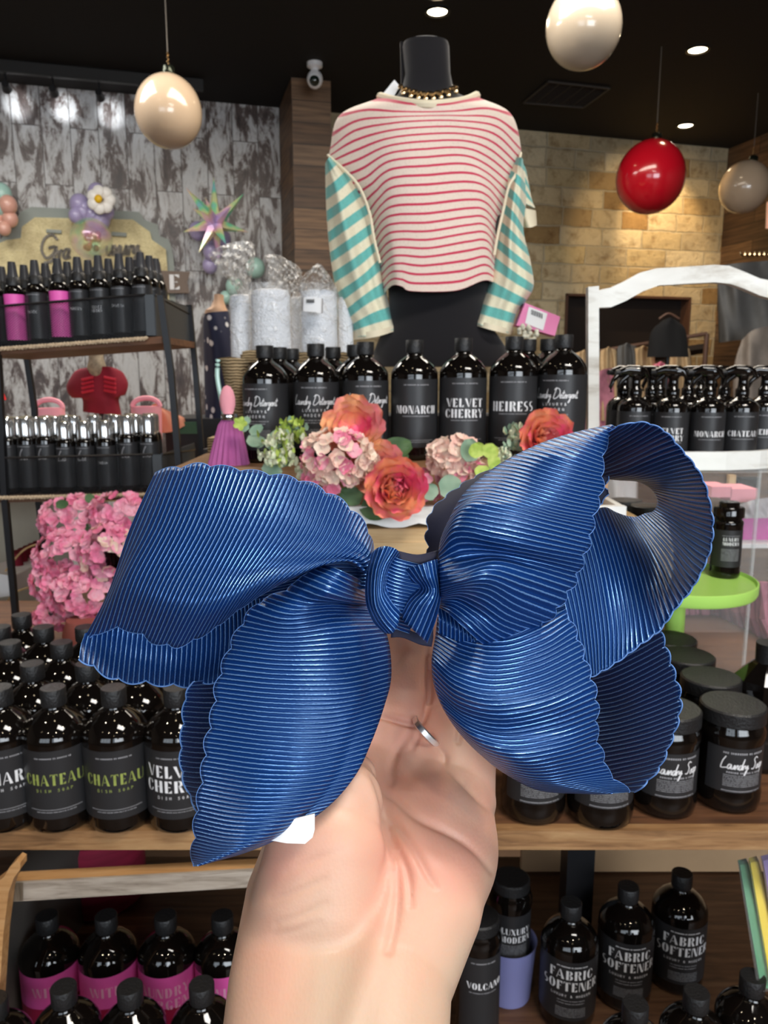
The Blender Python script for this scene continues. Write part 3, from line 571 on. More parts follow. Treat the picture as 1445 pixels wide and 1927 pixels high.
sub(MB().prism(octo(hw+.0, .15, tz0), (0, 0, .010)), 'tray_floor', M['ww'], WT, smooth=False)
o1 = octo(hw, .15, tz0+.010); o2 = octo(hw-.014, .136, tz0+.010); mb = MB(); n = 16; H = tz1-tz0-.010
mb.v = [p for p in o1]+[(p[0], p[1], p[2]+H) for p in o1]+[p for p in o2]+[(p[0], p[1], p[2]+H) for p in o2]
for i in range(n):
    j = (i+1) % n; mb.f += [(i, j, n+j, n+i), (2*n+j, 2*n+i, 3*n+i, 3*n+j), (n+i, n+j, 3*n+j, 3*n+i)]
sub(mb, 'tray_wall', M['ww'], WT, smooth=False)
WZ = tz0+.010
hy = WY+.08
def hp(px, py): return P3(px, py, hy)
sub(MB().prism([hp(1107, 540), hp(1127, 538), hp(1128, 852), hp(1107, 852)], (0, .022, 0)), 'handle_post', M['ww'], WT, smooth=False)
mb = MB(); tp = [(1127, 546), (1150, 541), (1178, 528), (1205, 513), (1235, 505), (1290, 502), (1345, 498), (1372, 500), (1400, 511), (1430, 524), (1460, 530), (1500, 534)]
bt = [(1500, 570), (1460, 564), (1430, 556), (1400, 543), (1375, 534), (1345, 531), (1290, 534), (1240, 537), (1210, 548), (1178, 566), (1150, 578), (1127, 579)]
top_ = [hp(*q) for q in tp]; bt_ = [hp(*q) for q in bt[::-1]]
n = len(top_); mb.v = [tuple(p) for p in top_]+[tuple(p) for p in bt_]+[tuple(p+Vector((0, .022, 0))) for p in top_]+[tuple(p+Vector((0, .022, 0))) for p in bt_]
for i in range(n-1):
    mb.f += [(i, i+1, n+i+1, n+i), (2*n+i+1, 2*n+i, 3*n+i, 3*n+i+1), (i+1, i, 2*n+i, 2*n+i+1), (n+i, n+i+1, 3*n+i+1, 3*n+i)]
mb.f += [(0, n, 3*n, 2*n), (n-1, 3*n-1, 4*n-1, 2*n-1)]
sub(mb, 'handle_arch', M['ww'], WT, smooth=False)
sub(MB().prism([hp(1486, 540), hp(1508, 538), hp(1508, 852), hp(1486, 852)], (0, .022, 0)), 'handle_post', M['ww'], WT, smooth=False)
# ================================================================== LETTERING
def arc(cx, cy, rx, ry, a0, a1, n=10): return [(cx+rx*math.cos(math.radians(a0+(a1-a0)*i/n)), cy+ry*math.sin(math.radians(a0+(a1-a0)*i/n))) for i in range(n+1)]
def R_(x0, y0, x1, y1): return [(x0, y0), (x1, y0), (x1, y1), (x0, y1)]
def half(cx, side, cy=.5, R=.36, r=.10, H=.5):
    if side == 'L': return arc(cx, cy, R, H, 92, 268, 12)+arc(cx, cy, r, H*.9, 268, 92, 12)
    return arc(cx, cy, R, H, -88, 88, 12)+arc(cx, cy, r, H*.9, 88, -88, 12)
G = {
 'M': (1.0, [R_(.03, 0, .09, 1), [(.13, 1), (.38, 1), (.60, .02), (.48, .02)], [(.56, .25), (.60, .25), (.72, 1), (.66, 1)], R_(.72, 0, .98, 1)]),
 'O': (.80, [half(.38, 'L'), half(.42, 'R')]),
 'N': (.80, [R_(.03, 0, .09, 1), [(.12, 1), (.36, 1), (.70, 0), (.50, 0)], R_(.70, 0, .76, 1)]),
 'A': (.84, [[(.02, 0), (.08, 0), (.36, .95), (.33, 1)], [(.36, 1), (.46, 1), (.82, 0), (.56, 0)], R_(.20, .28, .46, .33)]),
 'R': (.78, [R_(.05, 0, .30, 1), [(.34, 1), (.50, 1), (.66, .9), (.70, .76), (.66, .6), (.5, .52), (.34, .52), (.34, .56), (.42, .58), (.47, .66), (.47, .86), (.42, .95), (.34, .96)], [(.40, .48), (.56, .48), (.78, 0), (.52, 0)]]),
 'C': (.74, [half(.38, 'L'), [(.42, 1), (.56, .97), (.68, .82), (.68, .68), (.62, .68), (.56, .88), (.42, .96)], [(.42, 0), (.56, .03), (.68, .18), (.68, .32), (.62, .32), (.56, .12), (.42, .04)]]),
 'H': (.80, [R_(.05, 0, .30, 1), R_(.50, 0, .75, 1), R_(.33, .48, .47, .53)]),
 'V': (.80, [[(.0, 1), (.26, 1), (.50, .1), (.42, 0)], [(.52, .1), (.72, 1), (.78, 1), (.54, .02)]]),
 'E': (.66, [R_(.05, 0, .30, 1), [(.34, 1), (.60, 1), (.60, .76), (.34, .95)], [(.34, 0), (.60, 0), (.60, .24), (.34, .05)], R_(.34, .47, .50, .53)]),
 'L': (.62, [R_(.05, 0, .30, 1), [(.34, 0), (.58, 0), (.58, .28), (.34, .05)]]),
 'T': (.72, [R_(.23, 0, .48, .93), [(.0, 1), (.70, 1), (.70, .74), (.62, .95), (.08, .95), (.0, .74)]]),
 'Y': (.80, [[(.0, 1), (.26, 1), (.44, .5), (.30, .5)], R_(.28, 0, .50, .46), [(.48, .52), (.54, .52), (.78, 1), (.72, 1)]]),
 'I': (.36, [R_(.05, 0, .30, 1)]),
 'S': (.62, [arc(.32, .72, .28, .28, 60, 270, 10)+arc(.32, .74, .12, .2, 270, 60, 10), arc(.28, .28, .28, .28, -120, 90, 10)+arc(.28, .26, .12, .2, 90, -120, 10)]),
 'F': (.62, [R_(.05, 0, .30, 1), [(.34, 1), (.60, 1), (.60, .72), (.34, .95)], R_(.34, .47, .50, .53)]),
 'B': (.72, [R_(.05, 0, .30, 1), arc(.36, .76, .30, .24, -90, 90, 8)+arc(.36, .76, .08, .2, 90, -90, 8), arc(.36, .26, .34, .26, -90, 90, 8)+arc(.36, .26, .10, .22, 90, -90, 8)]),
 'U': (.78, [[(.03, 1), (.28, 1), (.28, .3), (.36, .05), (.40, 0), (.2, .02), (.05, .15)], [(.68, 1), (.74, 1), (.74, .2), (.62, .04), (.44, 0), (.44, .04), (.6, .1), (.68, .25)]]),
 'D': (.80, [R_(.05, 0, .30, 1), arc(.36, .5, .38, .5, -90, 90, 12)+arc(.36, .5, .14, .44, 90, -90, 12)]),
 'P': (.72, [R_(.05, 0, .30, 1), arc(.36, .72, .32, .28, -90, 90, 8)+arc(.36, .72, .10, .22, 90, -90, 8)]),
 'G': (.78, [half(.38, 'L'), R_(.46, .0, .70, .42), [(.42, 1), (.56, .97), (.68, .82), (.68, .68), (.62, .68), (.56, .88), (.42, .96)]]),
 'W': (1.1, [[(.0, 1), (.24, 1), (.42, .1), (.34, 0)], [(.44, .1), (.56, .9), (.60, .9), (.47, 0)], [(.5, 1), (.74, 1), (.92, .1), (.84, 0)], [(.94, .1), (1.04, 1), (1.08, 1), (.97, 0)]]),
 'Z': (.66, [[(.4, 1), (.64, 1), (.26, 0), (.02, 0)], R_(.04, .95, .4, 1), R_(.26, 0, .62, .05)]),
 'K': (.78, [R_(.05, 0, .30, 1), [(.34, .5), (.40, .5), (.72, 1), (.66, 1)], [(.42, .56), (.54, .62), (.80, 0), (.54, 0)]]),
 'X': (.78, [[(.0, 1), (.26, 1), (.76, 0), (.50, 0)], [(.06, 0), (.12, 0), (.70, 1), (.64, 1)]]),
 '&': (.70, [arc(.32, .75, .2, .22, 0, 359, 12), arc(.30, .27, .28, .26, 0, 359, 12)]),
 ' ': (.40, []),
}
# thin one-stroke capitals for spaced small print
TH = {'L': [[(0, 1), (0, 0), (.6, 0)]], 'U': [[(0, 1), (0, .2), (.3, 0), (.6, .2), (.6, 1)]], 'X': [[(0, 0), (.6, 1)], [(0, 1), (.6, 0)]], 'R': [[(0, 0), (0, 1), (.5, .9), (.5, .6), (0, .5), (.6, 0)]],
 'Y': [[(0, 1), (.3, .5), (.6, 1)], [(.3, .5), (.3, 0)]], '&': [[(.6, 0), (.1, .8), (.3, 1), (.45, .8), (0, .25), (.2, 0), (.6, .4)]], 'M': [[(0, 0), (.05, 1), (.35, .3), (.65, 1), (.7, 0)]], 'O': [[(.3, 0), (0, .5), (.3, 1), (.6, .5), (.3, 0)]],
 'D': [[(0, 0), (0, 1), (.35, 1), (.6, .5), (.35, 0), (0, 0)]], 'E': [[(.5, 1), (0, 1), (0, 0), (.5, 0)], [(0, .5), (.45, .5)]], 'N': [[(0, 0), (0, 1), (.6, 0), (.6, 1)]], 'S': [[(.55, .9), (.3, 1), (.05, .75), (.55, .3), (.3, 0), (0, .1)]],
 'A': [[(0, 0), (.3, 1), (.6, 0)], [(.12, .35), (.48, .35)]], 'P': [[(0, 0), (0, 1), (.5, .85), (.5, .6), (0, .5)]], 'I': [[(.1, 0), (.1, 1)]], 'H': [[(0, 0), (0, 1)], [(.55, 0), (.55, 1)], [(0, .5), (.55, .5)]], 'Q': [[(.3, 0), (0, .5), (.3, 1), (.6, .5), (.3, 0)], [(.3, .3), (.6, 0)]],
 'T': [[(0, 1), (.6, 1)], [(.3, 1), (.3, 0)]], 'G': [[(.6, .85), (.3, 1), (0, .5), (.3, 0), (.6, .2), (.6, .45), (.35, .45)]], 'F': [[(.5, 1), (0, 1), (0, 0)], [(0, .5), (.45, .5)]], 'B': [[(0, 0), (0, 1), (.5, .8), (0, .52), (.55, .25), (0, 0)]], 'C': [[(.6, .85), (.3, 1), (0, .5), (.3, 0), (.6, .15)]], ' ': []}
# joined-up handwriting
SCR = {'L': (.75, [[(.35, 1.5), (.12, .9), (.05, .1), (.2, 0), (.7, .12)]]), 'D': (1.0, [[(.35, 1.5), (.2, .7), (.1, .0), (.5, .0), (.95, .6), (.8, 1.3), (.3, 1.5), (.1, 1.2)]]), 'S': (.75, [[(.75, 1.35), (.5, 1.5), (.3, 1.2), (.55, .7), (.4, .1), (.1, .1)]]),
 'a': (.42, [[(.38, .55), (.12, .55), (.02, .15), (.2, 0), (.36, .5), (.32, .05), (.44, .1)]]), 'u': (.42, [[(.0, .45), (.04, .05), (.2, .05), (.32, .5), (.32, .05), (.44, .12)]]), 'n': (.42, [[(.0, .5), (.04, .0), (.2, .5), (.3, .45), (.32, .05), (.44, .1)]]),
 'd': (.45, [[(.34, .5), (.1, .5), (.04, .1), (.24, .05), (.48, 1.3), (.34, .05), (.46, .1)]]), 'r': (.3, [[(.0, .45), (.06, .0), (.12, .45), (.3, .45)]]), 'y': (.42, [[(.0, .5), (.06, .1), (.28, .5), (.22, -.4), (.05, -.7), (.15, -.2), (.42, .2)]]),
 'e': (.34, [[(.02, .2), (.28, .4), (.16, .55), (.04, .2), (.16, 0), (.34, .15)]]), 't': (.3, [[(.16, 1.1), (.1, .1), (.2, .0), (.3, .12)], [(-.02, .75), (.32, .8)]]), 'g': (.42, [[(.34, .5), (.1, .5), (.04, .15), (.2, .1), (.34, .5), (.26, -.5), (.06, -.6), (.4, .15)]]),
 'o': (.38, [[(.2, .5), (.04, .3), (.1, 0), (.3, .15), (.24, .5), (.38, .4)]]), 'p': (.42, [[(.06, .5), (.0, -.6), (.08, .4), (.26, .55), (.3, .15), (.08, .05)]]), 'G': (1.1, [[(.95, 1.2), (.6, 1.5), (.15, 1.2), (.05, .5), (.4, 0), (.8, .3), (.85, .7), (.5, .65), (.95, .7), (.8, -.1), (.3, -.3)]]), 'x': (.36, [[(.0, .5), (.3, 0)], [(.32, .5), (0, 0)]]), ' ': (.3, [])}
def stroke(pts, w, out):
    for a, b in zip(pts[:-1], pts[1:]):
        dx, dy = b[0]-a[0], b[1]-a[1]; L_ = math.hypot(dx, dy) or 1e-6; nx, ny = -dy/L_*w/2, dx/L_*w/2; ex, ey = dx/L_*w*.3, dy/L_*w*.3
        out.append([(a[0]-nx-ex, a[1]-ny-ey), (b[0]-nx+ex, b[1]-ny+ey), (b[0]+nx+ex, b[1]+ny+ey), (a[0]+nx-ex, a[1]+ny-ey)])
def smoothpts(p, k=3):
    if len(p) < 3: return p
    A_ = [np.array(q) for q in p]; return [tuple(cr(A_, i/k)) for i in range((len(p)-1)*k+1)]
def fat(s, h, gap=.08, wide=1.0):
    out = []; x = 0
    for ch in s:
        w_, ps = G[ch]
        for p in ps: out.append([((x+a*wide)*h, b*h) for a, b in p])
        x += w_*wide+gap
    return out, (x-gap)*h
def thin(s, h, sp=.9, w=.13):
    out = []; x = 0
    for ch in s:
        for st in TH[ch]: stroke([((x+a)*h, b*h) for a, b in st], w*h, out)
        x += .6+sp
    return out, (x-sp)*h
def script(s, h, w=.09):
    out = []; x = 0
    for ch in s:
        ad, sts = SCR[ch]
        for st in sts: stroke([((x+a+.15*b)*h, b*h) for a, b in smoothpts(st)], w*h, out)
        x += ad
    return out, x*h
def centred(pw, cx, y):
    ps, w_ = pw; return [[(a-w_/2+cx, b+y) for a, b in p] for p in ps]
def dashes(width, y, h, cx=0, seed=0, gap=.35):
    """one line of print too small to read: a row of tiny marks"""
    rr = random.Random(seed); out = []; x = -width/2
    while x < width/2:
        w_ = h*rr.uniform(.5, .9); out.append([(cx+x, y), (cx+x+w_, y), (cx+x+w_, y+h), (cx+x, y+h)]); x += w_+h*gap*(3 if rr.random() < .15 else 1)
    return out
def rule(width, y, h, cx=0, n=10): return [[(cx-width/2+width*i/n, y), (cx-width/2+width*(i+1)/n, y), (cx-width/2+width*(i+1)/n, y+h), (cx-width/2+width*i/n, y+h)] for i in range(n)]
def wrap(polys, r, z0=0, lift=.0004, twist=0):
    mb = MB()
    for p in polys:
        mb.add([(r_x*math.sin(a/r+twist), -r_x*math.cos(a/r+twist), z0+b) for a, b in p for r_x in (r+lift,)], [tuple(range(len(p)))])
    return mb
def lettering(polys, r, z0, m, parent, twist=0, name='lettering'):
    mb = wrap(polys, r, z0, .0004, twist); mb.uv = [(0, 0)]*len(mb.v)
    return mb.build(name, m, parent, smooth=False)
def labelsheet(r, z0, z1, m, parent, half_a=1.9, name='label'):
    mb = MB(); n = 36
    mb.v = [((r+.0002)*math.sin(a), -(r+.0002)*math.cos(a), z) for z in (z0, z1) for a in [-half_a+2*half_a*i/n for i in range(n+1)]]
    mb.f = [(i, i+1, n+2+i, n+1+i) for i in range(n)]; mb.uv = [(0, 0)]*len(mb.v)
    return mb.build(name, m, parent)
# ================================================================== BOTTLE KINDS
def boston(Hs, lab, fn, name='detergent_bottle', cat='bottle', r=.047, z0=.026, z1=None, twist=0, capm='cap'):
    """round-shouldered bottle, total height Hs"""
    t = thing(name, '', cat); sh = Hs-.070
    k = r/.047
    prof = [(0, .003), (.034*k, .001), (.040*k, 0), (.0445*k, .003), (r, .012), (r, sh), (.0463*k, sh+.007), (.043*k, sh+.0145), (.036*k, sh+.024), (.027*k, sh+.032), (.0195*k, sh+.037), (.0150, sh+.041), (.0150, sh+.046), (.0172, sh+.047), (.0172, sh+.049), (.0150, sh+.050)]
    MB().lathe(prof, 40).build('bottle_body', M['glass'], t, ang=60)
    c = MB().lathe([(.0150, Hs-.025), (.0172, Hs-.025), (.0176, Hs-.023), (.0178, Hs-.0015), (.0168, Hs), (0, Hs)], 30)
    c.build('cap', M[capm], t, ang=50)
    z1 = z1 or sh-.006
    if lab:
        l = labelsheet(r, z0, z1, M[lab], t)
        if fn: fn(l, r, z0, z1, twist)
    return t
def det_script(l, r, z0, z1, tw):
    lettering(dashes(.052, .0, .0022, 0, 3), r, z1-.012, M['dim'], l, tw)
    lettering(centred(script('Laundry Detergent', .0128, .10), 0, 0), r, z1-.044, M['white'], l, tw, 'script_lettering')
    lettering(centred(thin('LUXURY&', .0050), 0, .010)+centred(thin('MODERN', .0050), 0, 0), r, z1-.068, M['white'], l, tw)
    lettering(dashes(.055, .010, .0018, 0, 4)+dashes(.040, .005, .0018, 0, 5), r, z1-.086, M['dim'], l, tw)
    lettering(sum([dashes(.062, -.0032*k, .0013, 0, 10+k) for k in range(7)], []), r, z1-.094, M['dim'], l, tw)
def nameplate(lines, h, m='white', sub1='dash', wide=1.0, topline=True, under=None):
    def f(l, r, z0, z1, tw):
        if topline: lettering(dashes(.05, 0, .0020, 0, 3), r, z1-.012, M['dim'], l, tw)
        c = z0+(z1-z0)*.50; n = len(lines); ps = []
        for i, s in enumerate(lines): ps += centred(fat(s, h, .10, wide), 0, (n-1-i)*h*1.25-(n-1)*h*.62)
        lettering(ps, r, c, M[m], l, tw)
        y = -(n-1)*h*.62
        if under: lettering(centred(thin(under, .0042, .8), 0, 0), r, c+y-.010, M[m if m == 'green' else 'white'], l, tw)
        else: lettering(dashes(.055, 0, .0017, 0, 8), r, c+y-.006, M['dim'], l, tw)
        lettering(rule(.075, 0, .0007)+dashes(.055, -.004, .0014, 0, 9), r, z0+.014, M['dim'], l, tw)
    return f
def place(proto, px, py, z, cat_label, group, rz=None, face=True, top=False):
    p = atz(px, py, z)
    if rz is None: rz = -math.atan2(p.x, p.y)*.6+random.uniform(-.08, .08)
    return instance(proto, (p.x, p.y, z), rz, cat_label, group)
def place_top(proto, px, py, base, H, label, group, rz=None):
    p = atz(px, py, base+H)
    if rz is None: rz = -math.atan2(p.x, p.y)*.6+random.uniform(-.1, .1)
    return instance(proto, (p.x, p.y, base), rz, label, group)
# --- large detergent bottles on the upper riser
gD = 'large detergent bottles on the upper riser'
dS = boston(.235, 'label', det_script); dM = boston(.235, 'label', nameplate(['MONARCH'], .0155, wide=.86)); dV = boston(.235, 'label', nameplate(['VELVET', 'CHERRY'], .0165, wide=.98)); dH = boston(.235, 'label', nameplate(['HEIRESS'], .0185, wide=.92))
row = [(503, dS, 'leftmost large black detergent bottle, its white script running off the left', .5), (597, dS, 'large detergent bottle with white script, second from left behind the green sprig', .12),
       (688, dS, 'large detergent bottle with white script, third from left above the coral flowers', -.15), (779, dM, 'large black bottle labelled MONARCH under the mannequin', -.08), (869, dV, 'large black bottle labelled VELVET CHERRY on the upper riser', -.08),
       (962, dH, 'large black bottle labelled HEIRESS on the upper riser', 0), (1053, dS, 'large script-labelled detergent bottle nearest the white arched caddy', .35)]
for i, (px, pr, lb, tw) in enumerate(row):
    Y = 1.60-.012*i; p = at(px, 850, Y)
    instance(pr, (p.x, Y, uz(p.x)+.0008), -math.atan2(p.x, Y)*.9-tw, lb, gD)
plain = boston(.235, 'label', None)
for (px, Y, lb) in ((526, 1.71, 'large black bottle behind the leftmost script bottle'), (549, 1.81, 'large black bottle farthest back at the left end of the upper riser'), (627, 1.79, 'short-looking black bottle half hidden between the second and third script bottles'),
                    (668, 1.70, 'black bottle behind the third script bottle'), (992, 1.69, 'black bottle half hidden between HEIRESS and the right script bottle'), (1030, 1.70, 'black bottle behind the rightmost script bottle')):
    p = at(px, 700, Y); instance(plain, (p.x, Y, uz(p.x)+.0008), 0, lb, gD)
# --- dish soap on table, left
gS = 'soap bottles standing on the left of the table'
HS = .205
sC = boston(HS, 'label', nameplate(['CHATEAU'], .0165, 'green', wide=.86, under='DISH SOAP'), 'soap_bottle'); sM = boston(HS, 'label', nameplate(['MONARCH'], .018, wide=.9, under='DISH SOAP'), 'soap_bottle'); sV = boston(HS, 'label', nameplate(['VELVET', 'CHERRY'], .018, wide=1, under='DISH SOAP'), 'soap_bottle'); sPl = boston(HS, 'label', None, 'soap_bottle')
for px, pr, rz, lb in ((-2, sM, .45, 'soap bottle cut by the left edge, white letters RCH on its black label'), (99, sC, .25, 'front row soap bottle with green CHATEAU lettering, left one of the two'), (213, sC, .22, 'front row soap bottle with green CHATEAU lettering, right one of the two'), (330, sV, .10, 'soap bottle labelled VELVET CHERRY partly behind the blue bow tail')):
    place_top(pr, px, 1293, TZ, HS, lb, gS, rz)
rows = [(1248, [-45, 60, 163, 262], 'second row'), (1208, [18, 115, 205], 'third row'), (1179, [0, 81, 160, 235], 'fourth row'), (1156, [40, 122], 'fifth row')]
for y, xs, nm in rows:
    for i, x in enumerate(xs):
        if nm == 'fifth row' and i == 1: continue
        place_top(sPl, x, y, TZ, HS, 'black capped soap bottle in the %s on the table, %s from the left' % (nm, ORD[i]), gS)
# --- pink label laundry bottles on lower shelf
gP = 'pink labelled bottles behind the grey rail'
def pinkb(lines):
    def f(l, r, z0, z1, tw):
        ps = []
        for i, s in enumerate(lines): ps += centred(fat(s, .017, .12, .9), 0, -.022*i)
        lettering(ps, r, z1-.036, M['pinktxt'], l, tw)
        labelsheet(r+.0001, z0, z0+.052, M['wine'], l, name='lower_band')
    return f
HP = .21
pA = boston(HP, 'pinklab', pinkb(['WITH']), 'laundry_bottle'); pB = boston(HP, 'pinklab', pinkb(['LAUNDRY', 'DETERGENT']), 'laundry_bottle')
for px, pr, rz, lb in ((88, pA, .3, 'pink labelled laundry bottle nearest the left side of the crate'), (199, pA, .2, 'pink labelled laundry bottle, second from the left in the crate'), (311, pB, 0, 'pink labelled bottle reading LAUNDRY, third from the left in the crate'), (418, pA, .3, 'pink labelled laundry bottle beside the wrist')):
    place_top(pr, px, 1722, LZ, HP, lb, gP, rz)
pC = boston(.23, 'label', None, 'laundry_bottle')
for i, (px, py) in enumerate(((-12, 1880), (119, 1856), (244, 1856), (379, 1851))):
    place_top(pC, px, py, LZ, .23, 'black capped bottle cut by the bottom edge on the left, %s from left' % ORD[i], 'black bottles in front of the pink labels')
# --- fabric softener
def fab(l, r, z0, z1, tw):
    lettering(dashes(.05, 0, .0018, 0, 3), r, z1-.010, M['white'], l, tw)
    lettering(centred(fat('FABRIC', .0165, .1, 1), 0, 0), r, z1-.032, M['white'], l, tw); lettering(centred(fat('SOFTENER', .0165, .1, .95), 0, 0), r, z1-.053, M['white'], l, tw)
    lettering(centred(thin('LUXURY & MODERN', .0040, .55), 0, 0), r, z1-.064, M['white'], l, tw); lettering(dashes(.045, 0, .0015, 0, 3)+dashes(.045, -.005, .0015, 0, 4), r, z1-.072, M['dim'], l, tw)
    lettering(sum([dashes(.05, -.003*k, .0012, 0, 10+k) for k in range(6)], []), r, z1-.086, M['dim'], l, tw)
fS = boston(HP, 'label', fab, 'softener_bottle')
for px, py, lb in ((1075, 1697), (1183, 1667), (1284, 1642)) and ((1075, 1697, 'FABRIC SOFTENER bottle nearest the wrist on the lower shelf'), (1183, 1667, 'FABRIC SOFTENER bottle in the middle of the three'), (1284, 1642, 'FABRIC SOFTENER bottle farthest right and back on the lower shelf')):
    place_top(fS, px, py, LZ, HP, lb, 'fabric softener bottles on the lower shelf', -.12)
for i, (px, py) in enumerate(((1196, 1888), (1311, 1866), (1417, 1836))):
    place_top(pC, px, py, LZ-.012, .23, 'black capped bottle cut by the bottom edge on the right, %s from the left' % ORD[i], 'black bottles in front of the softener bottles')
# --- jars of laundry soap
def jar(lab=True, H=.158, r=.0485, fn=None, lidh=.021, name='soap_jar', lidr=None):
    t = thing(name, '', 'jar'); z = H-lidh; lr = lidr or r-.001
    MB().lathe([(0, .003), (r*.8, .001), (r*.86, 0), (r*.97, .006), (r, .016), (r, .028), (r*.955, .036), (r*.955, z-.030), (r*1.0, z-.022), (r*1.0, z-.014), (r*.93, z-.006), (r*.90, z-.002), (r*.90, z)], 44).build('jar_body', M['glass'], t, ang=50)
    MB().lathe([(lr*.9, z-.001), (lr, z-.001), (lr, H-.0025), (lr-.0025, H), (0, H)], 44).build('lid', M['cap'], t, ang=40)
    if lab:
        l = labelsheet(r*.955, .034, z-.032, M['label'], t, 1.2)
        if fn: fn(l, r*.955, .034, z-.032, 0)
    return t
def jlab(l, r, z0, z1, tw):
    lettering(dashes(.062, 0, .0028, 0, 3), r, z1-.009, M['dim'], l, tw); lettering(centred(script('Laundry Soap', .0125, .12), 0, 0), r, z1-.032, M['white'], l, tw, 'script_lettering')
    lettering(dashes(.050, 0, .0026, 0, 5), r, z1-.039, M['dim'], l, tw); lettering(sum([dashes(.058, -.0028*k, .0013, 0, 20+k) for k in range(7)], []), r, z1-.043, M['dim'], l, tw)
    lettering(dashes(.06, 0, .0018, 0, 6), r, z0+.003, M['dim'], l, tw)
JH = .158
j1 = jar(fn=jlab); j2 = jar(lab=False); gJ = 'wide lidded soap jars on the right of the table'
for px, py, pr, lb in ((1380, 1322, j1, 'front row soap jar with script label standing nearest the right edge'), (1258, 1330, j1, 'front row soap jar with script label half hidden by the right loop of the bow'), (1137, 1345, j1, 'front row soap jar whose base shows right below the lower right loop'), (1008, 1338, j1, 'front row soap jar showing its base beside the hand'),
                       (1338, 1272, j2, 'black soap jar lid in the second row from the front'), (1293, 1232, j2, 'black soap jar lid in the third row from the front'), (1262, 1200, j2, 'farthest soap jar with a green-black lid, beside the foot of the green stand'), (1215, 1280, j2, 'soap jar in the second row hidden mostly by the dark inner loop')):
    place_top(pr, px, py, TZ, JH, lb, gJ, 0.05)
# tall jars at the wrist
def tj(l, r, z0, z1, tw):
    lettering(dashes(.04, 0, .002, 0, 3), r, z1-.01, M['dim'], l, tw); lettering(centred(fat('VOLCANO', .0115, .1, .9), .004, 0), r, z1-.055, M['white'], l, tw); lettering(dashes(.045, 0, .0015, 0, 3), r, z1-.062, M['dim'], l, tw)
def tj2(l, r, z0, z1, tw):
    lettering(centred(fat('LUXURY', .0115, .1, .9), .004, 0)+centred(fat('MODERN', .0115, .1, .9), .004, -.015), r, z1-.035, M['white'], l, tw); lettering(sum([dashes(.05, -.003*k, .0013, 0, 20+k) for k in range(12)], []), r, z1-.056, M['dim'], l, tw)
a = jar(True, .225, .037, tj, .018, 'tall_jar', .032); b = jar(True, .225, .037, tj2, .018, 'tall_jar', .032)
place_top(a, 902, 1722, LZ, .225, 'tall black jar labelled VOLCANO beside the wrist', 'tall jars beside the wrist', .12); place_top(b, 962, 1650, LZ, .225, 'taller-looking black jar behind the VOLCANO jar', 'tall jars beside the wrist', .05)
# flip-top bottle on green stand
ft = thing('flip_top_jar', 'small black flip-top jar with white print on the green cake stand', 'jar')
MB().lathe([(0, .001), (.027, 0), (.0295, .004), (.030, .010), (.0292, .014), (.0292, .108), (.030, .112), (.0285, .117), (.026, .119), (.026, .123), (.030, .124), (.030, .142), (.028, .145), (.020, .146), (.020, .153), (.018, .155), (0, .155)], 36).build('jar_body', M['glass'], ft, ang=40)
l = labelsheet(.0292, .024, .100, M['label'], ft, 1.5)
lettering(centred(fat('LUXURY', .0068, .12, .9), 0, 0)+centred(fat('MODERN', .0068, .12, .9), 0, -.009), .0292, .078, M['white'], l); lettering(sum([dashes(.036, -.0032*k, .0014, 0, 20+k) for k in range(8)], [])+dashes(.036, .028, .0012, 0, 1), .0292, .060, M['dim'], l)
pst = at(1362, 1083, 1.52)
# --- green cake stand
cz = at(1275, 1090, 1.52); 
g = thing('cake_stand', 'lime green pedestal cake stand behind the right loop', 'cake stand', (cz.x, 1.52, TZ)); gh = cz.z-TZ
MB().lathe([(.058, 0), (.060, .004), (.045, .012), (.024, .03), (.020, .08), (.019, gh-.05), (.028, gh-.025), (.05, gh-.018)], 40).build('pedestal', M['lime'], g)
MB().lathe([(.02, gh-.019), (.140, gh-.019), (.147, gh-.018), (.150, gh-.012), (.150, gh+.006), (.147, gh+.007), (.144, gh+.0), (0, gh+.0)], 64).build('plate', M['lime'], g)
p_ = atz(1362, 1083, TZ+gh+.001); instance(ft, (p_.x, p_.y, TZ+gh+.001), -.1, ft['label'], 'flip-top jars on the green stand')
p_ = atz(1318, 1072, TZ+gh+.001); instance(ft, (p_.x-.03, p_.y+.02, TZ+gh+.001), .3, 'flip-top jar at the back of the green stand, almost hidden by the bow', 'flip-top jars on the green stand')
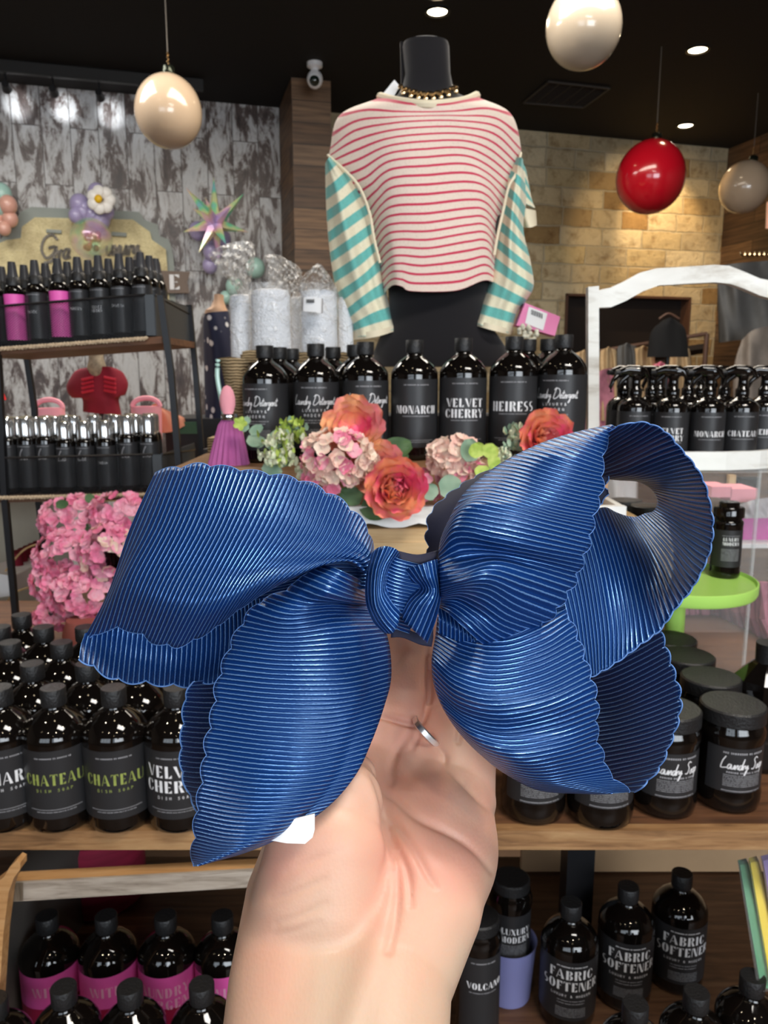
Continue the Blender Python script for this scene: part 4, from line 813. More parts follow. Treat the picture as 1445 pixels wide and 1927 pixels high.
# --- trigger spray bottles
def trig(lines, under=True):
    t = thing('trigger_spray_bottle', '', 'spray bottle'); r = .035
    MB().lathe([(0, .002), (.030, 0), (.0335, .003), (r, .009), (r, .112), (.034, .118), (.030, .125), (.022, .131), (.014, .135), (.0125, .139), (.0125, .143)], 36).build('bottle_body', M['glass'], t, ang=60)
    h = MB().lathe([(.0135, .138), (.0140, .140), (.0140, .152), (.0105, .155), (.0095, .172), (.012, .180)], 24)
    h.ball((-.002, 0, .188), .013, 20, (1.9, .75, 1)).tube([(.004, 0, .190), (-.018, 0, .192), (-.034, 0, .187)], [.0115, .010, .0075], 16).tube([(.006, 0, .193), (.018, 0, .188), (.026, 0, .176)], [.009, .007, .003], 12)
    h.build('trigger_head', M['glass'], t, ang=50)
    MB().tube([(-.018, 0, .180), (-.030, 0, .170), (-.036, 0, .156), (-.034, 0, .145)], [.006, .005, .0045, .003], 10).build('trigger', M['glass'], t)
    MB().cyl((-.030, 0, .187), (-.044, 0, .187), .0065, .0055, 14).build('nozzle', M['cap'], t)
    l = labelsheet(r, .014, .106, M['label'], t)
    lettering(dashes(.04, 0, .0016, 0, 3), r, .096, M['dim'], l)
    if lines: lettering(sum([centred(fat(s, .0118, .10, .88 if len(lines) == 1 else .95), 0, -i*.0145) for i, s in enumerate(lines)], []), r, .056 if len(lines) == 1 else .062, M['white'], l); lettering(dashes(.045, 0, .0013, 0, 3), r, .050 if len(lines) == 1 else .0435, M['dim'], l)
    return t
gT = 'trigger spray bottles on the white caddy'
tb = {k: trig(v) for k, v in dict(b=None, v=['VELVET', 'CHERRY'], m=['MONARCH'], c=['CHATEAU'], h=['HEIRESS']).items()}
for px, Y, k, rz, lb in ((1192, WY+.03, 'b', .0, 'trigger spray bottle with a blank label beside the caddy post'), (1262, WY-.005, 'v', -.35, 'trigger spray bottle labelled VELVET CHERRY on the white caddy'), (1330, WY-.010, 'm', -.15, 'trigger spray bottle labelled MONARCH on the white caddy'),
                         (1392, WY+.005, 'c', -.2, 'trigger spray bottle labelled CHATEAU on the white caddy'), (1434, WY+.055, 'h', -.1, 'trigger spray bottle labelled HEIRESS at the right edge')):
    p = at(px, 800, Y); instance(tb[k], (p.x, Y, WZ+.0005), rz, lb, gT)
for i, (px, Y) in enumerate(((1170, WY+.09), (1222, WY+.10), (1290, WY+.11), (1358, WY+.12), (1236, WY+.17), (1312, WY+.18))):
    p = at(px, 800, Y); instance(tb['b'], (p.x, Y, WZ+.0005), [.4, -.5, 2.6, .2, -.3, 2.9][i], 'trigger spray bottle in the %s row on the caddy, %s from the left' % ('middle' if i < 4 else 'back', ORD[i if i < 4 else i-4]), gT)
# --- rack bottles
def mist(kind, txt=None):
    t = thing('mist_spray_bottle', '', 'spray bottle'); r = .0215
    MB().lathe([(0, .002), (.019, 0), (.0205, .002), (r, .008), (r, .118), (.020, .126), (.015, .131), (.0125, .133)], 28).build('bottle_body', M['glass'], t, ang=60)
    MB().lathe([(.0125, .130), (.0150, .131), (.0150, .146), (.0128, .149)], 24).build('collar', M['cap'], t)
    if kind == 'silver': MB().lathe([(.0165, .128), (.0168, .166), (.0145, .171), (0, .172)], 24).build('overcap', M['silver'], t)
    else: MB().lathe([(.0125, .148), (.0100, .160), (.0085, .176), (.0075, .182), (0, .183)], 20).build('nozzle', mat('satin_nozzle', (.05, .05, .055), .22), t)
    lab = 'hotpink' if kind == 'pink' else 'label'
    l = labelsheet(r, .014, .112, M[lab], t, 2.2)
    if kind != 'pink':
        lettering(rule(.034, 0, .0008), r, .107, M['dim'], l)
        if txt: lettering(sum([centred(fat(s, .0062, .1, .85), 0, -.0075*i) for i, s in enumerate(txt)], []), r, .068, M['white'], l)
    if kind == 'silver' and not txt: lettering(centred(script('Lu', .016, .12), 0, 0), r, .078, M['dim'], l)
    return t
gm = 'mist bottles on the upper shelf of the metal rack'
mk = {'p': mist('pink'), 'n': mist('black'), 'f': mist('black', ['FLARE']), 'w': mist('black', ['MODERN']), 'g': mist('black', ['VELVET', 'CHERRY']), 'e': mist('black', ['CHATEAU'])}
lab = {'p': 'hot pink label', 'n': 'plain black label', 'f': 'white FLARE lettering', 'w': 'one white print line', 'g': 'two white print lines', 'e': 'white print high up'}
fr_row = [(-8, 'n'), (30, 'p'), (72, 'f'), (115, 'p'), (152, 'w'), (191, 'g'), (230, 'e'), (270, 'n')]
for i, (px, k) in enumerate(fr_row):
    Y = RY+.035; p = at(px, 600, Y); instance(mk[k], (p.x, Y, shelf1z(p.x)+.0005), -.15, 'mist bottle with %s, %s from left, front row, upper rack shelf' % (lab[k], ORD[i]), gm)
for r_, (Yo, xs) in enumerate(((.085, [10, 52, 92, 133, 172, 210, 249, 286]), (.13, [-10, 30, 70, 112, 152, 190, 228, 262, 298]), (.175, [12, 95, 175, 300]))):
    for i, px in enumerate(xs):
        Y = RY+Yo; p = at(px, 600, Y)
        if p.x > P3(300, 600, RY).x+.02: p.x = P3(300, 600, RY).x+.02-.0*i
        instance(mk['n'], (p.x, Y, shelf1z(p.x)+.0005), 0, 'black mist bottle, %s row of the upper rack shelf, %s from left' % (ORD[r_+1], ORD[i]), gm)
gl = 'silver capped bottles on the middle shelf of the metal rack'
sv = mist('silver'); sv2 = mist('silver', ['VERSO'])
for i, (px, k) in enumerate(((-18, 0), (16, 0), (52, 0), (87, 0), (124, 0), (161, 0), (200, 1), (242, 0), (282, 0))):
    Y = RY+.035; p = at(px, 850, Y); o = instance(sv2 if k else sv, (p.x, Y, shelf2z(p.x)+.0005), -.1, 'silver capped bottle, %s from left, front row, middle rack shelf' % ORD[i], gl)
    if i in (4, 5, 6): o.scale = (1, 1, .94)
for r_, (Yo, xs) in enumerate(((.085, [0, 36, 71, 107, 143, 181, 221, 258, 288]), (.13, [18, 54, 92, 128, 212, 250, 284]))):
    for i, px in enumerate(xs):
        Y = RY+Yo; p = at(px, 850, Y); instance(sv, (p.x, Y, shelf2z(p.x)+.0005), 0, 'silver capped bottle, %s row of the middle rack shelf, %s from left' % (ORD[r_+1], ORD[i]), gl)
# ================================================================== GENERIC PATCHES
def gridpatch(rows, nu, nv, Yfun=None):
    """rows: list of rows of world np points -> dense grid [nv][nu]"""
    Rw = [[np.array(p, float) for p in r] for r in rows]
    out = []
    for j in range(nv):
        t = (len(Rw)-1)*j/(nv-1); K = len(Rw[0])
        line = [cr([Rw[i][k] for i in range(len(Rw))], t) for k in range(K)]
        out.append([cr(line, (K-1)*i/(nu-1)) for i in range(nu)])
    return np.array(out)
def closedpatch(rowsF, Y, bulge, back, nu=40, nv=90, stripes=20, wr=.0):
    """front sheet bulging to the camera, back sheet behind; one closed garment shell"""
    rows = [[np.array([q[0], q[1], 0.]) for q in r] for r in rowsF]
    g = gridpatch(rows, nu, nv); mb = MB(); mb.uv = []
    L_ = np.concatenate([[0], np.cumsum(np.abs(np.diff(g[:, [nu//6, nu//2, nu-1-nu//6], 1], axis=0)).mean(1))]); L_ = L_/L_[-1]*stripes
    n2 = 2*nu-2
    for j in range(nv):
        for i in range(n2):
            if i < nu: k = i; u = i/(nu-1); d = -bulge*math.sin(PI*u)**.6
            else: k = 2*nu-2-i; u = k/(nu-1); d = back*math.sin(PI*u)**.6
            d += wr*math.sin(9*u+3*j/nv)*math.sin(PI*u)*(1 if i < nu else 0)+wr*.6*math.sin(17*u-5*j/nv)*(1 if i < nu else 0)
            p = at(g[j, k, 0], g[j, k, 1], Y+d); mb.v.append(tuple(p)); mb.uv.append((L_[j], u))
    for j in range(nv-1):
        for i in range(n2):
            k = (i+1) % n2; mb.f.append((j*n2+i, j*n2+k, (j+1)*n2+k, (j+1)*n2+i))
    return mb
# ================================================================== MANNEQUIN AND SHIRT
MY = 2.02
base = at(820, 700, MY); 
t = thing('mannequin', 'headless black velvet mannequin torso wearing a striped top', 'mannequin', (base.x, MY, 1.30))
def ringmb(levels, Y, n=40, sup=2.2):
    mb = MB()
    vs = []
    for (pl, pr, py, dep) in levels:
        a = at(pl, py, Y); b = at(pr, py, Y); c = (a+b)/2; rx = (b-a).length/2
        for i in range(n):
            an = 2*PI*i/n; ca, sa = math.cos(an), math.sin(an)
            vs.append((c.x+rx*abs(ca)**(2/sup)*(1 if ca > 0 else -1), c.y+dep*abs(sa)**(2/sup)*(1 if sa > 0 else -1), c.z))
    fs = []
    for k in range(len(levels)-1):
        for i in range(n): j = (i+1) % n; fs.append((k*n+i, k*n+j, (k+1)*n+j, (k+1)*n+i))
    fs += [tuple(range(n)), tuple((len(levels)-1)*n+i for i in range(n))]
    return mb.add(vs, fs)
lv = [(700, 962, 690, .10), (704, 955, 660, .10), (722, 925, 615, .10), (732, 915, 570, .10), (728, 922, 520, .10), (712, 938, 440, .11), (690, 955, 340, .11), (665, 950, 260, .09), (690, 925, 215, .075), (735, 885, 192, .055), (748, 862, 180, .048), (757, 852, 165, .045), (762, 847, 140, .045), (757, 845, 90, .045), (759, 843, 82, .043), (768, 835, 79, .036)]
sub(ringmb(lv, MY), 'torso', M['velvet'], t)
sub(MB().box((at(833, 680, MY).x, MY+.0, 1.345+.02), (.36, .2, .075)), 'base_block', M['velvet'], t)
sub(MB().prism([at(753, 78, MY), at(757, 78, MY), at(762, 84, MY), at(758, 170, MY), at(755, 170, MY)], (0, .02, 0)), 'neck_seam', M['velvet'], t, smooth=False)
sub(MB().cyl(at(795, 82, MY), at(792, 75, MY), .004, .002), 'hang_loop', M['chrome'], t)
sup_ = thing('shelf_crate', 'dark wooden crate behind the detergent bottles carrying the mannequin', 'crate', (.1, 2.02, TZ)); sub(MB().box((-.02, 2.04, (TZ+1.325)/2), (.84, .34, 1.325-TZ)), 'crate_body', M['bplank'], sup_, smooth=False)
# necklace
nk = thing('necklace', 'chunky pale gold heart and pearl necklace around the mannequin neck', 'necklace', at(806, 170, MY-.05))
mb = MB()
for i in range(23):
    u = i/22; x = 754+104*u; y = 163+14*math.sin(PI*u)**.8+2*math.sin(i*2.1); p = at(x, y, MY-.050-.02*math.sin(PI*u)); mb.ball(p, .0050 if i % 3 else .0072, 8)
    if i % 3 == 1: mb.ball(p+Vector((0, -.002, -.009)), .0062, 8, (1, .6, 1.1))
sub(mb, 'beads', M['gold'], nk)
# shirt
st = thing('striped_sweater', 'cream top with red stripes and teal striped sleeves on the black mannequin', 'top', at(806, 300, MY))
rowsB = [[(716, 183), (740, 187), (772, 193), (806, 196), (840, 194), (872, 188), (895, 181)],
         [(640, 216), (690, 206), (745, 209), (806, 210), (860, 208), (915, 203), (960, 213)],
         [(622, 276), (668, 243), (735, 230), (806, 225), (871, 226), (935, 236), (980, 278)],
         [(622, 312), (672, 292), (730, 268), (806, 259), (875, 259), (925, 275), (974, 318)],
         [(655, 352), (690, 336), (733, 306), (806, 298), (872, 295), (915, 312), (962, 350)],
         [(690, 400), (712, 372), (740, 350), (806, 345), (880, 340), (918, 352), (950, 390)],
         [(702, 450), (722, 421), (748, 412), (806, 410), (880, 400), (912, 402), (938, 432)],
         [(713, 500), (731, 480), (752, 473), (806, 475), (880, 463), (915, 460), (934, 486)],
         [(717, 560), (737, 538), (756, 539), (775, 548), (857, 547), (910, 528), (934, 534)]]
sub(closedpatch(rowsB, MY-.02, .13, .11, 56, 110, 23.0, .006), 'body_panel', M['shirt'], st)
rowsL = [[(612, 308), (616, 300), (622, 294)], [(613, 372), (640, 352), (668, 326)], [(617, 440), (655, 412), (694, 384)], [(624, 500), (668, 470), (708, 440)], [(634, 552), (680, 520), (716, 486)], [(652, 596), (690, 566), (726, 545)], [(662, 618), (703, 600), (736, 590)], [(664, 635), (706, 630), (746, 619)]]
sub(closedpatch(rowsL, MY-.03, .07, .05, 24, 60, 9, .010), 'sleeve', M['teal'], st)
rowsR = [[(972, 298), (980, 296), (984, 300)], [(955, 335), (975, 352), (990, 372)], [(947, 385), (968, 405), (985, 432)], [(938, 440), (965, 462), (998, 490)], [(930, 485), (965, 512), (1004, 538)], [(920, 530), (955, 548), (990, 566)], [(905, 570), (940, 580), (972, 590)], [(888, 606), (925, 618), (962, 628)]]
sub(closedpatch(rowsR, MY-.03, .07, .05, 24, 60, 9, .010), 'sleeve', M['teal'], st)
sub(closedpatch([[(978, 300), (984, 306), (990, 320)], [(972, 340), (988, 352), (1000, 372)], [(975, 378), (990, 384), (1007, 392)]], MY+.03, .03, .03, 12, 20, 3, .002), 'sleeve', M['teal'], st)
sub(closedpatch([[(975, 384), (990, 392), (1008, 396)], [(978, 405), (992, 410), (1010, 418)], [(984, 428), (998, 428), (1010, 424)]], MY+.03, .035, .03, 12, 12, .2, 0), 'cuff', M['cream'], st)
sub(closedpatch([[(664, 626), (706, 622), (746, 611)], [(665, 640), (707, 634), (747, 622)]], MY-.032, .074, .053, 24, 6, .2, 0), 'cuff', M['cream'], st)
sub(closedpatch([[(890, 600), (925, 610), (966, 620)], [(887, 610), (924, 621), (963, 630)]], MY-.032, .074, .053, 24, 6, .2, 0), 'cuff', M['cream'], st)
def tubepx(pts, Y, r, **k):
    A_ = [np.array(p) for p in pts]; out = []
    for i in range((len(pts)-1)*8+1):
        q = cr(A_, i/8); out.append(at(q[0], q[1], q[2] if len(q) > 2 else Y))
    return MB().tube(out, r, 8)
sub(tubepx([(715, 182, 2.00), (745, 190, 1.93), (806, 197, 1.87), (868, 191, 1.93), (897, 180, 2.00)], 0, .010), 'neckband', M['cream'], st)
sub(tubepx([(617, 292, 1.97), (650, 322, 1.93), (676, 352, 1.92), (695, 400, 1.93), (704, 450, 1.93), (715, 495, 1.93)], 0, .0035), 'seam', M['cream'], st)
sub(tubepx([(980, 288, 1.97), (972, 325, 1.93), (957, 352, 1.92), (946, 400, 1.93), (936, 445, 1.93), (930, 480, 1.93)], 0, .0035), 'seam', M['cream'], st)
sub(MB().prism([at(714, 184, MY-.03), at(742, 150, MY-.02), at(752, 162, MY-.02), at(742, 180, MY-.03)], (0, .001, 0)), 'swing_tag', M['whitec'], st, smooth=False)
# ================================================================== HANGING BALLOON ORNAMENTS
def ornament(px, py, rpx, rad, m, label, cordtop, tilt=0, sq=(1, 1, 1.06)):
    t_ = rad*FPX/rpx; c = CO+ray(px, py)*t_
    t = thing('hanging_balloon', label, 'balloon', c, 0, None)
    rot = Matrix.Rotation(tilt, 3, 'Y')
    pr = []; n = 24
    for k in range(n+1):
        a = PI*k/n; pr.append((rad*math.sin(a)*(1+.02*math.cos(a)), -rad*math.cos(a)*sq[2]))
    mb = MB().lathe(pr, 48, ax=rot @ Vector((0, 0, 1))); mb.build('balloon_body', m, t)
    tp = rot @ Vector((0, 0, rad*sq[2]))
    capz = mb = MB().lathe([(.030, -.006), (.031, .0), (.031, .028), (.027, .033), (.006, .035), (0, .036)], 24, tp, ax=rot @ Vector((0, 0, 1)), sx=1); mb.build('metal_collar', mat('dark_green_cap', (.03, .035, .025), .15, metal=.7), t)
    mb = MB()
    q = tp+Vector((0, 0, .034))
    for i in range(9): mb.ball(q+Vector((.003*math.sin(i*2), .003*math.cos(i*2), .006+i*.0065)), .0055, 8, (1, 1, .8))
    mb.build('gold_chain', M['gold'], t)
    e = q+Vector((0, 0, .06)); topw = CO+ray(*cordtop)*t_-c
    zt = ZC-c.z-.001
    MB().cyl(e, Vector((e.x, e.y, zt)), .0022, n=8).build('cord', mat('grey_cord', (.16, .14, .12), .7), t)
    return t
ornament(317, 210, 62, .16, M['pearl'], 'taupe pearl balloon hanging over the distressed plank wall', (305, 0), .05)
ornament(1098, 50, 70, .16, M['pearlw'], 'large ivory balloon cut off by the top edge', (1115, -200), -.12)
ornament(1224, 333, 63, .212, M['redb'], 'glossy red balloon hanging in front of the stone wall', (1222, 95), .10)
ornament(1401, 352, 45, .175, M['pearl'], 'small taupe pearl balloon at the right edge', (1402, 180), .25)
# ================================================================== SIGN ON THE PLANK WALL
def wpoly(pts, off, th, name, m, parent, n=WN):
    return sub(MB().prism([wpt(x, y, off) for x, y in pts], n*th), name, m, parent, smooth=False)
sg = thing('shop_sign', 'large shaped shop sign with grey-green border and carved script', 'sign', wpt(160, 480, 0))
outer = [(-90, 470), (-60, 440), (8, 432), (38, 425), (60, 392), (85, 390), (262, 400), (300, 425), (318, 445), (330, 500), (330, 640), (-90, 640)]
wpoly([(-60, 460), (0, 455), (25, 425), (40, 400), (60, 391), (262, 400), (272, 415), (297, 424), (300, 445), (318, 452), (326, 480), (330, 540), (330, 640), (-60, 640)], .01, .03, 'border', M['taupe'], sg)
wpoly([(-40, 475), (12, 453), (40, 449), (42, 428), (66, 410), (250, 414), (282, 437), (286, 452), (312, 470), (318, 540), (318, 640), (-40, 640)], .042, .02, 'board', M['signwood'], sg)
O_ = wpt(75, 486, .064); ux = (wpt(175, 486, .064)-O_).normalized(); uzv = Vector((0, 0, 1)); sc = (wpt(175, 486, .064)-O_).length/100
def signtext(polys, px, py, name):
    mb = MB(); o = wpt(px, py, .063)
    for p in polys: mb.prism([o+ux*a+uzv*b for a, b in p], WN*.012)
    sub(mb, name, mat('carved_grey_letters', (.26, .235, .20), .7), sg, smooth=False)
signtext(script('Gra', 30*sc, .16)[0], 76, 486, 'lettering'); signtext(script('uxury', 34*sc, .17)[0], 200, 479, 'lettering')
wpoly([(88, 432), (116, 434), (116, 440), (88, 438)], .062, .02, 'clip', M['taupe'], sg); wpoly([(210, 437), (238, 439), (238, 446), (210, 444)], .062, .02, 'clip', M['taupe'], sg)
s2 = thing('word_plank', 'brown plank sign ending in a white letter E beside the shop sign', 'sign', wpt(330, 530, 0))
wpoly([(250, 508), (358, 512), (352, 532), (356, 552), (250, 552)], .07, .02, 'plank', M['brownp'], s2)
mb = MB(); o = wpt(318, 545, .092)
for p in fat('E', 30*sc, .1, 1.0)[0]: mb.prism([o+ux*a*1.2+uzv*b for a, b in p], WN*.006)
sub(mb, 'lettering', M['whitec'], s2, smooth=False)
# small balloon clusters
def cluster(name, label, balls, m, off, group=None, cat='balloon cluster'):
    c = wpt(balls[0][0], balls[0][1], off); t = thing(name, label, cat, c, 0, group)
    for i, (x, y, r, dm) in enumerate(balls):
        p = wpt(x, y, off); rr = r*(p-CO).length/FPX/1.05
        sub(MB().ball(p+WN*(.02*(i % 3)), rr, 20, (1, 1, 1.08)), 'small_balloon', M[dm], t)
    return t
cluster('balloon_cluster', 'mint and peach balloon cluster cut by the left edge', [(2, 365, 17, 'mint'), (-2, 390, 15, 'mint'), (17, 388, 15, 'peach'), (-3, 408, 12, 'peach'), (20, 413, 13, 'peach'), (10, 432, 11, 'peach'), (2, 420, 9, 'peach')], None, .16)
cl = cluster('balloon_cluster', 'lavender balloon cluster with a white daisy above the shop sign', [(150, 385, 17, 'lav'), (158, 400, 15, 'lav'), (145, 408, 13, 'lav'), (175, 405, 19, 'lav'), (190, 415, 16, 'lav'), (160, 392, 10, 'lav'), (182, 362, 15, 'lav'), (200, 400, 14, 'lav')], None, .16)
dz = thing('foil_daisy', 'white foil daisy balloon with a yellow centre above the shop sign', 'balloon', wpt(190, 378, .30))
c = wpt(190, 376, .30); mb = MB()
for i in range(7):
    a = 2*PI*i/7; mb.ball(c+ux*.055*math.cos(a)+uzv*.055*math.sin(a), .045, 14, (1, .5, 1))
sub(mb, 'petals', M['petalw'], dz); sub(MB().ball(c+WN*.03+ux*(-.015), .028, 14, (1, .6, 1)), 'centre', M['yellow'], dz)
bb = thing('bubble_balloon', 'clear iridescent bubble balloon hanging over the middle of the sign', 'balloon', wpt(172, 450, .38)); c = bb.location.copy()
rr = 34*(c-CO).length/FPX
sub(MB().ball(c, rr, 32), 'clear_shell', M['bubble'], bb)
mb = MB()
for i in range(14):
    a = i*2.4; mb.ball(c+Vector((rr*.5*math.cos(a)*random.random(), rr*.5*math.sin(a)*random.random(), rr*(random.random()-.6)*.8)), rr*.16, 8)
sub(mb, 'confetti', mat('copper_confetti', (.55, .18, .14), .25, metal=.6, noise=.6, nscale=60), bb)
sb = thing('starburst_balloon', 'iridescent spiky starburst foil balloon left of the pillar', 'balloon', wpt(405, 420, .4)); c = sb.location.copy(); kk = (c-CO).length/FPX
mb = MB()
for (dx, dy, dd) in ((0, 75, 0), (-48, 55, -.3), (50, 48, -.2), (-55, -15, 0), (58, -14, .1), (-30, -50, -.3), (15, -40, -.8), (25, 20, -1), (-12, 20, -1), (-15, 45, .3), (-38, 20, -.5), (5, -65, .4)):
    d = (ux*dx*kk+uzv*dy*kk+WN*(-dd)*40*kk); mb.lathe([(13*kk, 0), (0, d.length)], 5, c, d)
sub(mb, 'foil_spikes', M['irid'], sb)
cluster('balloon_cluster', 'pale lavender and sage balloons below the starburst', [(372, 435, 16, 'lav'), (420, 450, 14, 'lav'), (400, 475, 18, 'lav'), (395, 500, 14, 'lav'), (480, 505, 18, 'mint'), (440, 540, 16, 'mint'), (425, 560, 12, 'mint')], None, .16)
# ================================================================== THINGS BEHIND THE RACK
def dress_form(name, label, cat, Y, rows, m, extra=None, px0=(0, 0)):
    t = thing(name, label, cat, at(px0[0], px0[1], Y)); return t
# little red blouse on a stand
YB = 2.9
t = thing('wine_blouse', 'small wine red blouse with ruffled pockets on a floral necked form behind the rack', 'blouse', at(184, 740, YB))
sub(closedpatch([[(150, 694), (175, 690), (205, 690), (220, 694)], [(138, 702), (168, 698), (205, 698), (232, 702)], [(125, 728), (165, 720), (205, 720), (241, 722)], [(135, 748), (165, 745), (205, 745), (236, 742)], [(154, 750), (170, 755), (205, 755), (224, 750)], [(156, 775), (170, 777), (205, 780), (230, 786)]], YB, .08, .06, 30, 40, 2, .004), 'blouse_body', M['redd'], t)
sub(MB().lathe([(.004, 0), (.026, .035), (.034, .06), (.026, .085), (.024, .12)], 20, at(184, 722, YB-.062)), 'floral_neck', M['floral'], t)
p = at(190, 760, YB); sub(MB().cyl((p.x, p.y, 1.151), p, .01).cyl((p.x, p.y, 1.151), (p.x, p.y, 1.16), .07, n=24), 'stand', M['black'], t)
mb = MB()
for xo, s_ in ((165, 1), (207, -1)):
    for k in range(4):
        pts = [at(xo-11+q*5.5, 711+k*8+(3-q if s_ > 0 else q-1)*1.2, YB-.088) for q in range(5)]; mb.tube(pts, .006, 6)
sub(mb, 'pocket_ruffles', M['redl'], t)
t = thing('red_garment', 'bright red garment corner at the left edge behind the rack', 'garment', at(0, 730, 2.6))
sub(closedpatch([[(-30, 690), (-15, 700), (0, 712)], [(-30, 720), (-12, 725), (6, 735)], [(-30, 756), (-10, 757), (12, 752)]], 2.6, .03, .03, 12, 12, 1), 'cloth', M['red'], t)
t = thing('back_counter', 'plain board counter behind the rack, hidden mostly by the silver capped bottles', 'counter', (-.95, 2.7, 0))
sub(MB().box((-.98, 2.72, 1.135), (1.5, .76, .03)), 'counter_top', M['tan'], t, smooth=False)
for x_ in (-1.68, -.30): sub(MB().box((x_, 3.05, .56), (.04, .04, 1.12)), 'leg', M['black'], t, smooth=False)
for x, y, c2, lb in ((92, 768, 'hpink', 'left'), (275, 765, 'rose', 'right')):
    q = at(x, y, 2.5); t = thing('pink_basket', 'pink basket with an arched handle behind the %s silver capped bottles' % lb, 'basket', (q.x, 2.5, 1.15))
    MB().lathe([(.04, 0), (.048, q.z-1.15), (.045, q.z-1.151), (.038, .004)], 24, cap=False).build('basket_body', M['pinkc'], t)
    sub(MB().tube([at(x+26*math.cos(PI*i/14), y-0-16*math.sin(PI*i/14)*1.0, 2.5) for i in range(15)], .008, 8), 'handle', M['pinkc'], t)
t = thing('pink_orange_scarf', 'pink and orange fabric heap at the right end of the rack, behind the posts', 'scarf', at(300, 790, 2.45))
sub(closedpatch([[(285, 762), (295, 760), (310, 775)], [(290, 790), (315, 780), (345, 785)], [(300, 815), (325, 812), (350, 800)]], 2.60, .03, .03, 14, 14, 1, .006), 'cloth', mat('coral_cloth', (.90, .33, .22), .8, noise=.4, nscale=9), t)
t = thing('dark_storage_case', 'black case standing behind the right rack posts', 'case', at(350, 850, 2.6))
a = at(310, 788, 2.6); b = at(425, 788, 2.6); c_ = Vector((b.x, 2.6, 1.151))
sub(MB().box(((a.x+b.x)/2, 2.75, (a.z+c_.z)/2), (b.x-a.x, .3, a.z-c_.z)), 'case_body', M['black'], t, smooth=False); sub(MB().box(((a.x+b.x)/2-.03, 2.595, a.z-.03), ((b.x-a.x)*.5, .01, .04)), 'green_label', mat('dull_green', (.03, .09, .05), .6), t, smooth=False)
# floral dress mannequin
YD = 2.7
t = thing('floral_dress_form', 'tan dress form in a navy dress with white flowers beside the rack', 'dress form', at(405, 700, YD))
sub(ringmb([(386, 430, 592, .06), (388, 428, 585, .06), (398, 424, 578, .05), (403, 420, 565, .035), (404, 420, 555, .033)], YD), 'shoulders', M['skinm'], t)
sub(closedpatch([[(382, 592), (395, 588), (430, 585)], [(383, 640), (405, 640), (440, 640)], [(384, 700), (410, 700), (445, 700)], [(386, 780), (410, 780), (450, 780)], [(388, 870), (415, 870), (460, 870)]], YD, .08, .06, 24, 30, 2, .004), 'dress', M['dots'], t)
# jute ribbon and mauve skirt in front of the towels
t = thing('jute_ribbon', 'wide curved band of coarse jute with a pale green backing left of the bottles', 'ribbon', at(440, 760, 1.62))
sub(closedpatch([[(408, 674), (440, 672), (482, 682)], [(416, 690), (440, 690), (466, 694)], [(424, 730), (448, 728), (470, 726)], [(430, 770), (455, 768), (478, 762)], [(440, 815), (462, 812), (484, 808)]], 1.66, .03, .01, 24, 40, 1), 'jute_band', M['burlap'], t)
sub(tubepx([(410, 676), (409, 710), (416, 750), (424, 790)], 1.64, .005), 'green_edge', M['mint'], t)
t = thing('mauve_tassel_skirt', 'pleated mauve fabric tassel with a silver band above the left loop', 'tassel', at(430, 840, 1.55))
mb = MB(); n = 40
vs = []
for k, (pl, pr, py) in enumerate([(418, 447, 788), (412, 452, 800), (402, 460, 840), (392, 468, 885)]):
    a = at(pl, py, 1.55); b = at(pr, py, 1.55); c_ = (a+b)/2; rx = (b.x-a.x)/2
    for i in range(n): an = 2*PI*i/n; q = 1+(.10 if i % 2 else -.06)*(k > 0); vs.append((c_.x+rx*math.cos(an)*q, c_.y+rx*.7*math.sin(an)*q, c_.z))
fs = [(k*n+i, k*n+(i+1) % n, (k+1)*n+(i+1) % n, (k+1)*n+i) for k in range(3) for i in range(n)]
sub(mb.add(vs, fs+[tuple(range(n))]), 'pleats', M['purple'], t); sub(MB().lathe([(.016, 0), (.017, .004), (.017, .009), (.016, .012)], 20, at(432, 790, 1.55)), 'silver_band', M['chrome'], t)
sub(MB().ball(at(428, 755, 1.56), .016, 14, (1, .6, 2.0)), 'pink_top', M['pinkc'], t)
# ================================================================== WRAPPED TOWEL ROLLS
gW = 'white towel rolls in clear wrapping'
WYt = 1.93
def towel_roll(pl, pr, ty, by, Y, label):
    a = at(pl, ty, Y); b = at(pr, ty, Y); c_ = at(pl, by, Y); r = (b.x-a.x)/2; h = a.z-c_.z; H0 = c_.z
    t = thing('wrapped_towel_roll', label, 'towel', ((a.x+b.x)/2, Y, H0), 0, gW)
    pr_ = [(0, 0), (r*.93, 0), (r*1.0, .012), (r*1.02, h*.3), (r*.98, h*.6), (r*1.0, h-.015), (r*.93, h-.002), (r*.6, h+.002), (r*.55, h-.004), (r*.3, h+.001), (0, h-.002)]
    MB().lathe(pr_, 36, sy=.8).build('roll', M['towel'], t)
    mb = MB().lathe([(r*1.03, 0), (r*1.07, .02), (r*1.06, h*.5), (r*1.07, h-.01), (r*.98, h+.015)], 40, sy=.82, cap=False)
    mb.v = [(x+random.uniform(-1, 1)*.0025, y+random.uniform(-1, 1)*.0025, z) for x, y, z in mb.v]
    mb.build('clear_wrap', M['film'], t); return t
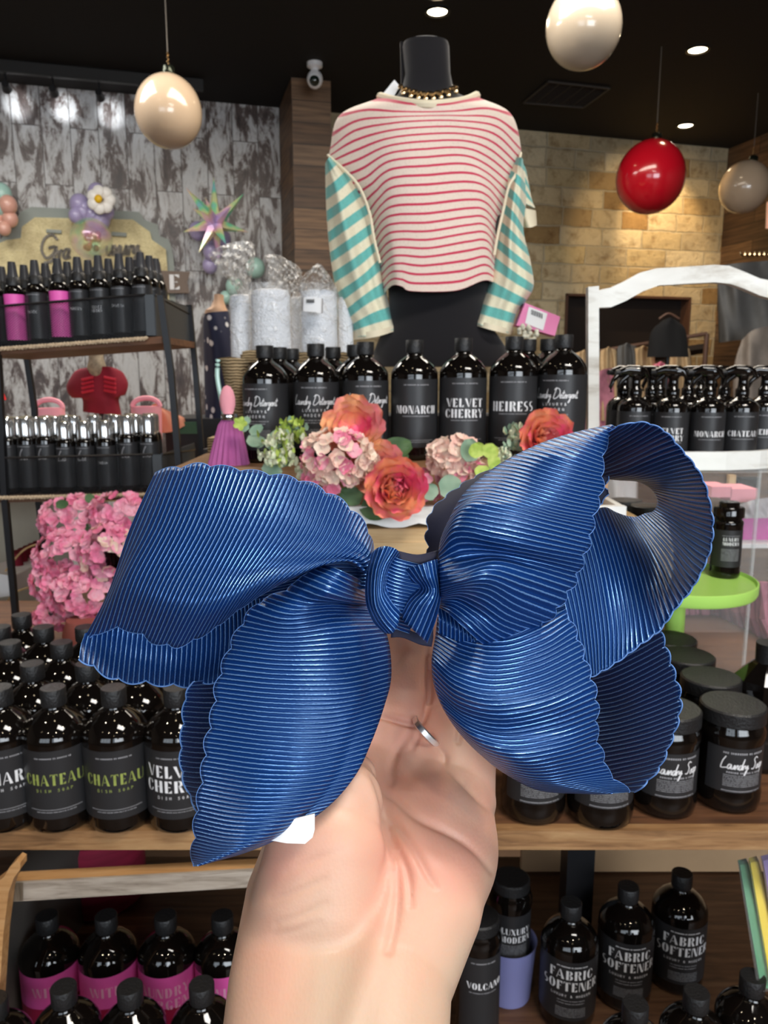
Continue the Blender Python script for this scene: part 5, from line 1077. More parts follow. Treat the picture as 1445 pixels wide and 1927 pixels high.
def crumple(name, label, pts, Y, off, n=46):
    t = thing('cellophane_top', label, 'cellophane', at(pts[0][0][0], pts[0][0][1], Y))
    g = gridpatch([[np.array([x, y, 0.]) for x, y in r] for r in pts], 26, 30); mb = MB()
    for sgn in (-1, 1):
        o = len(mb.v)
        for j in range(30):
            for i in range(26):
                u = i/25; v = j/29; fl = .035*math.sin(PI*u)*sgn*(.4+math.sin(PI*v))
                mb.v.append(tuple(at(g[j, i, 0]+random.uniform(-1, 1)*.8, g[j, i, 1]+random.uniform(-1, 1)*.8, Y+fl+.008*math.sin(i*1.3+j*.5)+.006*math.sin(i*.7-j*1.1)+random.uniform(-1, 1)*.002)))
        for j in range(29):
            for i in range(25): mb.f.append((o+j*26+i, o+j*26+i+1, o+(j+1)*26+i+1, o+(j+1)*26+i))
    par(mb.build('film', M['film2'], loc=t.location, ang=25), t)
M['film2'] = m_film('crinkled_cellophane', .30, (.82, .80, .78), 1.0, 34)
for a in ((432, 474, 556, 690, WYt+.03, 'white towel roll at the left end of the wrapped group'), (472, 545, 546, 690, WYt-.02, 'tall white towel roll, second from the left in the wrapped group'), (545, 575, 560, 690, WYt+.05, 'narrow white towel roll in the middle of the wrapped group'), (566, 634, 547, 690, WYt-.02, 'white towel roll with a white price sticker'), (636, 664, 560, 690, WYt+.04, 'white towel roll touching the teal sleeve')):
    towel_roll(*a)
st_ = thing('price_sticker', 'white barcode sticker on the wrapped towel roll', 'sticker', at(588, 572, WYt-.09))
sub(closedpatch([[(568, 559), (588, 558), (608, 562)], [(567, 586), (588, 587), (607, 590)]], WYt-.085, .006, -.004, 10, 4, 1), 'paper', M['whitec'], st_)
mb = MB()
for i in range(14): a = at(577+i*1.1, 563, WYt-.094); b = at(577+i*1.1, 570, WYt-.094); mb.box((a+b)/2, (.0008, .0004, a.z-b.z))
sub(mb, 'barcode', M['black'], st_, smooth=False)
crumple('', 'fan of crinkled cellophane standing up at the left of the wrapped towels', [[(392, 480), (405, 468), (440, 455), (470, 455), (480, 462)], [(410, 505), (430, 495), (450, 490), (470, 490), (478, 500)], [(440, 540), (446, 538), (454, 536), (462, 538), (468, 542)], [(448, 554), (452, 553), (456, 553), (460, 553), (464, 554)]], WYt-.01, 0)
crumple('', 'crinkled cellophane above the middle towel rolls, in front of the pillar', [[(497, 480), (520, 478), (540, 488), (560, 500), (568, 512)], [(505, 505), (525, 510), (545, 520), (560, 530), (570, 535)], [(500, 546), (520, 548), (540, 550), (560, 552), (572, 552)]], WYt+.01, 0)
crumple('', 'peaked crinkled cellophane above the towel roll with the sticker', [[(570, 520), (585, 505), (600, 496), (612, 508), (622, 522)], [(565, 535), (580, 530), (600, 528), (622, 535), (634, 548)], [(560, 552), (580, 550), (602, 550), (624, 552), (640, 560)]], WYt-.02, 0)
t = thing('jute_tray', 'row of round jute basket rims under the towel rolls', 'basket', at(560, 690, 1.9))
mb = MB()
for x, y in ((480, 668), (575, 672), (640, 672)):
    mb = MB()
    for k in range(4): mb.tube([at(x+24*math.cos(2*PI*i/16), y+k*4+5*math.sin(2*PI*i/16), 1.86) for i in range(16)], .0065, 6, True)
    sub(mb, 'woven_rim', M['burlap'], t)
if 1: sub(MB().box((at(560, 690, 1.9).x, 1.93, 1.33), (.42, .2, .05)), 'basket_body', M['burlap'], t, smooth=False)
# pink card with barcode right of mannequin
YC = 1.95
t = thing('pink_gift_box', 'pink gift box with a white barcode label behind the HEIRESS bottle', 'box', at(1010, 600, YC))
sub(MB().prism([at(988, 570, YC), at(1054, 596, YC), at(1044, 632, YC), at(972, 612, YC)], (0, .05, 0)), 'box_body', M['pmetal'], t, smooth=False)
sub(MB().prism([at(995, 577, YC-.002), at(1030, 590, YC-.002), at(1022, 622, YC-.002), at(988, 608, YC-.002)], (0, .001, 0)), 'barcode_label', M['whitec'], t, smooth=False)
mb = MB()
for i in range(10): a = at(1000+i*2.2, 587+i*.85, YC-.003); mb.box(a, (.001+.001*(i % 2), .0005, .012))
sub(mb, 'barcode', M['black'], t, smooth=False)
t = thing('candy_bag', 'small clear bag of pastel sweets below the pink gift box', 'bag', at(990, 628, YC-.04)); mb = MB()
for i in range(26): mb.ball(at(975+random.random()*36, 612+random.random()*30, YC-.04+random.random()*.02), .006, 8)
sub(mb, 'sweets', mat('pastel_sweets', (.75, .62, .50), .5, noise=.6, nscale=60), t)
# ================================================================== CLOTHES AND RIGHT BACKGROUND
def garment(name, label, cat, rows, Y, m, bulge=.05, wr=.01, group=None, stripes=1):
    t = thing(name, label, cat, at(rows[0][0][0], rows[0][0][1], Y), 0, group); sub(closedpatch(rows, Y, bulge, bulge*.6, 30, 40, stripes, wr), 'cloth', m, t); return t
YG = 4.6
t = thing('clothes_rail', 'dark clothes rail along the stone wall under the screen', 'clothes rail', at(1200, 655, YG))
for q in (at(1085, 668, YG), at(1330, 628, YG)): sub(MB().cyl((q.x, q.y, 0), q, .014), 'post', M['hair'], t)
if 1: sub(MB().cyl(at(1085, 668, YG), at(1330, 628, YG), .012, n=10), 'bar', M['hair'], t); sub(MB().cyl(at(1085, 690, YG+.25), at(1330, 655, YG+.25), .03, n=4), 'ledge', M['bplank'], t)
gg = 'clothes on the rail under the screen'
for i, (x0, x1, m, y0, lb) in enumerate(((1080, 1120, 'tanc', 668, 'tan garment partly behind the white caddy post'), (1128, 1162, 'tanc', 662, 'tan garment on the rail right beside the caddy post'), (1160, 1200, 'greyc', 655, 'grey garment above the trigger bottles'), (1190, 1232, 'tanc', 660, 'tan garment behind the trigger heads'), (1225, 1262, 'hpink', 690, 'bright pink garment seen between trigger bottles'), (1255, 1300, 'tanc', 660, 'tan garment under the black sweater'))):
    garment('hanging_garment', lb, 'garment', [[(x0+12, y0-6), ((x0+x1)/2, y0-10), (x1-12, y0-6)], [(x0, y0+10), ((x0+x1)/2, y0+8), (x1, y0+10)], [(x0-2, y0+130), ((x0+x1)/2, y0+130), (x1+2, y0+130)]], YG-.02, M[m], .05, .02, gg)
garment('mauve_dress', 'mauve pleated dress between the detergent bottle and the caddy', 'dress', [[(1092, 745), (1125, 700), (1170, 690)], [(1070, 800), (1110, 780), (1175, 760)], [(1050, 900), (1110, 900), (1190, 900)]], 4.58, M['mauve'], .08, .03)
t = garment('black_sweater', 'black sweater hanging in front of the dark screen', 'sweater', [[(1248, 602), (1262, 598), (1275, 604)], [(1225, 625), (1260, 618), (1290, 622)], [(1217, 672), (1258, 672), (1296, 672)]], YG-.3, M['darkc'], .06, .005)
p = at(1258, 640, YG-.3); sub(MB().cyl((p.x, p.y, 0), (p.x, p.y, p.z), .012), 'stand_pole', M['black'], t)
sub(tubepx([(1240, 600), (1258, 590), (1278, 600)], YG-.3, .006), 'hanger', M['hair'], t)
garment('grey_jacket', 'dark grey garment hanging on the brown wall at the right', 'jacket', [[(1350, 500), (1390, 495), (1450, 490)], [(1350, 560), (1395, 560), (1460, 560)], [(1352, 645), (1395, 640), (1470, 640)]], 4.6, M['greyc'], .10, .03)
garment('patterned_grey_coat', 'mottled grey coat below the dark garment at the right edge', 'coat', [[(1395, 640), (1420, 620), (1470, 610)], [(1380, 700), (1420, 700), (1475, 700)], [(1380, 830), (1420, 830), (1480, 830)]], 4.2, mat('mottled_grey', (.22, .19, .165), .9, noise=.5, nscale=12), .08, .02)
garment('peach_garment', 'peach garment edge at the right border beside the small balloon', 'garment', [[(1442, 380), (1450, 378), (1460, 376)], [(1440, 430), (1450, 430), (1460, 430)]], 4.2, M['peach'], .03, .0)
t = thing('wall_hook_rack', 'ornate gold hook rack on the brown wall at the right', 'hook rack', at(1420, 478, 4.75)); mb = MB()
for i in range(6): mb.tube([at(1398+i*9+5*math.cos(a), 474+8*math.sin(a), 4.75) for a in [PI*k/8 for k in range(9)]], .006, 6)
sub(mb, 'hooks', M['gold'], t)
# behind / inside the acrylic box, above table
t = thing('back_shelf', 'white shelf inside the background right of the flip-top jar', 'shelf', at(1420, 1025, 1.9)); a = at(1370, 1024, 1.95); b = at(1520, 1024, 1.95)
sub(MB().box(((a.x+b.x)/2, 2.05, a.z), (b.x-a.x, .25, .010)), 'board', M['whitec'], t, smooth=False)
for x0, x1, y0, y1, Y, m, nm, lb in ((1340, 1376, 916, 936, 2.0, 'pinkc', 'folded_towel', 'pale pink folded towel left of the acrylic edge strip'), (1376, 1424, 920, 945, 2.0, 'pinkc', 'folded_towel', 'pale pink folded towel above the magenta box'), (1394, 1470, 974, 1021, 1.98, 'magenta', 'magenta_box', 'magenta box on the white back shelf')):
    a = at(x0, y0, Y); b = at(x1, y1, Y); t = thing(nm, lb, nm.split('_')[1], ((a.x+b.x)/2, Y, b.z)); sub(MB().box(((a.x+b.x)/2, Y+.05, (a.z+b.z)/2), (b.x-a.x, .1, a.z-b.z)), 'fold' if 'tow' in nm else 'carton', M[m], t, smooth=False)
garment('crumpled_film_bag', 'crumpled silvery plastic bag on the magenta box', 'bag', [[(1390, 950), (1420, 940), (1460, 935)], [(1385, 962), (1420, 960), (1460, 958)], [(1395, 976), (1420, 975), (1460, 975)]], 1.98, mat('silvery_bag', (.50, .47, .50), .25, noise=.4, nscale=30), .03, .008)
t = thing('back_bench', 'dark backing board behind the acrylic display box', 'board', at(1400, 1100, 2.3)); a = at(1120, 890, 2.32); b = at(1620, 1130, 2.32)
sub(MB().box(((a.x+b.x)/2, 2.34, (a.z+TZ)/2), (b.x-a.x, .03, a.z-TZ)), 'board', wood('dark_back_board', (.05, .028, .016), (.13, .07, .035), (.20, .12, .07), 1.2, 0), t, smooth=False)
a = at(1385, 898, 2.31); b = at(1425, 925, 2.31); t = thing('black_picture_board', 'small black board behind the acrylic box above the pink towels', 'board', a); sub(MB().box(((a+b)/2), (b.x-a.x, .03, a.z-b.z)), 'panel', M['darkc'], t, smooth=False); sub(MB().box(at(1375, 912, 2.31), (.02, .02, .06)), 'wood_side', M['tan'], t, smooth=False)
t = thing('fringed_blanket', 'mauve and pink fringed blanket hanging behind the green cake stand', 'blanket', at(1330, 1130, 2.1)); mb = MB()
for i in range(44):
    x = 1225+i*5; y0 = 1095; y1 = 1168+6*math.sin(i)+max(0, i-24)*3.6; Yv = 2.06-.01*(i % 2)-(0 if i < 24 else (i-24)*.012)
    pts = [at(x+2*math.sin(i), y0, Yv), at(x+3*math.sin(i*1.7), (y0+y1)/2, Yv-.012), at(x+2+max(0, i-24)*1.1, y1, Yv-.01)]; mb.tube(pts, [.010, .011, .006], 7)
sub(mb, 'fringe', M['mauve'], t)
t = thing('plastic_wrapped_bottle', 'black bottle in loose plastic wrap at the right edge of the table', 'bottle', at(1440, 1250, 1.35)); a = atz(1448, 1215, 1.06)
t.location = (a.x, a.y, TZ); MB().lathe([(.05, 0), (.054, .01), (.054, .13), (.05, .15), (.03, .17), (.018, .18), (.018, .205), (0, .206)], 9).build('wrapped_body', M['glass'], t, ang=20); MB().lathe([(.02, .175), (.021, .21), (0, .211)], 20).build('cap', M['cap'], t)
# jars seen through the loop opening: on the riser
jr = jar(False, .09, .042, None, .02, 'riser_jar', .041)
for x, y, Y, lb in ((1177, 940, 1.95, 'grey-lidded jar seen through the opening of the right loop'), (1218, 950, 1.88, 'second grey-lidded jar seen through the loop opening, lower right')):
    p = at(x, y, Y); instance(jr, (p.x, p.y, p.z-.09), 0, lb, 'jars seen through the bow loop')
t = thing('jar_plinth', 'wooden plinth under the jars seen through the loop opening', 'plinth', (at(1190, 950, 1.95).x, 2.0, TZ)); zz = at(1218, 950, 1.88).z-.09
sub(MB().box((at(1190, 950, 1.95).x, 2.0, (TZ+zz)/2), (.20, .26, zz-TZ)), 'plinth_body', M['table'], t, smooth=False)
# crinkled white paper behind those jars
t = thing('white_paper_bag', 'white crumpled paper seen at the top of the loop opening', 'paper', at(1160, 900, 2.15)); sub(closedpatch([[(1130, 890), (1165, 888), (1200, 890)], [(1130, 950), (1165, 950), (1200, 945)], [(1132, 1186), (1165, 1187), (1198, 1186)]], 2.15, .03, .01, 14, 14, 1, .006), 'paper', M['whitec'], t)
# ================================================================== LEFT BACKGROUND BELOW THE RACK
t = thing('wood_crate', 'pale wooden crate of dark jars behind the left rack legs', 'crate', at(60, 1070, 2.4))
a = at(20, 1118, 2.35); b = at(88, 1062, 2.6); 
sub(MB().prism([at(26, 1095, 2.3), at(88, 1060, 2.55), at(88, 1082, 2.55), at(26, 1120, 2.3)], (0, .02, 0)), 'side_slat', M['tan'], t, smooth=False)
sub(MB().prism([at(-30, 1075, 2.3), at(-30, 1130, 2.3), at(26, 1120, 2.3), at(26, 1085, 2.3)], (0, .3, 0)), 'end_panel', M['whitec'], t, smooth=False)
for i in range(6):
    mb = MB().lathe([(.022, 0), (.022, .07), (0, .071)], 16, at(32+i*9, 1080-i*5, 2.42+i*.05)); sub(mb, 'dark_jar', M['redd'], t)
t = thing('stone_slab', 'pale mottled stone slab behind the left rack legs', 'slab', at(60, 1000, 2.8)); sub(MB().prism([at(-60, 935, 2.9), at(130, 935, 2.9), at(130, 1240, 2.9), at(-60, 1240, 2.9)], (0, .03, 0)), 'slab', M['stone2'] if 'stone2' in M else mat('pale_stone', (.50, .46, .36), .8, noise=.35, nscale=5), t, smooth=False)
t = thing('straw_stems', 'two dry straw stems crossing behind the left rack leg', 'stem', at(60, 1050, 2.3))
for pts in ([(10, 1075), (45, 1035), (85, 1020)], [(92, 1020), (84, 1050), (76, 1080)], [(0, 1150), (30, 1115), (75, 1100)]): sub(tubepx(pts, 2.28, .003), 'stem', M['tan'], t)
# ================================================================== CRATE, LOWER ITEMS
t = thing('bottle_crate', 'wooden crate with a weathered grey rail and rounded side at the lower left', 'crate', at(200, 1700, 1.0))
a = at(22, 1655, 1.0); b = at(520, 1628, 1.02)
zf = [at(22, 1662, 1.0), at(600, 1630, 1.02), at(600, 1662, 1.02), at(22, 1697, 1.0)]
sub(MB().prism(zf, (0, .004, 0)), 'rail_face', M['grey'], t, smooth=False)
sub(MB().prism([p+Vector((0, .0045, 0)) for p in zf], (0, .022, 0)), 'rail', M['orange'], t, smooth=False)
sub(MB().prism([at(22, 1664, .998), at(43, 1662, .998), at(43, 1695, .998), at(22, 1697, .998)], (0, .001, 0)), 'rail_end', wood('rail_end_wood', (.12, .09, .06), (.24, .19, .14), (.3, .25, .19), 3, 2), t, smooth=False)
sd = [(8, 1650), (18, 1632), (30, 1620), (38, 1624), (38, 1636), (26, 1652), (16, 1680), (6, 1760), (-2, 1880), (-10, 1960), (-60, 1960), (-60, 1700)]
sub(MB().prism([at(x, y, .965) for x, y in sd], (0, .02, 0)), 'side_panel', M['orange'], t, smooth=False)
sub(MB().box((-.605, 1.20, LZ+.14), (.014, .42, .28)), 'inner_side', mat('dark_grey_board', (.11, .10, .09), .8), t, smooth=False)  # inner side in one even dark grey
t = thing('striped_fabric_roll', 'wine red roll with dark curved stripes in the shade under the table', 'fabric roll', (at(180, 1610, 1.45).x, 1.45, LZ+.0)); p = at(180, 1610, 1.45)
sub(MB().lathe([(.09, 0), (.095, .02), (.095, p.z-LZ+.05), (.085, p.z-LZ+.06)], 30, (p.x, 1.46, LZ)), 'roll', mat('wine_roll', (.34, .02, .06), .7, noise=.6, nscale=9, stretch=(1, 1, 9)), t)
a = atz(962, 1650, LZ+.225); t = thing('lavender_bin', 'periwinkle plastic bin around the foot of the taller-looking jar', 'bin', (a.x, a.y, LZ))
MB().lathe([(.038, 0), (.0455, .105), (.048, .107), (.0465, .103), (.0385, .001)], 40, cap=False).build('bin_wall', M['peri'], t)
for i, (x0, m, lb) in enumerate(((1392, 'dgreen', 'green sheet packet, leftmost of the upright packets at the right edge'), (1412, 'yel', 'yellow sheet packet between the green and violet ones'), (1436, 'viol', 'violet sheet packet cut by the right edge'))):
    t = thing('sheet_packet', lb, 'packet', atd(x0, 1640, 1.15), 0, 'upright sheet packets at the right edge')
    q = [atd(x0, 1628-i*4, 1.18), atd(x0+16, 1624-i*4, 1.20), atd(x0+78, 1860, 1.12), atd(x0+40, 1860, 1.10)]
    sub(MB().prism(q, (.002, .012, 0)), 'sheet', M[m], t, smooth=False)
    q = [atd(x0-5, 1618-i*4, 1.178), atd(x0+20, 1614-i*4, 1.198), atd(x0+82, 1864, 1.118), atd(x0+34, 1864, 1.098)]
    sub(MB().prism(q, (.002, -.002, 0)), 'clear_sleeve', M['acry'], t, smooth=False)
# ================================================================== FLOWERS
def petal(mb, c, nrm, up, L_, W_, cup, n=5, tip=.0):
    nrm = nrm.normalized(); s = up.cross(nrm)
    if s.length < .01: s = Vector((1, 0, 0)).cross(nrm)
    s.normalize(); u = nrm.cross(s).normalized()
    vs = []; o = []
    for j in range(n+1):
        v = j/n; wd = W_*math.sin(PI*min(1, .12+v*.80))**.7
        for i in range(n+1):
            w_ = (i/n-.5)*2; q = c+u*(L_*v)+s*(wd*w_)+nrm*(cup*L_*(v*v*.9+.35*w_*w_*v)+.05*L_*math.sin(5*w_+3*v)*v)
            vs.append(q)
    mb.add(vs, [(j*(n+1)+i, j*(n+1)+i+1, (j+1)*(n+1)+i+1, (j+1)*(n+1)+i) for j in range(n) for i in range(n)])
def peony(px, py, Y, R, m, label, facing=(0, -1, .25), layers=5, inner=None, openness=1.0):
    c = at(px, py, Y); t = thing('peony', label, 'flower', c, 0, 'peonies in the white tray'); f = Vector(facing).normalized(); q = f.to_track_quat('Z', 'Y')
    for part_, rng, mm in (('outer_petals', range(0, layers-2), m), ('inner_petals', range(layers-2, layers), inner or m)):
        mb = MB()
        for k in rng:
            fr2 = 1-k/layers*.72; n = 9-k
            for i in range(n):
                a = 2*PI*i/n+k*.7+random.uniform(-.15, .15); rad = q @ Vector((math.cos(a), math.sin(a), 0)); tilt = (.35+k*.24)*openness
                dirn = (rad*math.cos(tilt)+f*math.sin(tilt)); nr = (f*math.cos(tilt)-rad*math.sin(tilt))
                petal(mb, f*(R*.06*k)+rad*R*.10, nr, dirn, R*(1.0*fr2+.15), R*.52*(fr2*.7+.35), .32)
        if part_ == 'inner_petals': mb.ball(f*R*.12, R*.22, 12)
        mb.build(part_, M[mm], t, recalc=False)
    return t
def fix_petal_dir(): pass
def hydrangea(px, py, Y, Rx, Ry, n, m, label, fl=.014, group='hydrangea heads in the white tray', name='hydrangea', m2=None, both=False):
    c = at(px, py, Y); t = thing(name, label, 'flower', c, 0, group)
    for part_, cnt, mm in (('florets', n, m), ('pale_florets', n//3, m2 or m)):
        mb = MB()
        for i in range(cnt):
            z = random.uniform(-.75, 1); a = random.uniform(0, 2*PI); rr = math.sqrt(max(0, 1-z*z)); d = Vector((rr*math.cos(a), -abs(rr*math.sin(a)) if not both else rr*math.sin(a), z)); p = Vector((d.x*Rx, d.y*min(Rx, Ry)*.8, d.z*Ry)); nr = Vector((d.x/Rx, d.y/min(Rx, Ry), d.z/Ry)).normalized()+Vector((random.uniform(-.4, .4), random.uniform(-.4, .1), random.uniform(-.3, .4))); nr.normalize()
            s = nr.orthogonal().normalized(); an0 = random.uniform(0, PI)
            for k in range(4):
                dr = Quaternion(nr, an0+k*PI/2) @ s; petal(mb, p, nr, dr, fl, fl*.62, .25, 3)
            mb.ball(p+nr*fl*.12, fl*.12, 6)
        mb.build(part_, M[mm], t, recalc=False)
    return t
# petal() builds along u = nrm x (up x nrm); up is the growth direction
FY = 1.40
hydrangea(636, 862, FY-.015, .064, .050, 46, 'blush', 'blush pink hydrangea head left of the coral peonies', .015, m2='rose')
hydrangea(612, 905, FY-.01, .036, .028, 16, 'rose', 'pink hydrangea florets at the lower left of the arrangement', .015, m2='blush')
hydrangea(856, 862, FY+.02, .045, .038, 22, 'blush', 'blush hydrangea head below the VELVET CHERRY bottle', .016)
hydrangea(892, 905, FY, .042, .034, 18, 'blush', 'blush hydrangea head low beside the right loop', .016, m2='rose')
hydrangea(800, 915, FY+.03, .030, .028, 16, 'rose', 'small rose hydrangea between the coral peony and the grey-green leaf', .012)
hydrangea(575, 900, FY+.03, .026, .020, 12, 'lightcream', 'cream floret sprig touching the scalloped loop edge', .009)
peony(668, 810, FY+.04, .052, 'orangep', 'peach and orange open peony, topmost in the arrangement', (-.1, -1, .35), 4, 'coral', .55)
peony(706, 880, FY+.02, .046, 'orangep', 'orange peony in the middle of the arrangement', (.2, -1, .1), 4, None, .6)
peony(741, 920, FY-.03, .054, 'coral', 'coral pink peony resting on the white tray edge', (.1, -1, .15), 6, 'coral', 1.0)
peony(1018, 832, FY+.04, .052, 'coral', 'coral peony half hidden behind the right loop', (.2, -1, .3), 5, 'orangep', .9)
def leafthing(name, label, px, py, Y, pts, m, parts='leaf', group=None):
    c = at(px, py, Y); t = thing(name, label, 'foliage', c, 0, group)
    for (dx, dy, L_, W_, ang, tl) in pts:
        mb = MB(); d = Vector((math.cos(ang), 0, math.sin(ang))); nr = Vector((.1*math.sin(ang), -1, tl)).normalized(); petal(mb, at(px+dx, py+dy, Y)-c, nr, d, L_, W_, .10, 6); mb.build(parts, M[m], t, recalc=False)
    return t
leafthing('rose_leaf', 'large dark green leaf right of the orange peony', 718, 852, FY+.03, [(-5, 0, .062, .022, .25, .3), (-2, 10, .052, .020, -.05, .4)], 'leaf')
leafthing('rose_leaf', 'dark green leaf under the coral peony by the left loop', 690, 950, FY-.02, [(-10, 0, .05, .02, -.4, .3), (-10, -10, .04, .018, 2.8, .3)], 'leaf')
leafthing('eucalyptus_sprig', 'grey-green round eucalyptus leaves below the blush hydrangea', 845, 925, FY-.03, [(-18, -5, .040, .022, .2, .2), (0, 20, .03, .018, -.7, .2), (-25, 10, .028, .016, 2.4, .2)], 'sage')
leafthing('eucalyptus_sprig', 'grey-green leaves around the lime succulent', 905, 862, FY-.02, [(-18, 6, .040, .018, 1.7, .2), (0, 30, .04, .022, -.6, .2), (10, 20, .035, .018, -.9, .2)], 'sage')
leafthing('succulent_head', 'round lime green succulent leaves above the right loop', 912, 850, FY-.04, [(-10, 10, .026, .016, 1.9, .1), (2, 10, .026, .016, .9, .1), (6, 22, .022, .014, .2, .1), (-4, 26, .022, .014, -1.6, .1)], 'limel')
leafthing('leafy_sprig', 'pale green leafy sprig beside the mauve tassel', 470, 815, 1.5, [(0, 0, .028, .010, .5, .3), (-5, 10, .03, .012, -.4, .3), (-5, -5, .02, .01, 2.2, .3), (5, 18, .026, .012, .1, .3), (-8, -18, .014, .008, 1.2, .3)], 'sage')
leafthing('lime_sprig', 'tiny lime green flower sprig above the leafy sprig', 452, 797, 1.5, [(0, 0, .014, .006, a, .1) for a in (0, 1.2, 2.4, 3.6, 4.9)], 'limel')
def sprig(px, py, Y, W_, H_, n, m, label, m2='leaf'):
    c = at(px, py, Y); t = thing('filler_sprig', label, 'foliage', c, 0, 'feathery filler sprigs in the white tray'); mb = MB(); mg = MB()
    for i in range(n):
        p = Vector((random.gauss(0, W_*.45), random.uniform(-.02, .02), random.uniform(-H_*.5, H_*.5))); d = Vector((p.x*2, -.4, .5+random.random()))
        tgt = mb if i % 3 else mg
        petal(tgt, p, Vector((random.uniform(-1, 1), -1, random.uniform(-.5, 1))), d, .014, .0045, .3, 2)
        if i % 2: mb.ball(p+Vector((random.uniform(-.006, .006), -.004, .004)), .0030, 6)
    mb.build('blossoms', M[m], t, recalc=False); mg.build('fine_leaves', M[m2], t, recalc=False)
sprig(525, 850, FY+.03, .04, .06, 130, 'lightcream', 'fluffy green-white filler sprig left of the pink hydrangea', 'limel')
sprig(552, 815, FY+.06, .025, .04, 60, 'limel', 'upright green filler sprig in front of the second script bottle', 'sage')
sprig(965, 830, FY+.04, .016, .045, 50, 'lightcream', 'pale fern-like sprig in front of the HEIRESS bottle', 'sage')
sprig(945, 862, FY+.01, .02, .02, 30, 'lightcream', 'white filler sprig touching the right loop', 'sage')
leafthing('rose_leaf', 'sage leaves behind the fluffy filler sprig', 505, 845, FY+.05, [(0, 0, .05, .016, .9, .3), (0, 20, .05, .018, .1, .3), (-10, 30, .04, .015, -.5, .3)], 'sage')
# hanging hydrangea garland at left
gh_ = 'pink hydrangea heads hanging on the left'
for i, (x, y, Y, rx, ry, n, lb) in enumerate(((150, 980, 1.66, .085, .055, 46, 'at the top, just under the rack shelf'), (225, 968, 1.62, .065, .045, 30, 'at the top right, touching the blue loop'), (140, 1050, 1.62, .085, .06, 50, 'in the centre of the cascade'), (205, 1040, 1.58, .06, .06, 34, 'beside the left fold of the bow'), (105, 1095, 1.62, .05, .05, 26, 'lowest on the left of the cascade'), (160, 1125, 1.58, .075, .06, 44, 'at the bottom, above the soap bottle caps'), (110, 1160, 1.58, .05, .03, 16, 'the sparse low one trailing down to the caps'))):
    hydrangea(x, y, Y, rx, ry, int(n*1.7), 'hpink', 'pink hydrangea head %s' % lb, .0132, gh_, 'hydrangea', m2='rose' if i != 3 else 'blush')
t = thing('flower_vase', 'terracotta pink vase foot under the hanging hydrangeas', 'vase', atz(165, 1185, TZ+.12)); a = atz(165, 1190, TZ+.12); t.location = (a.x, a.y, TZ)
MB().lathe([(.03, 0), (.035, .01), (.045, .06), (.05, .12), (.04, .15)], 24).build('vase_body', mat('terracotta', (.40, .12, .10), .7, noise=.3), t)
leafthing('green_leaf', 'bright green leaf at the top of the pink hydrangeas', 110, 950, 1.62, [(-5, 0, .028, .010, .1, .2), (55, -4, .02, .012, 1.0, .2), (45, 35, .02, .010, -1.0, .2)], 'leaf')
t = thing('black_jar', 'dark jar between the pink hydrangeas and the fold of the bow', 'jar', (0, 0, 0)); p = at(222, 1055, 1.62); t.location = (p.x, p.y, TZ)
MB().lathe([(.03, 0), (.032, .01), (.032, .30), (.034, .305), (.034, .335), (0, .337)], 28).build('jar_body', M['glass'], t)
# ================================================================== HAND (signed-distance surface -> one continuous skin mesh)
RX = Vector((1, 0, 0)); FW = Vector((0, cP, -sP)); UP = Vector((0, sP, cP))
Rm = np.array([[*RX], [*UP], [*FW]])        # rows: camera axes in world
def cam3(px, py, d): return np.array([(px-722.5)/FPX*d, (963.5-py)/FPX*d, d])
def c2w(A_): return A_ @ Rm + np.array([0, 0, CAMZ])
ZS = 1.35
def chain(pts, k): return ([(cam3(x, y, d), r*d/FPX) for x, y, d, r in pts], k)
CH = [
 chain([(545, 2060, .235, 140), (557, 1850, .262, 126), (592, 1700, .280, 131), (632, 1600, .297, 132)], .012),
 chain([(690, 2060, .235, 150), (722, 1850, .262, 128), (776, 1700, .280, 131), (800, 1600, .300, 128)], .012),
 chain([(800, 1600, .300, 128), (833, 1510, .318, 100), (852, 1430, .326, 82), (866, 1375, .333, 66)], .008),
 chain([(740, 1600, .300, 108), (778, 1490, .318, 74), (803, 1400, .332, 60)], .007),
 chain([(700, 1580, .300, 100), (722, 1460, .320, 72), (742, 1360, .333, 60)], .007),
 chain([(660, 1560, .298, 90), (655, 1440, .320, 70), (672, 1340, .333, 56)], .007),
 chain([(596, 1700, .268, 124), (612, 1600, .270, 112), (640, 1510, .277, 80), (668, 1458, .287, 40)], .0035),
 chain([(615, 1600, .283, 90), (572, 1450, .296, 62), (540, 1340, .305, 52), (560, 1240, .312, 46)], .006),
 # fingers
 chain([(668, 1345, .333, 50), (684, 1270, .336, 43), (700, 1190, .334, 40), (735, 1130, .325, 38)], .002),
 chain([(744, 1362, .333, 52), (757, 1290, .335, 47), (764, 1215, .332, 44), (768, 1130, .325, 41)], .002),
 chain([(808, 1398, .335, 46), (832, 1335, .340, 43), (846, 1260, .338, 40), (836, 1170, .331, 38)], .002),
 chain([(868, 1385, .334, 58), (893, 1320, .339, 47), (900, 1240, .338, 42), (880, 1170, .332, 38)], .0035),
]
def seg(P, a, b, ra, rb):
    s = np.array([1, 1, ZS]); a = a*s; b = b*s
    ba = b-a; L2 = ba @ ba; h = np.clip((P-a) @ ba/L2, 0, 1); d = P-a-h[..., None]*ba
    return np.sqrt((d*d).sum(-1))-(ra+(rb-ra)*h)
def smin(a, b, k): 
    h = np.clip(.5+.5*(b-a)/k, 0, 1); return b+(a-b)*h-k*h*(1-h)
def sdf(P):
    Q = P*np.array([1, 1, ZS]); D = None
    for pts, k in CH:
        c = None
        for (a, ra), (b, rb) in zip(pts[:-1], pts[1:]):
            e = seg(Q, a, b, ra, rb); c = e if c is None else np.minimum(c, e)
        D = c if D is None else smin(D, c, k)
    return D
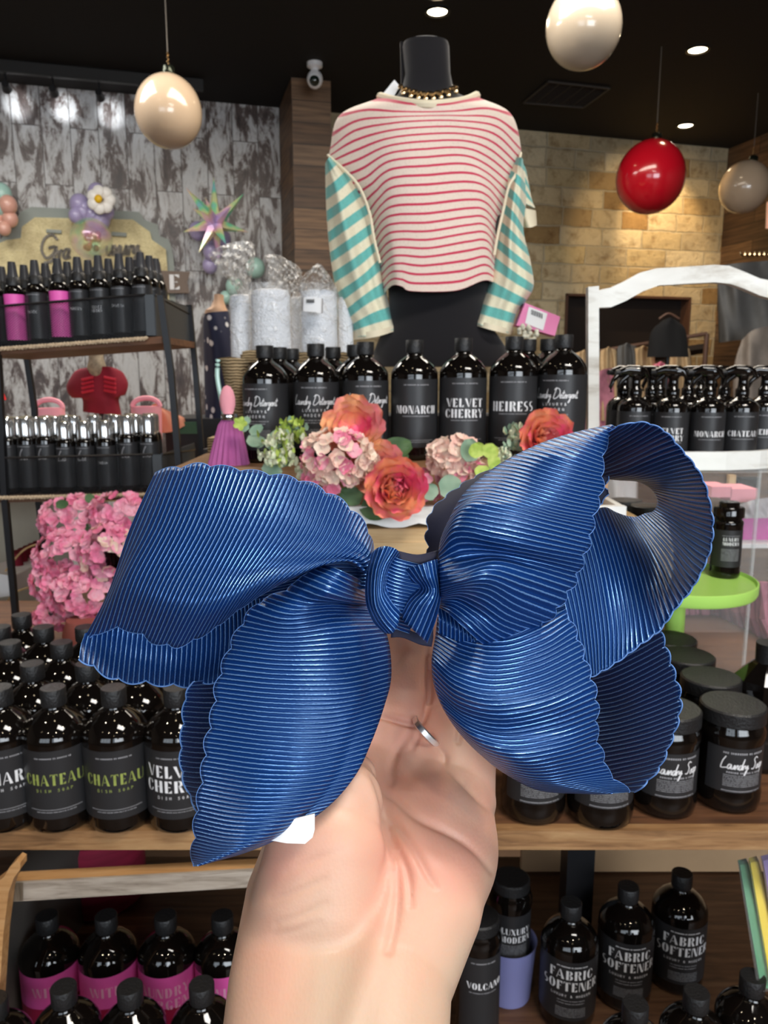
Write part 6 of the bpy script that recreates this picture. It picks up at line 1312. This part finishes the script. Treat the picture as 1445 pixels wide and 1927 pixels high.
def surfnet(fn, lo, hi, h):
    ax = [np.arange(lo[i], hi[i]+h, h) for i in range(3)]
    X, Y_, Z = np.meshgrid(*ax, indexing='ij'); V = np.empty(X.shape, np.float32)
    for i in range(X.shape[0]): V[i] = fn(np.stack([X[i], Y_[i], Z[i]], -1))
    ins = V < 0; n = [s-1 for s in V.shape]
    c = np.zeros(n, np.int8)
    for dx in (0, 1):
        for dy in (0, 1):
            for dz_ in (0, 1): c += ins[dx:dx+n[0], dy:dy+n[1], dz_:dz_+n[2]]
    act = (c > 0) & (c < 8); idx = -np.ones(n, np.int64); idx[act] = np.arange(act.sum()); ij = np.argwhere(act)
    verts = np.stack([ax[k][ij[:, k]]+h/2 for k in range(3)], -1); faces = []
    for axis in range(3):
        sl0 = [slice(None)]*3; sl1 = [slice(None)]*3; sl0[axis] = slice(0, -1); sl1[axis] = slice(1, None)
        ch = ins[tuple(sl0)] != ins[tuple(sl1)]; e = np.argwhere(ch); a1, a2 = [(1, 2), (2, 0), (0, 1)][axis]
        ok = (e[:, a1] > 0) & (e[:, a2] > 0) & (e[:, a1] < n[a1]) & (e[:, a2] < n[a2]); e = e[ok]
        def g(o1, o2): q = e.copy(); q[:, a1] -= o1; q[:, a2] -= o2; return idx[q[:, 0], q[:, 1], q[:, 2]]
        quad = np.stack([g(1, 1), g(0, 1), g(0, 0), g(1, 0)], -1)
        fl = ~ins[e[:, 0], e[:, 1], e[:, 2]]; quad[fl] = quad[fl][:, ::-1]; faces.append(quad)
    return verts, np.concatenate(faces)
HV = .0015
V, F = surfnet(sdf, (-.065, -.19, .22), (.075, -.02, .375), HV)
def grad(P, e=3e-4):
    G_ = np.stack([(sdf(P+np.eye(3)[k]*e)-sdf(P-np.eye(3)[k]*e))/(2*e) for k in range(3)], -1); return G_
_me = bpy.data.meshes.new('tmp'); _me.from_pydata(V.tolist(), [], F.tolist()); _o = bpy.data.objects.new('tmp', _me); COL.objects.link(_o)
_md = _o.modifiers.new('s', 'SUBSURF'); _md.subdivision_type = 'SIMPLE'; _md.levels = 1; _md.render_levels = 1
_ev = _o.evaluated_get(bpy.context.evaluated_depsgraph_get()); _m2 = _ev.to_mesh()
V = np.empty(len(_m2.vertices)*3); _m2.vertices.foreach_get('co', V); V = V.reshape(-1, 3); F = np.empty(len(_m2.polygons)*4, np.int32); _m2.polygons.foreach_get('vertices', F); F = F.reshape(-1, 4)
_ev.to_mesh_clear(); bpy.data.objects.remove(_o); bpy.data.meshes.remove(_me)
for _ in range(5):
    d = sdf(V); g = grad(V); V = V-g*(d/np.maximum((g*g).sum(-1), 1e-6))[:, None]*.8
E_ = np.concatenate([F[:, [0, 1]], F[:, [1, 2]], F[:, [2, 3]], F[:, [3, 0]]]); cnt = np.bincount(E_[:, 0], minlength=len(V))+np.bincount(E_[:, 1], minlength=len(V))
def relax(X): return (np.bincount(E_[:, 0], X[E_[:, 1]], len(V))+np.bincount(E_[:, 1], X[E_[:, 0]], len(V)))/np.maximum(cnt, 1)
for _ in range(4): V = np.stack([.4*V[:, k]+.6*relax(V[:, k]) for k in range(3)], -1)
g = grad(V); Nn = g/np.linalg.norm(g, axis=1)[:, None]
front = np.clip(-Nn[:, 2]*2.0, 0, 1)
pxv = np.stack([V[:, 0]/V[:, 2]*FPX+722.5, 963.5-V[:, 1]/V[:, 2]*FPX], -1)
def pldist(P, pts):
    A_ = [np.array(p, float) for p in pts]; D = np.full(len(P), 1e9); T = np.zeros(len(P)); sg_ = np.zeros(len(P)); n = (len(A_)-1)*4
    q = [cr(A_, i/4) for i in range(n+1)]
    for i in range(n):
        a, b = q[i], q[i+1]; ba = b-a; h = np.clip((P-a) @ ba/max(ba @ ba, 1e-9), 0, 1); dd = P-a-h[:, None]*ba; d = np.hypot(dd[:, 0], dd[:, 1]); m = d < D
        D[m] = d[m]; T[m] = (i+h[m])/n; sg_[m] = np.sign(ba[0]*dd[m, 1]-ba[1]*dd[m, 0])
    return D, T, sg_
CREASE = [  # points, depth mm, half width px
 ([(690, 1350), (719, 1349), (760, 1361), (788, 1364), (800, 1345), (808, 1310), (806, 1280), (808, 1240)], 1.6, 7),
 ([(808, 1385), (835, 1418), (838, 1440), (860, 1466), (888, 1492), (912, 1515), (940, 1535)], 1.3, 8),
 ([(700, 1452), (718, 1478), (748, 1507), (785, 1540), (850, 1572), (890, 1600), (925, 1640)], 1.1, 9),
 ([(722, 1535), (750, 1555), (778, 1597), (800, 1638), (818, 1668)], .9, 9),
 ([(732, 1572), (755, 1610), (770, 1655), (773, 1705)], 1.0, 8),
 ([(737, 1470), (738, 1440), (748, 1410), (768, 1385)], 1.0, 11),
 ([(795, 1372), (784, 1392), (776, 1410)], .7, 7),
 ([(742, 1640), (748, 1680), (742, 1740), (730, 1790)], .8, 12),
 ([(735, 1262), (750, 1245), (765, 1225)], .5, 8),
 ([(512, 1692), (560, 1678), (612, 1655)], .35, 8), ([(520, 1738), (570, 1722), (612, 1700)], .4, 9), ([(516, 1760), (560, 1750), (600, 1735)], .3, 8), ([(540, 1640), (590, 1620), (640, 1600)], .25, 9),
 ([(870, 1330), (868, 1360), (862, 1395)], 1.2, 8)]
disp = np.zeros(len(V))
for pts, dp, wd in CREASE:
    D, T, _s = pldist(pxv, pts); disp -= dp*.001*1.35*np.exp(-(D/(.72*wd))**2)*np.sin(PI*np.clip(T, .08, .92))**.35
    disp += dp*.00028*np.exp(-((D-2.3*wd)/(1.5*wd))**2)*np.sin(PI*np.clip(T, .02, .98))
# fold of the thumb ball over the palm: palm side drops away behind its edge
D, T, s_ = pldist(pxv, [(684, 1436), (703, 1468), (716, 1508), (724, 1545), (736, 1600), (747, 1645), (745, 1690)])
sg2 = D*np.where(s_ < 0, 1, -1); wT = np.sin(PI*np.clip(T, .04, .96))
disp -= .0018*.5*(1+np.tanh(sg2/4))*np.exp(-(D/22)**2)*wT+.0008*np.exp(-((D/6)**2))*wT; disp += .0006*np.exp(-((sg2+10)/9)**2)*wT
# tendons of the wrist and soft mounds of the palm
for pts, dp, wd in [([(655, 1925), (690, 1820), (715, 1740)], .9, 26), ([(590, 1900), (610, 1800)], .5, 40), ([(850, 1470), (840, 1520)], .9, 34), ([(770, 1440), (775, 1470)], .7, 26), ([(860, 1640), (850, 1700)], 1.0, 50)]:
    D, T, _s = pldist(pxv, pts); disp += dp*.001*np.exp(-(D/wd)**2)
disp = np.maximum(disp, -.0019)
disp = .5*disp+.5*relax(disp)
V = V+Nn*(disp*front)[:, None]
Wd = c2w(V); org = c2w(np.array([cam3(700, 1600, .30)]))[0]
me = bpy.data.meshes.new('hand'); me.from_pydata([tuple(v) for v in (Wd-org)], [], [tuple(int(i) for i in f) for f in F]); me.update(); me.shade_smooth(); me.materials.append(M['skin'])
bm = bmesh.new(); bm.from_mesh(me); bmesh.ops.recalc_face_normals(bm, faces=bm.faces); bm.to_mesh(me); bm.free()
hand = bpy.data.objects.new('person', me); COL.objects.link(hand); hand.location = org
tag(hand, 'bare left hand and wrist of a person holding up the blue bow, palm forward', 'person')
# ring
def surfd(px, py):
    dd = np.arange(.22, .36, .0004); P_ = np.stack([(px-722.5)/FPX*dd, (963.5-py)/FPX*dd, dd], -1); q = sdf(P_) < 0
    return dd[np.argmax(q)] if q.any() else .33
mb = MB(); n = 56; ctr = np.array([810., 1382.]); hx = np.array([29., 30.]); dep0 = surfd(810, 1384)+.0052
axw = (Vector(c2w(np.array([cam3(810+20, 1382-19, .33)]))[0])-Vector(c2w(np.array([cam3(810, 1382, .33)]))[0])).normalized()
for i in range(n):
    a = 2*PI*i/n; sag = 6*max(0, math.sin(a)); q = ctr+hx*math.cos(a)+np.array([-.74, .67])*sag; dd_ = dep0-.0092*math.sin(a)
    c0 = Vector(c2w(np.array([cam3(q[0], q[1], dd_)]))[0]); cc = Vector(c2w(np.array([cam3(ctr[0], ctr[1], dep0)]))[0]); rad = (c0-cc).normalized()
    for (dr, dz_) in ((0, -.0014), (.0006, -.0010), (.0006, .0010), (0, .0014), (-.0006, 0)): mb.v.append(tuple(c0+rad*dr+axw*dz_-Vector(org)))
for i in range(n):
    j = (i+1) % n
    for k in range(5): l2 = (k+1) % 5; mb.f.append((i*5+k, i*5+l2, j*5+l2, j*5+k))
rg = mb.build('finger_ring', mat('brushed_silver', (.80, .78, .78), .28, metal=1), hand); rg['label'] = 'plain silver band on the ring finger'
# ================================================================== BOW
bow = thing('hair_bow', 'large navy blue grosgrain hair bow with scalloped edges held in the hand', 'hair bow', atd(760, 1120, .28))
BO = bow.location.copy()
def ribbon(name, ribs, base_d, prof=None, spacing=9.0, nv=34, per=5, sc0=None, sc1=None, m='ribbon', label=None, thick=.00045, ud=None, folds=None, uv0=0):
    """ribs: list of polylines (px,py[,mm]) running along the ribs; base_d mm per rib; prof(v)->mm offset"""
    K = len(ribs[0]); RB = [[np.array(p[:2], float) for p in r] for r in ribs]; n = len(ribs)
    def P(t, v):
        ln = [cr([RB[i][k] for i in range(n)], t) for k in range(K)]; return cr(ln, (K-1)*min(max(v, 0), 1))
    bd = [np.array([float(b)]) for b in base_d]
    M_ = 40; smp = [[P((n-1)*i/M_, v) for v in (0, .25, .5, .75, 1)] for i in range(M_+1)]
    cum = [0]
    for i in range(M_): cum.append(cum[-1]+np.mean([np.linalg.norm(smp[i+1][k]-smp[i][k]) for k in (1, 2, 3)]))
    cum = np.array(cum)*1.0; tot = cum[-1]; nr = max(2, int(round(tot/spacing)))
    ncol = nr*per+1; us = np.linspace(0, tot, ncol); ts = np.interp(us, cum, np.linspace(0, n-1, M_+1))
    e0 = [0]; e1 = [0]; 
    E0 = [P(t, 0) for t in ts]; E1 = [P(t, 1) for t in ts]
    for i in range(ncol-1): e0.append(e0[-1]+np.linalg.norm(E0[i+1]-E0[i])); e1.append(e1[-1]+np.linalg.norm(E1[i+1]-E1[i]))
    mb = MB(); mb.uv = []; ed0 = []; ed1 = []
    for i, t in enumerate(ts):
        ln = sum(np.linalg.norm(P(t, (k+1)/6)-P(t, k/6)) for k in range(6))+1e-6
        def sc(sp, e):
            if not sp: return 0.
            wl, amp = sp[:2]; return min(.3, amp*(1-abs(math.sin(PI*(e/wl+(sp[2] if len(sp) > 2 else 0))))**.8)/ln)
        v0 = sc(sc0, e0[i]); v1 = 1-sc(sc1, e1[i]); b = float(cr(bd, t)[0])
        for j in range(nv):
            v = v0+(v1-v0)*j/(nv-1); q = P(t, v)
            d = b+(prof(v) if prof else 0)+(folds(t/(n-1), v) if folds else 0)
            w3 = atd(q[0], q[1], d/1000)-BO; mb.v.append(tuple(w3)); mb.uv.append((us[i]/tot*nr+uv0, v))
            if j == 0: ed0.append(w3)
            if j == nv-1: ed1.append(w3)
    for i in range(ncol-1):
        for j in range(nv-1): mb.f.append((i*nv+j, i*nv+j+1, (i+1)*nv+j+1, (i+1)*nv+j))
    o = mb.build(name, M[m], bow, recalc=False); 
    if label: o['label'] = label
    md = o.modifiers.new('thickness', 'SOLIDIFY'); md.thickness = thick; md.offset = 0
    for sp, ed in ((sc0, ed0), (sc1, ed1)):
        if sp: MB().tube(ed, .00030, 6).build('edge_stitching', M['thread'], o)
    return o
hump = lambda a, c=.5, w=.35: (lambda v: a*math.exp(-((v-c)/w)**2))
# --- upper left loop, back part then front
ribbon('loop_back', [[(160, 1192), (152, 1217), (148, 1242)], [(195, 1178), (190, 1222), (184, 1266)], [(235, 1172), (228, 1230), (222, 1284)], [(285, 1175), (280, 1235), (276, 1289)], [(340, 1175), (336, 1240), (332, 1294)], [(395, 1160), (394, 1225), (388, 1290)], [(440, 1135), (442, 1200), (436, 1268)], [(478, 1110), (484, 1165), (482, 1225)], [(520, 1080), (526, 1125), (530, 1180)]],
       [322, 320, 318, 317, 316, 314, 312, 310, 308], lambda v: -18*v*v, 9.5, 24, 5, None, (52, 9, .35), label='shaded under side of the upper left loop')
ribbon('gathered_fold', [[(585, 1050), (640, 1036), (690, 1024)], [(560, 1075), (622, 1056), (690, 1056)], [(515, 1102), (600, 1085), (696, 1082)], [(470, 1130), (580, 1112), (702, 1108)]], [290, 291, 292, 293], hump(-3), 9, 16, 5)
def l1f(u, v): return 6*math.sin(3.2*u+2.2*v)-8*math.exp(-((v-.78)/.16)**2)*math.exp(-((u-.45)/.35)**2)+6*math.exp(-((v-.60)/.1)**2)*u*u+3*math.exp(-((v-.35)/.09)**2)*u**3+2*math.sin(14*v+2)*u**4
ribbon('loop_front', [[(294, 886), (245, 995), (204, 1115), (153, 1212)], [(330, 877), (285, 990), (235, 1090), (203, 1188)], [(385, 871), (340, 985), (285, 1095), (248, 1190)], [(440, 879), (400, 985), (338, 1102), (290, 1212)], [(500, 888), (455, 990), (396, 1103), (335, 1219)], [(560, 899), (515, 1000), (450, 1098), (395, 1189)], [(612, 920), (572, 1012), (510, 1080), (450, 1147)], [(657, 950), (622, 1022), (572, 1070), (510, 1108)], [(688, 985), (662, 1030), (622, 1056), (570, 1078)], [(701, 1020), (692, 1048), (667, 1056), (625, 1052)], [(703, 1058), (699, 1075), (692, 1080), (678, 1070)]],
       [322, 306, 296, 290, 286, 284, 284, 286, 289, 292, 294], lambda v: -17*math.sin(PI*v)**.9, 8.8, 44, 5, (56, 8, .1), (50, 9, .55), folds=l1f)
# --- left tail
ribbon('tail_back', [[(362, 1283), (400, 1278), (450, 1268)], [(346, 1312), (385, 1314), (440, 1313)], [(340, 1370), (380, 1373), (430, 1373)], [(337, 1420), (370, 1424), (420, 1424)], [(341, 1462), (370, 1465), (410, 1465)], [(358, 1505), (375, 1508), (400, 1510)], [(374, 1537), (382, 1538), (392, 1538)]], [292, 291, 288, 284, 280, 276, 274], lambda v: 22*v, 9.5, 16, 5, (46, 7, .2))
def l2p(v): return -13*math.sin(PI*min(v/.85, 1))
def l2f(u, v): return (0 if v < .78 else 30*max(.1, 1-u*1.05)*((v-.78)/.22)**1.5)+5*math.exp(-((u-.30)/.05)**2)*math.exp(-((v-.85)/.2)**2)+5*math.exp(-((u-.20)/.035)**2)*math.exp(-((v-.75)/.4)**2)-5*math.exp(-((u-.13)/.05)**2)*math.exp(-((v-.4)/.4)**2)-3*math.sin(6*u+3*v)
ribbon('tail_front', [[(603, 1062), (632, 1070), (660, 1082), (690, 1098)], [(573, 1074), (612, 1090), (652, 1108), (692, 1124)], [(553, 1098), (600, 1116), (645, 1128), (694, 1136)], [(508, 1121), (570, 1136), (634, 1136), (698, 1143)], [(475, 1141), (540, 1160), (622, 1152), (706, 1156)], [(446, 1182), (540, 1195), (640, 1185), (722, 1180)], [(424, 1228), (530, 1240), (640, 1238), (733, 1222)], [(404, 1288), (520, 1300), (640, 1300), (735, 1278)], [(396, 1340), (510, 1355), (620, 1355), (722, 1330)], [(383, 1400), (500, 1415), (600, 1418), (700, 1392)], [(376, 1460), (480, 1476), (580, 1474), (670, 1456)], [(367, 1520), (450, 1536), (540, 1532), (622, 1513)], [(361, 1572), (430, 1587), (492, 1582), (552, 1563)], [(359, 1610), (392, 1616), (432, 1610), (472, 1600)], [(358, 1628), (368, 1629), (380, 1627), (394, 1623)]],
       [284, 283, 282, 281, 280, 280, 278, 275, 271, 266, 260, 254, 250, 247, 246], l2p, 9.2, 40, 5, (52, 9, .3), None, folds=l2f)
# --- right: back pieces, shade painted into their near-black colour
ribbon('loop_back', [[(915, 885), (930, 885), (950, 890)], [(860, 916), (880, 920), (905, 925)], [(812, 958), (835, 965), (870, 972)], [(800, 995), (825, 1000), (850, 1005)], [(801, 1030), (820, 1034), (840, 1036)], [(806, 1056), (820, 1056), (835, 1056)]], [318, 316, 312, 308, 306, 304], lambda v: -14*v, 30, 14, 5, (33, 9, .0), m='navy', label='shaded dark back of the upper right loop')
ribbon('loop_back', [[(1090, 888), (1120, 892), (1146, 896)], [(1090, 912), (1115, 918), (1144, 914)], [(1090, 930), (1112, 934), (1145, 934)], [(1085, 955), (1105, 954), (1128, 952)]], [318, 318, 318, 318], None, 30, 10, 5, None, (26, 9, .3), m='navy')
# --- right big loop seen from inside
def r2p(v): return 62*(1-v)**1.15
ribbon('loop_inner', [[(1130, 822), (1140, 816), (1150, 810), (1158, 805), (1166, 799)], [(1128, 850), (1155, 832), (1178, 818), (1198, 806), (1212, 794)], [(1128, 875), (1165, 856), (1198, 840), (1226, 825), (1252, 811)], [(1130, 897), (1176, 886), (1214, 870), (1249, 856), (1283, 845)], [(1162, 903), (1204, 898), (1241, 890), (1276, 881), (1308, 875)], [(1200, 906), (1232, 908), (1264, 908), (1296, 906), (1325, 904)], [(1226, 920), (1252, 926), (1281, 932), (1309, 936), (1335, 937)], [(1237, 943), (1264, 956), (1290, 967), (1317, 976), (1343, 983)], [(1230, 962), (1262, 982), (1290, 1002), (1315, 1017), (1339, 1030)], [(1213, 967), (1248, 1000), (1278, 1030), (1303, 1056), (1323, 1072)], [(1197, 973), (1228, 1010), (1258, 1048), (1280, 1083), (1302, 1110)], [(1178, 971), (1206, 1015), (1232, 1065), (1253, 1110), (1271, 1148)], [(1158, 964), (1183, 1010), (1206, 1070), (1225, 1132), (1242, 1187)], [(1138, 955), (1160, 1010), (1182, 1080), (1198, 1152), (1206, 1214)], [(1115, 962), (1138, 1030), (1156, 1100), (1168, 1172), (1170, 1241)], [(1090, 985), (1110, 1050), (1124, 1120), (1134, 1195), (1136, 1263)], [(1068, 1030), (1084, 1090), (1096, 1150), (1104, 1212), (1111, 1274)], [(1045, 1070), (1058, 1120), (1070, 1165), (1080, 1215), (1094, 1262)]],
       [286, 285, 284, 283, 282, 281, 281, 281, 281, 282, 283, 284, 285, 286, 287, 288, 289, 290], None, 8.6, 36, 5, None, (30, 4, .0), folds=lambda u, v: float(np.interp(u, [0, .12, .35, .62, .74, .86, 1], [30, 70, 95, 105, 70, 26, 14]))*(1-v)**1.15)
ribbon('gathered_fold', [[(1000, 1120), (1040, 1110), (1090, 1090)], [(1000, 1160), (1045, 1150), (1105, 1130)], [(1010, 1200), (1060, 1190), (1120, 1170)], [(1030, 1240), (1080, 1235), (1130, 1220)]], [354]*4, None, 9, 12, 5)
# --- lower right loop
ribbon('loop_inner', [[(1085, 1262), (1140, 1245), (1195, 1216), (1246, 1188)], [(1090, 1292), (1150, 1276), (1208, 1250), (1258, 1223)], [(1095, 1330), (1160, 1320), (1218, 1296), (1272, 1268)], [(1098, 1370), (1160, 1360), (1222, 1340), (1284, 1315)], [(1100, 1410), (1160, 1400), (1217, 1386), (1276, 1365)], [(1110, 1445), (1160, 1437), (1212, 1426), (1258, 1412)], [(1130, 1472), (1165, 1466), (1202, 1459), (1240, 1450)], [(1150, 1490), (1168, 1489), (1184, 1490), (1200, 1491)]],
       [292, 290, 288, 286, 285, 285, 285, 285], lambda v: 58*(1-v)**1.1, 9, 30, 5, None, (34, 7, .2), label='shaded inside of the lower right loop')
def r3f(u, v): return -10*math.sin(PI*u)+2*math.sin(20*u)*(1-v)**2+7*math.exp(-((u-.42-.1*v)/.10)**2)*math.sin(PI*v)
ribbon('loop_front', [[(824, 1160), (880, 1192), (950, 1198), (1010, 1176), (1064, 1146)], [(820, 1198), (870, 1225), (940, 1237), (1020, 1216), (1082, 1178)], [(815, 1225), (860, 1257), (930, 1272), (1010, 1256), (1096, 1214)], [(813, 1250), (860, 1290), (930, 1308), (1020, 1291), (1108, 1250)], [(816, 1283), (865, 1325), (940, 1342), (1030, 1326), (1120, 1286)], [(826, 1315), (880, 1357), (950, 1373), (1040, 1356), (1127, 1325)], [(843, 1348), (895, 1387), (965, 1403), (1050, 1389), (1126, 1362)], [(870, 1385), (920, 1417), (985, 1430), (1060, 1417), (1128, 1395)], [(905, 1420), (950, 1442), (1010, 1452), (1075, 1442), (1140, 1426)], [(950, 1455), (990, 1467), (1040, 1472), (1095, 1464), (1150, 1456)], [(1015, 1487), (1060, 1488), (1100, 1487), (1147, 1483), (1186, 1486)], [(1100, 1493), (1122, 1494), (1147, 1493), (1167, 1492), (1192, 1490)]],
       [289, 286, 284, 282, 280, 280, 281, 283, 286, 289, 292, 293], lambda v: -19*math.sin(PI*v)**.8, 9.2, 40, 5, None, (40, 8, .5), folds=r3f)
ribbon('gathered_fold', [[(822, 1142), (826, 1165), (826, 1192)], [(848, 1156), (852, 1180), (852, 1203)], [(872, 1172), (879, 1195), (880, 1217)], [(892, 1195), (902, 1214), (908, 1230)], [(912, 1214), (922, 1223), (932, 1231)]], [276, 275, 274, 274, 275], hump(-3), 8.5, 14, 5)
def r1f(u, v):
    a = 11*math.exp(-((u-.60-.02*v)/.055)**2)*math.exp(-((v-.45)/.40)**2)
    b = -8*math.exp(-((u-.75)/.08)**2)*math.exp(-((v-.35)/.35)**2); c = 6*math.exp(-((u-.9)/.04)**2)*math.exp(-((v-.3)/.3)**2)
    return a+b+c+4*math.sin(7*u+2*v)+2.2*math.sin(26*u+1)*(1-v)**2.5+30*(max(0, .16-u)/.16)**1.5
ribbon('loop_front', [[(1146, 800), (1150, 800), (1153, 801), (1156, 802), (1158, 803)], [(1074, 816), (1092, 822), (1112, 828), (1130, 833), (1143, 837)], [(1012, 837), (1045, 845), (1080, 855), (1110, 865), (1136, 874)], [(950, 868), (995, 877), (1045, 891), (1092, 903), (1137, 912)], [(907, 898), (955, 902), (1015, 917), (1072, 932), (1129, 945)], [(870, 933), (915, 928), (985, 942), (1050, 960), (1122, 973)], [(842, 985), (880, 950), (950, 958), (1030, 978), (1117, 998)], [(830, 1015), (865, 975), (940, 985), (1020, 1002), (1112, 1024)], [(826, 1040), (860, 1005), (930, 1015), (1010, 1032), (1102, 1050)], [(825, 1060), (870, 1042), (930, 1040), (1000, 1052), (1094, 1075)], [(826, 1080), (870, 1075), (930, 1060), (995, 1074), (1083, 1101)], [(827, 1100), (865, 1092), (920, 1080), (985, 1100), (1066, 1128)], [(828, 1115), (870, 1103), (920, 1104), (975, 1134), (1043, 1161)], [(828, 1125), (865, 1121), (905, 1138), (950, 1168), (1008, 1188)], [(827, 1134), (855, 1141), (890, 1165), (925, 1193), (967, 1213)], [(826, 1143), (845, 1155), (870, 1178), (898, 1203), (926, 1224)]],
       [292, 287, 283, 280, 278, 276, 275, 274, 273, 272, 272, 272, 272, 273, 274, 276], lambda v: -17*math.sin(PI*v)**.8, 9.0, 46, 5, None, (38, 8, .4), folds=r1f)
# --- knot
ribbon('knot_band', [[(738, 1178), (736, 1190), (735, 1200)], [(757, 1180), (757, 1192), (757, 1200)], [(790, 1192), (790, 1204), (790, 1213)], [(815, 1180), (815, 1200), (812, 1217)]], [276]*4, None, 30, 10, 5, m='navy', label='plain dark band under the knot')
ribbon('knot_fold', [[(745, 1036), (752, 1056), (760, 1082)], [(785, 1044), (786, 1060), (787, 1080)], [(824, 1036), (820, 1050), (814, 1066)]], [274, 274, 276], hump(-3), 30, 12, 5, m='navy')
ribbon('knot_fold', [[(730, 1042), (752, 1052), (790, 1062)], [(716, 1075), (748, 1090), (800, 1102)], [(712, 1112), (745, 1125), (790, 1134)], [(716, 1142), (742, 1154), (778, 1162)], [(722, 1172), (742, 1182), (770, 1192)]], [269, 269, 269, 270, 272], hump(-3), 6.5, 14, 5)
ribbon('knot_front', [[(700, 1042), (690, 1082), (689, 1130), (702, 1168), (722, 1190)], [(710, 1032), (697, 1080), (697, 1132), (712, 1168), (732, 1192)], [(724, 1028), (708, 1076), (706, 1132), (719, 1164), (740, 1190)], [(738, 1030), (717, 1072), (713, 1120), (727, 1152), (748, 1176)], [(748, 1036), (728, 1068), (720, 1108), (734, 1136), (752, 1156)], [(752, 1048), (738, 1066), (728, 1095), (740, 1118), (755, 1130)]], [272, 266, 263, 263, 266, 272], hump(-3), 6, 26, 5)
ribbon('knot_front', [[(755, 1074), (772, 1094), (786, 1106), (768, 1126), (755, 1150)], [(774, 1067), (787, 1086), (800, 1110), (778, 1136), (760, 1168)], [(795, 1061), (802, 1085), (812, 1113), (794, 1142), (774, 1182)], [(811, 1055), (816, 1085), (821, 1116), (808, 1152), (790, 1197)], [(822, 1052), (827, 1085), (829, 1118), (821, 1162), (803, 1210)]], [270, 264, 261, 263, 270], lambda v: 4*math.exp(-((v-.45)/.12)**2)-3*math.sin(PI*v), 6, 26, 5)
# little white tag behind the tail
tg = MB(); pts = [(480, 1560), (592, 1532), (592, 1562), (588, 1576), (574, 1588), (540, 1587), (500, 1580)]
tg.prism([atd(x, y, .2465) for x, y in pts], FW*.0006)
o = tg.build('paper_tag', M['whitec'], None, smooth=False, loc=BO); o.location = (0, 0, 0); o.parent = bow; o['label'] = 'small white paper tag behind the left tail'
# ================================================================== CLEAN UP
for o in list(S.objects):
    if o.type == 'EMPTY' and o.parent is None and not o.get('label'):
        for c in list(o.children_recursive)+[o]: bpy.data.objects.remove(c)
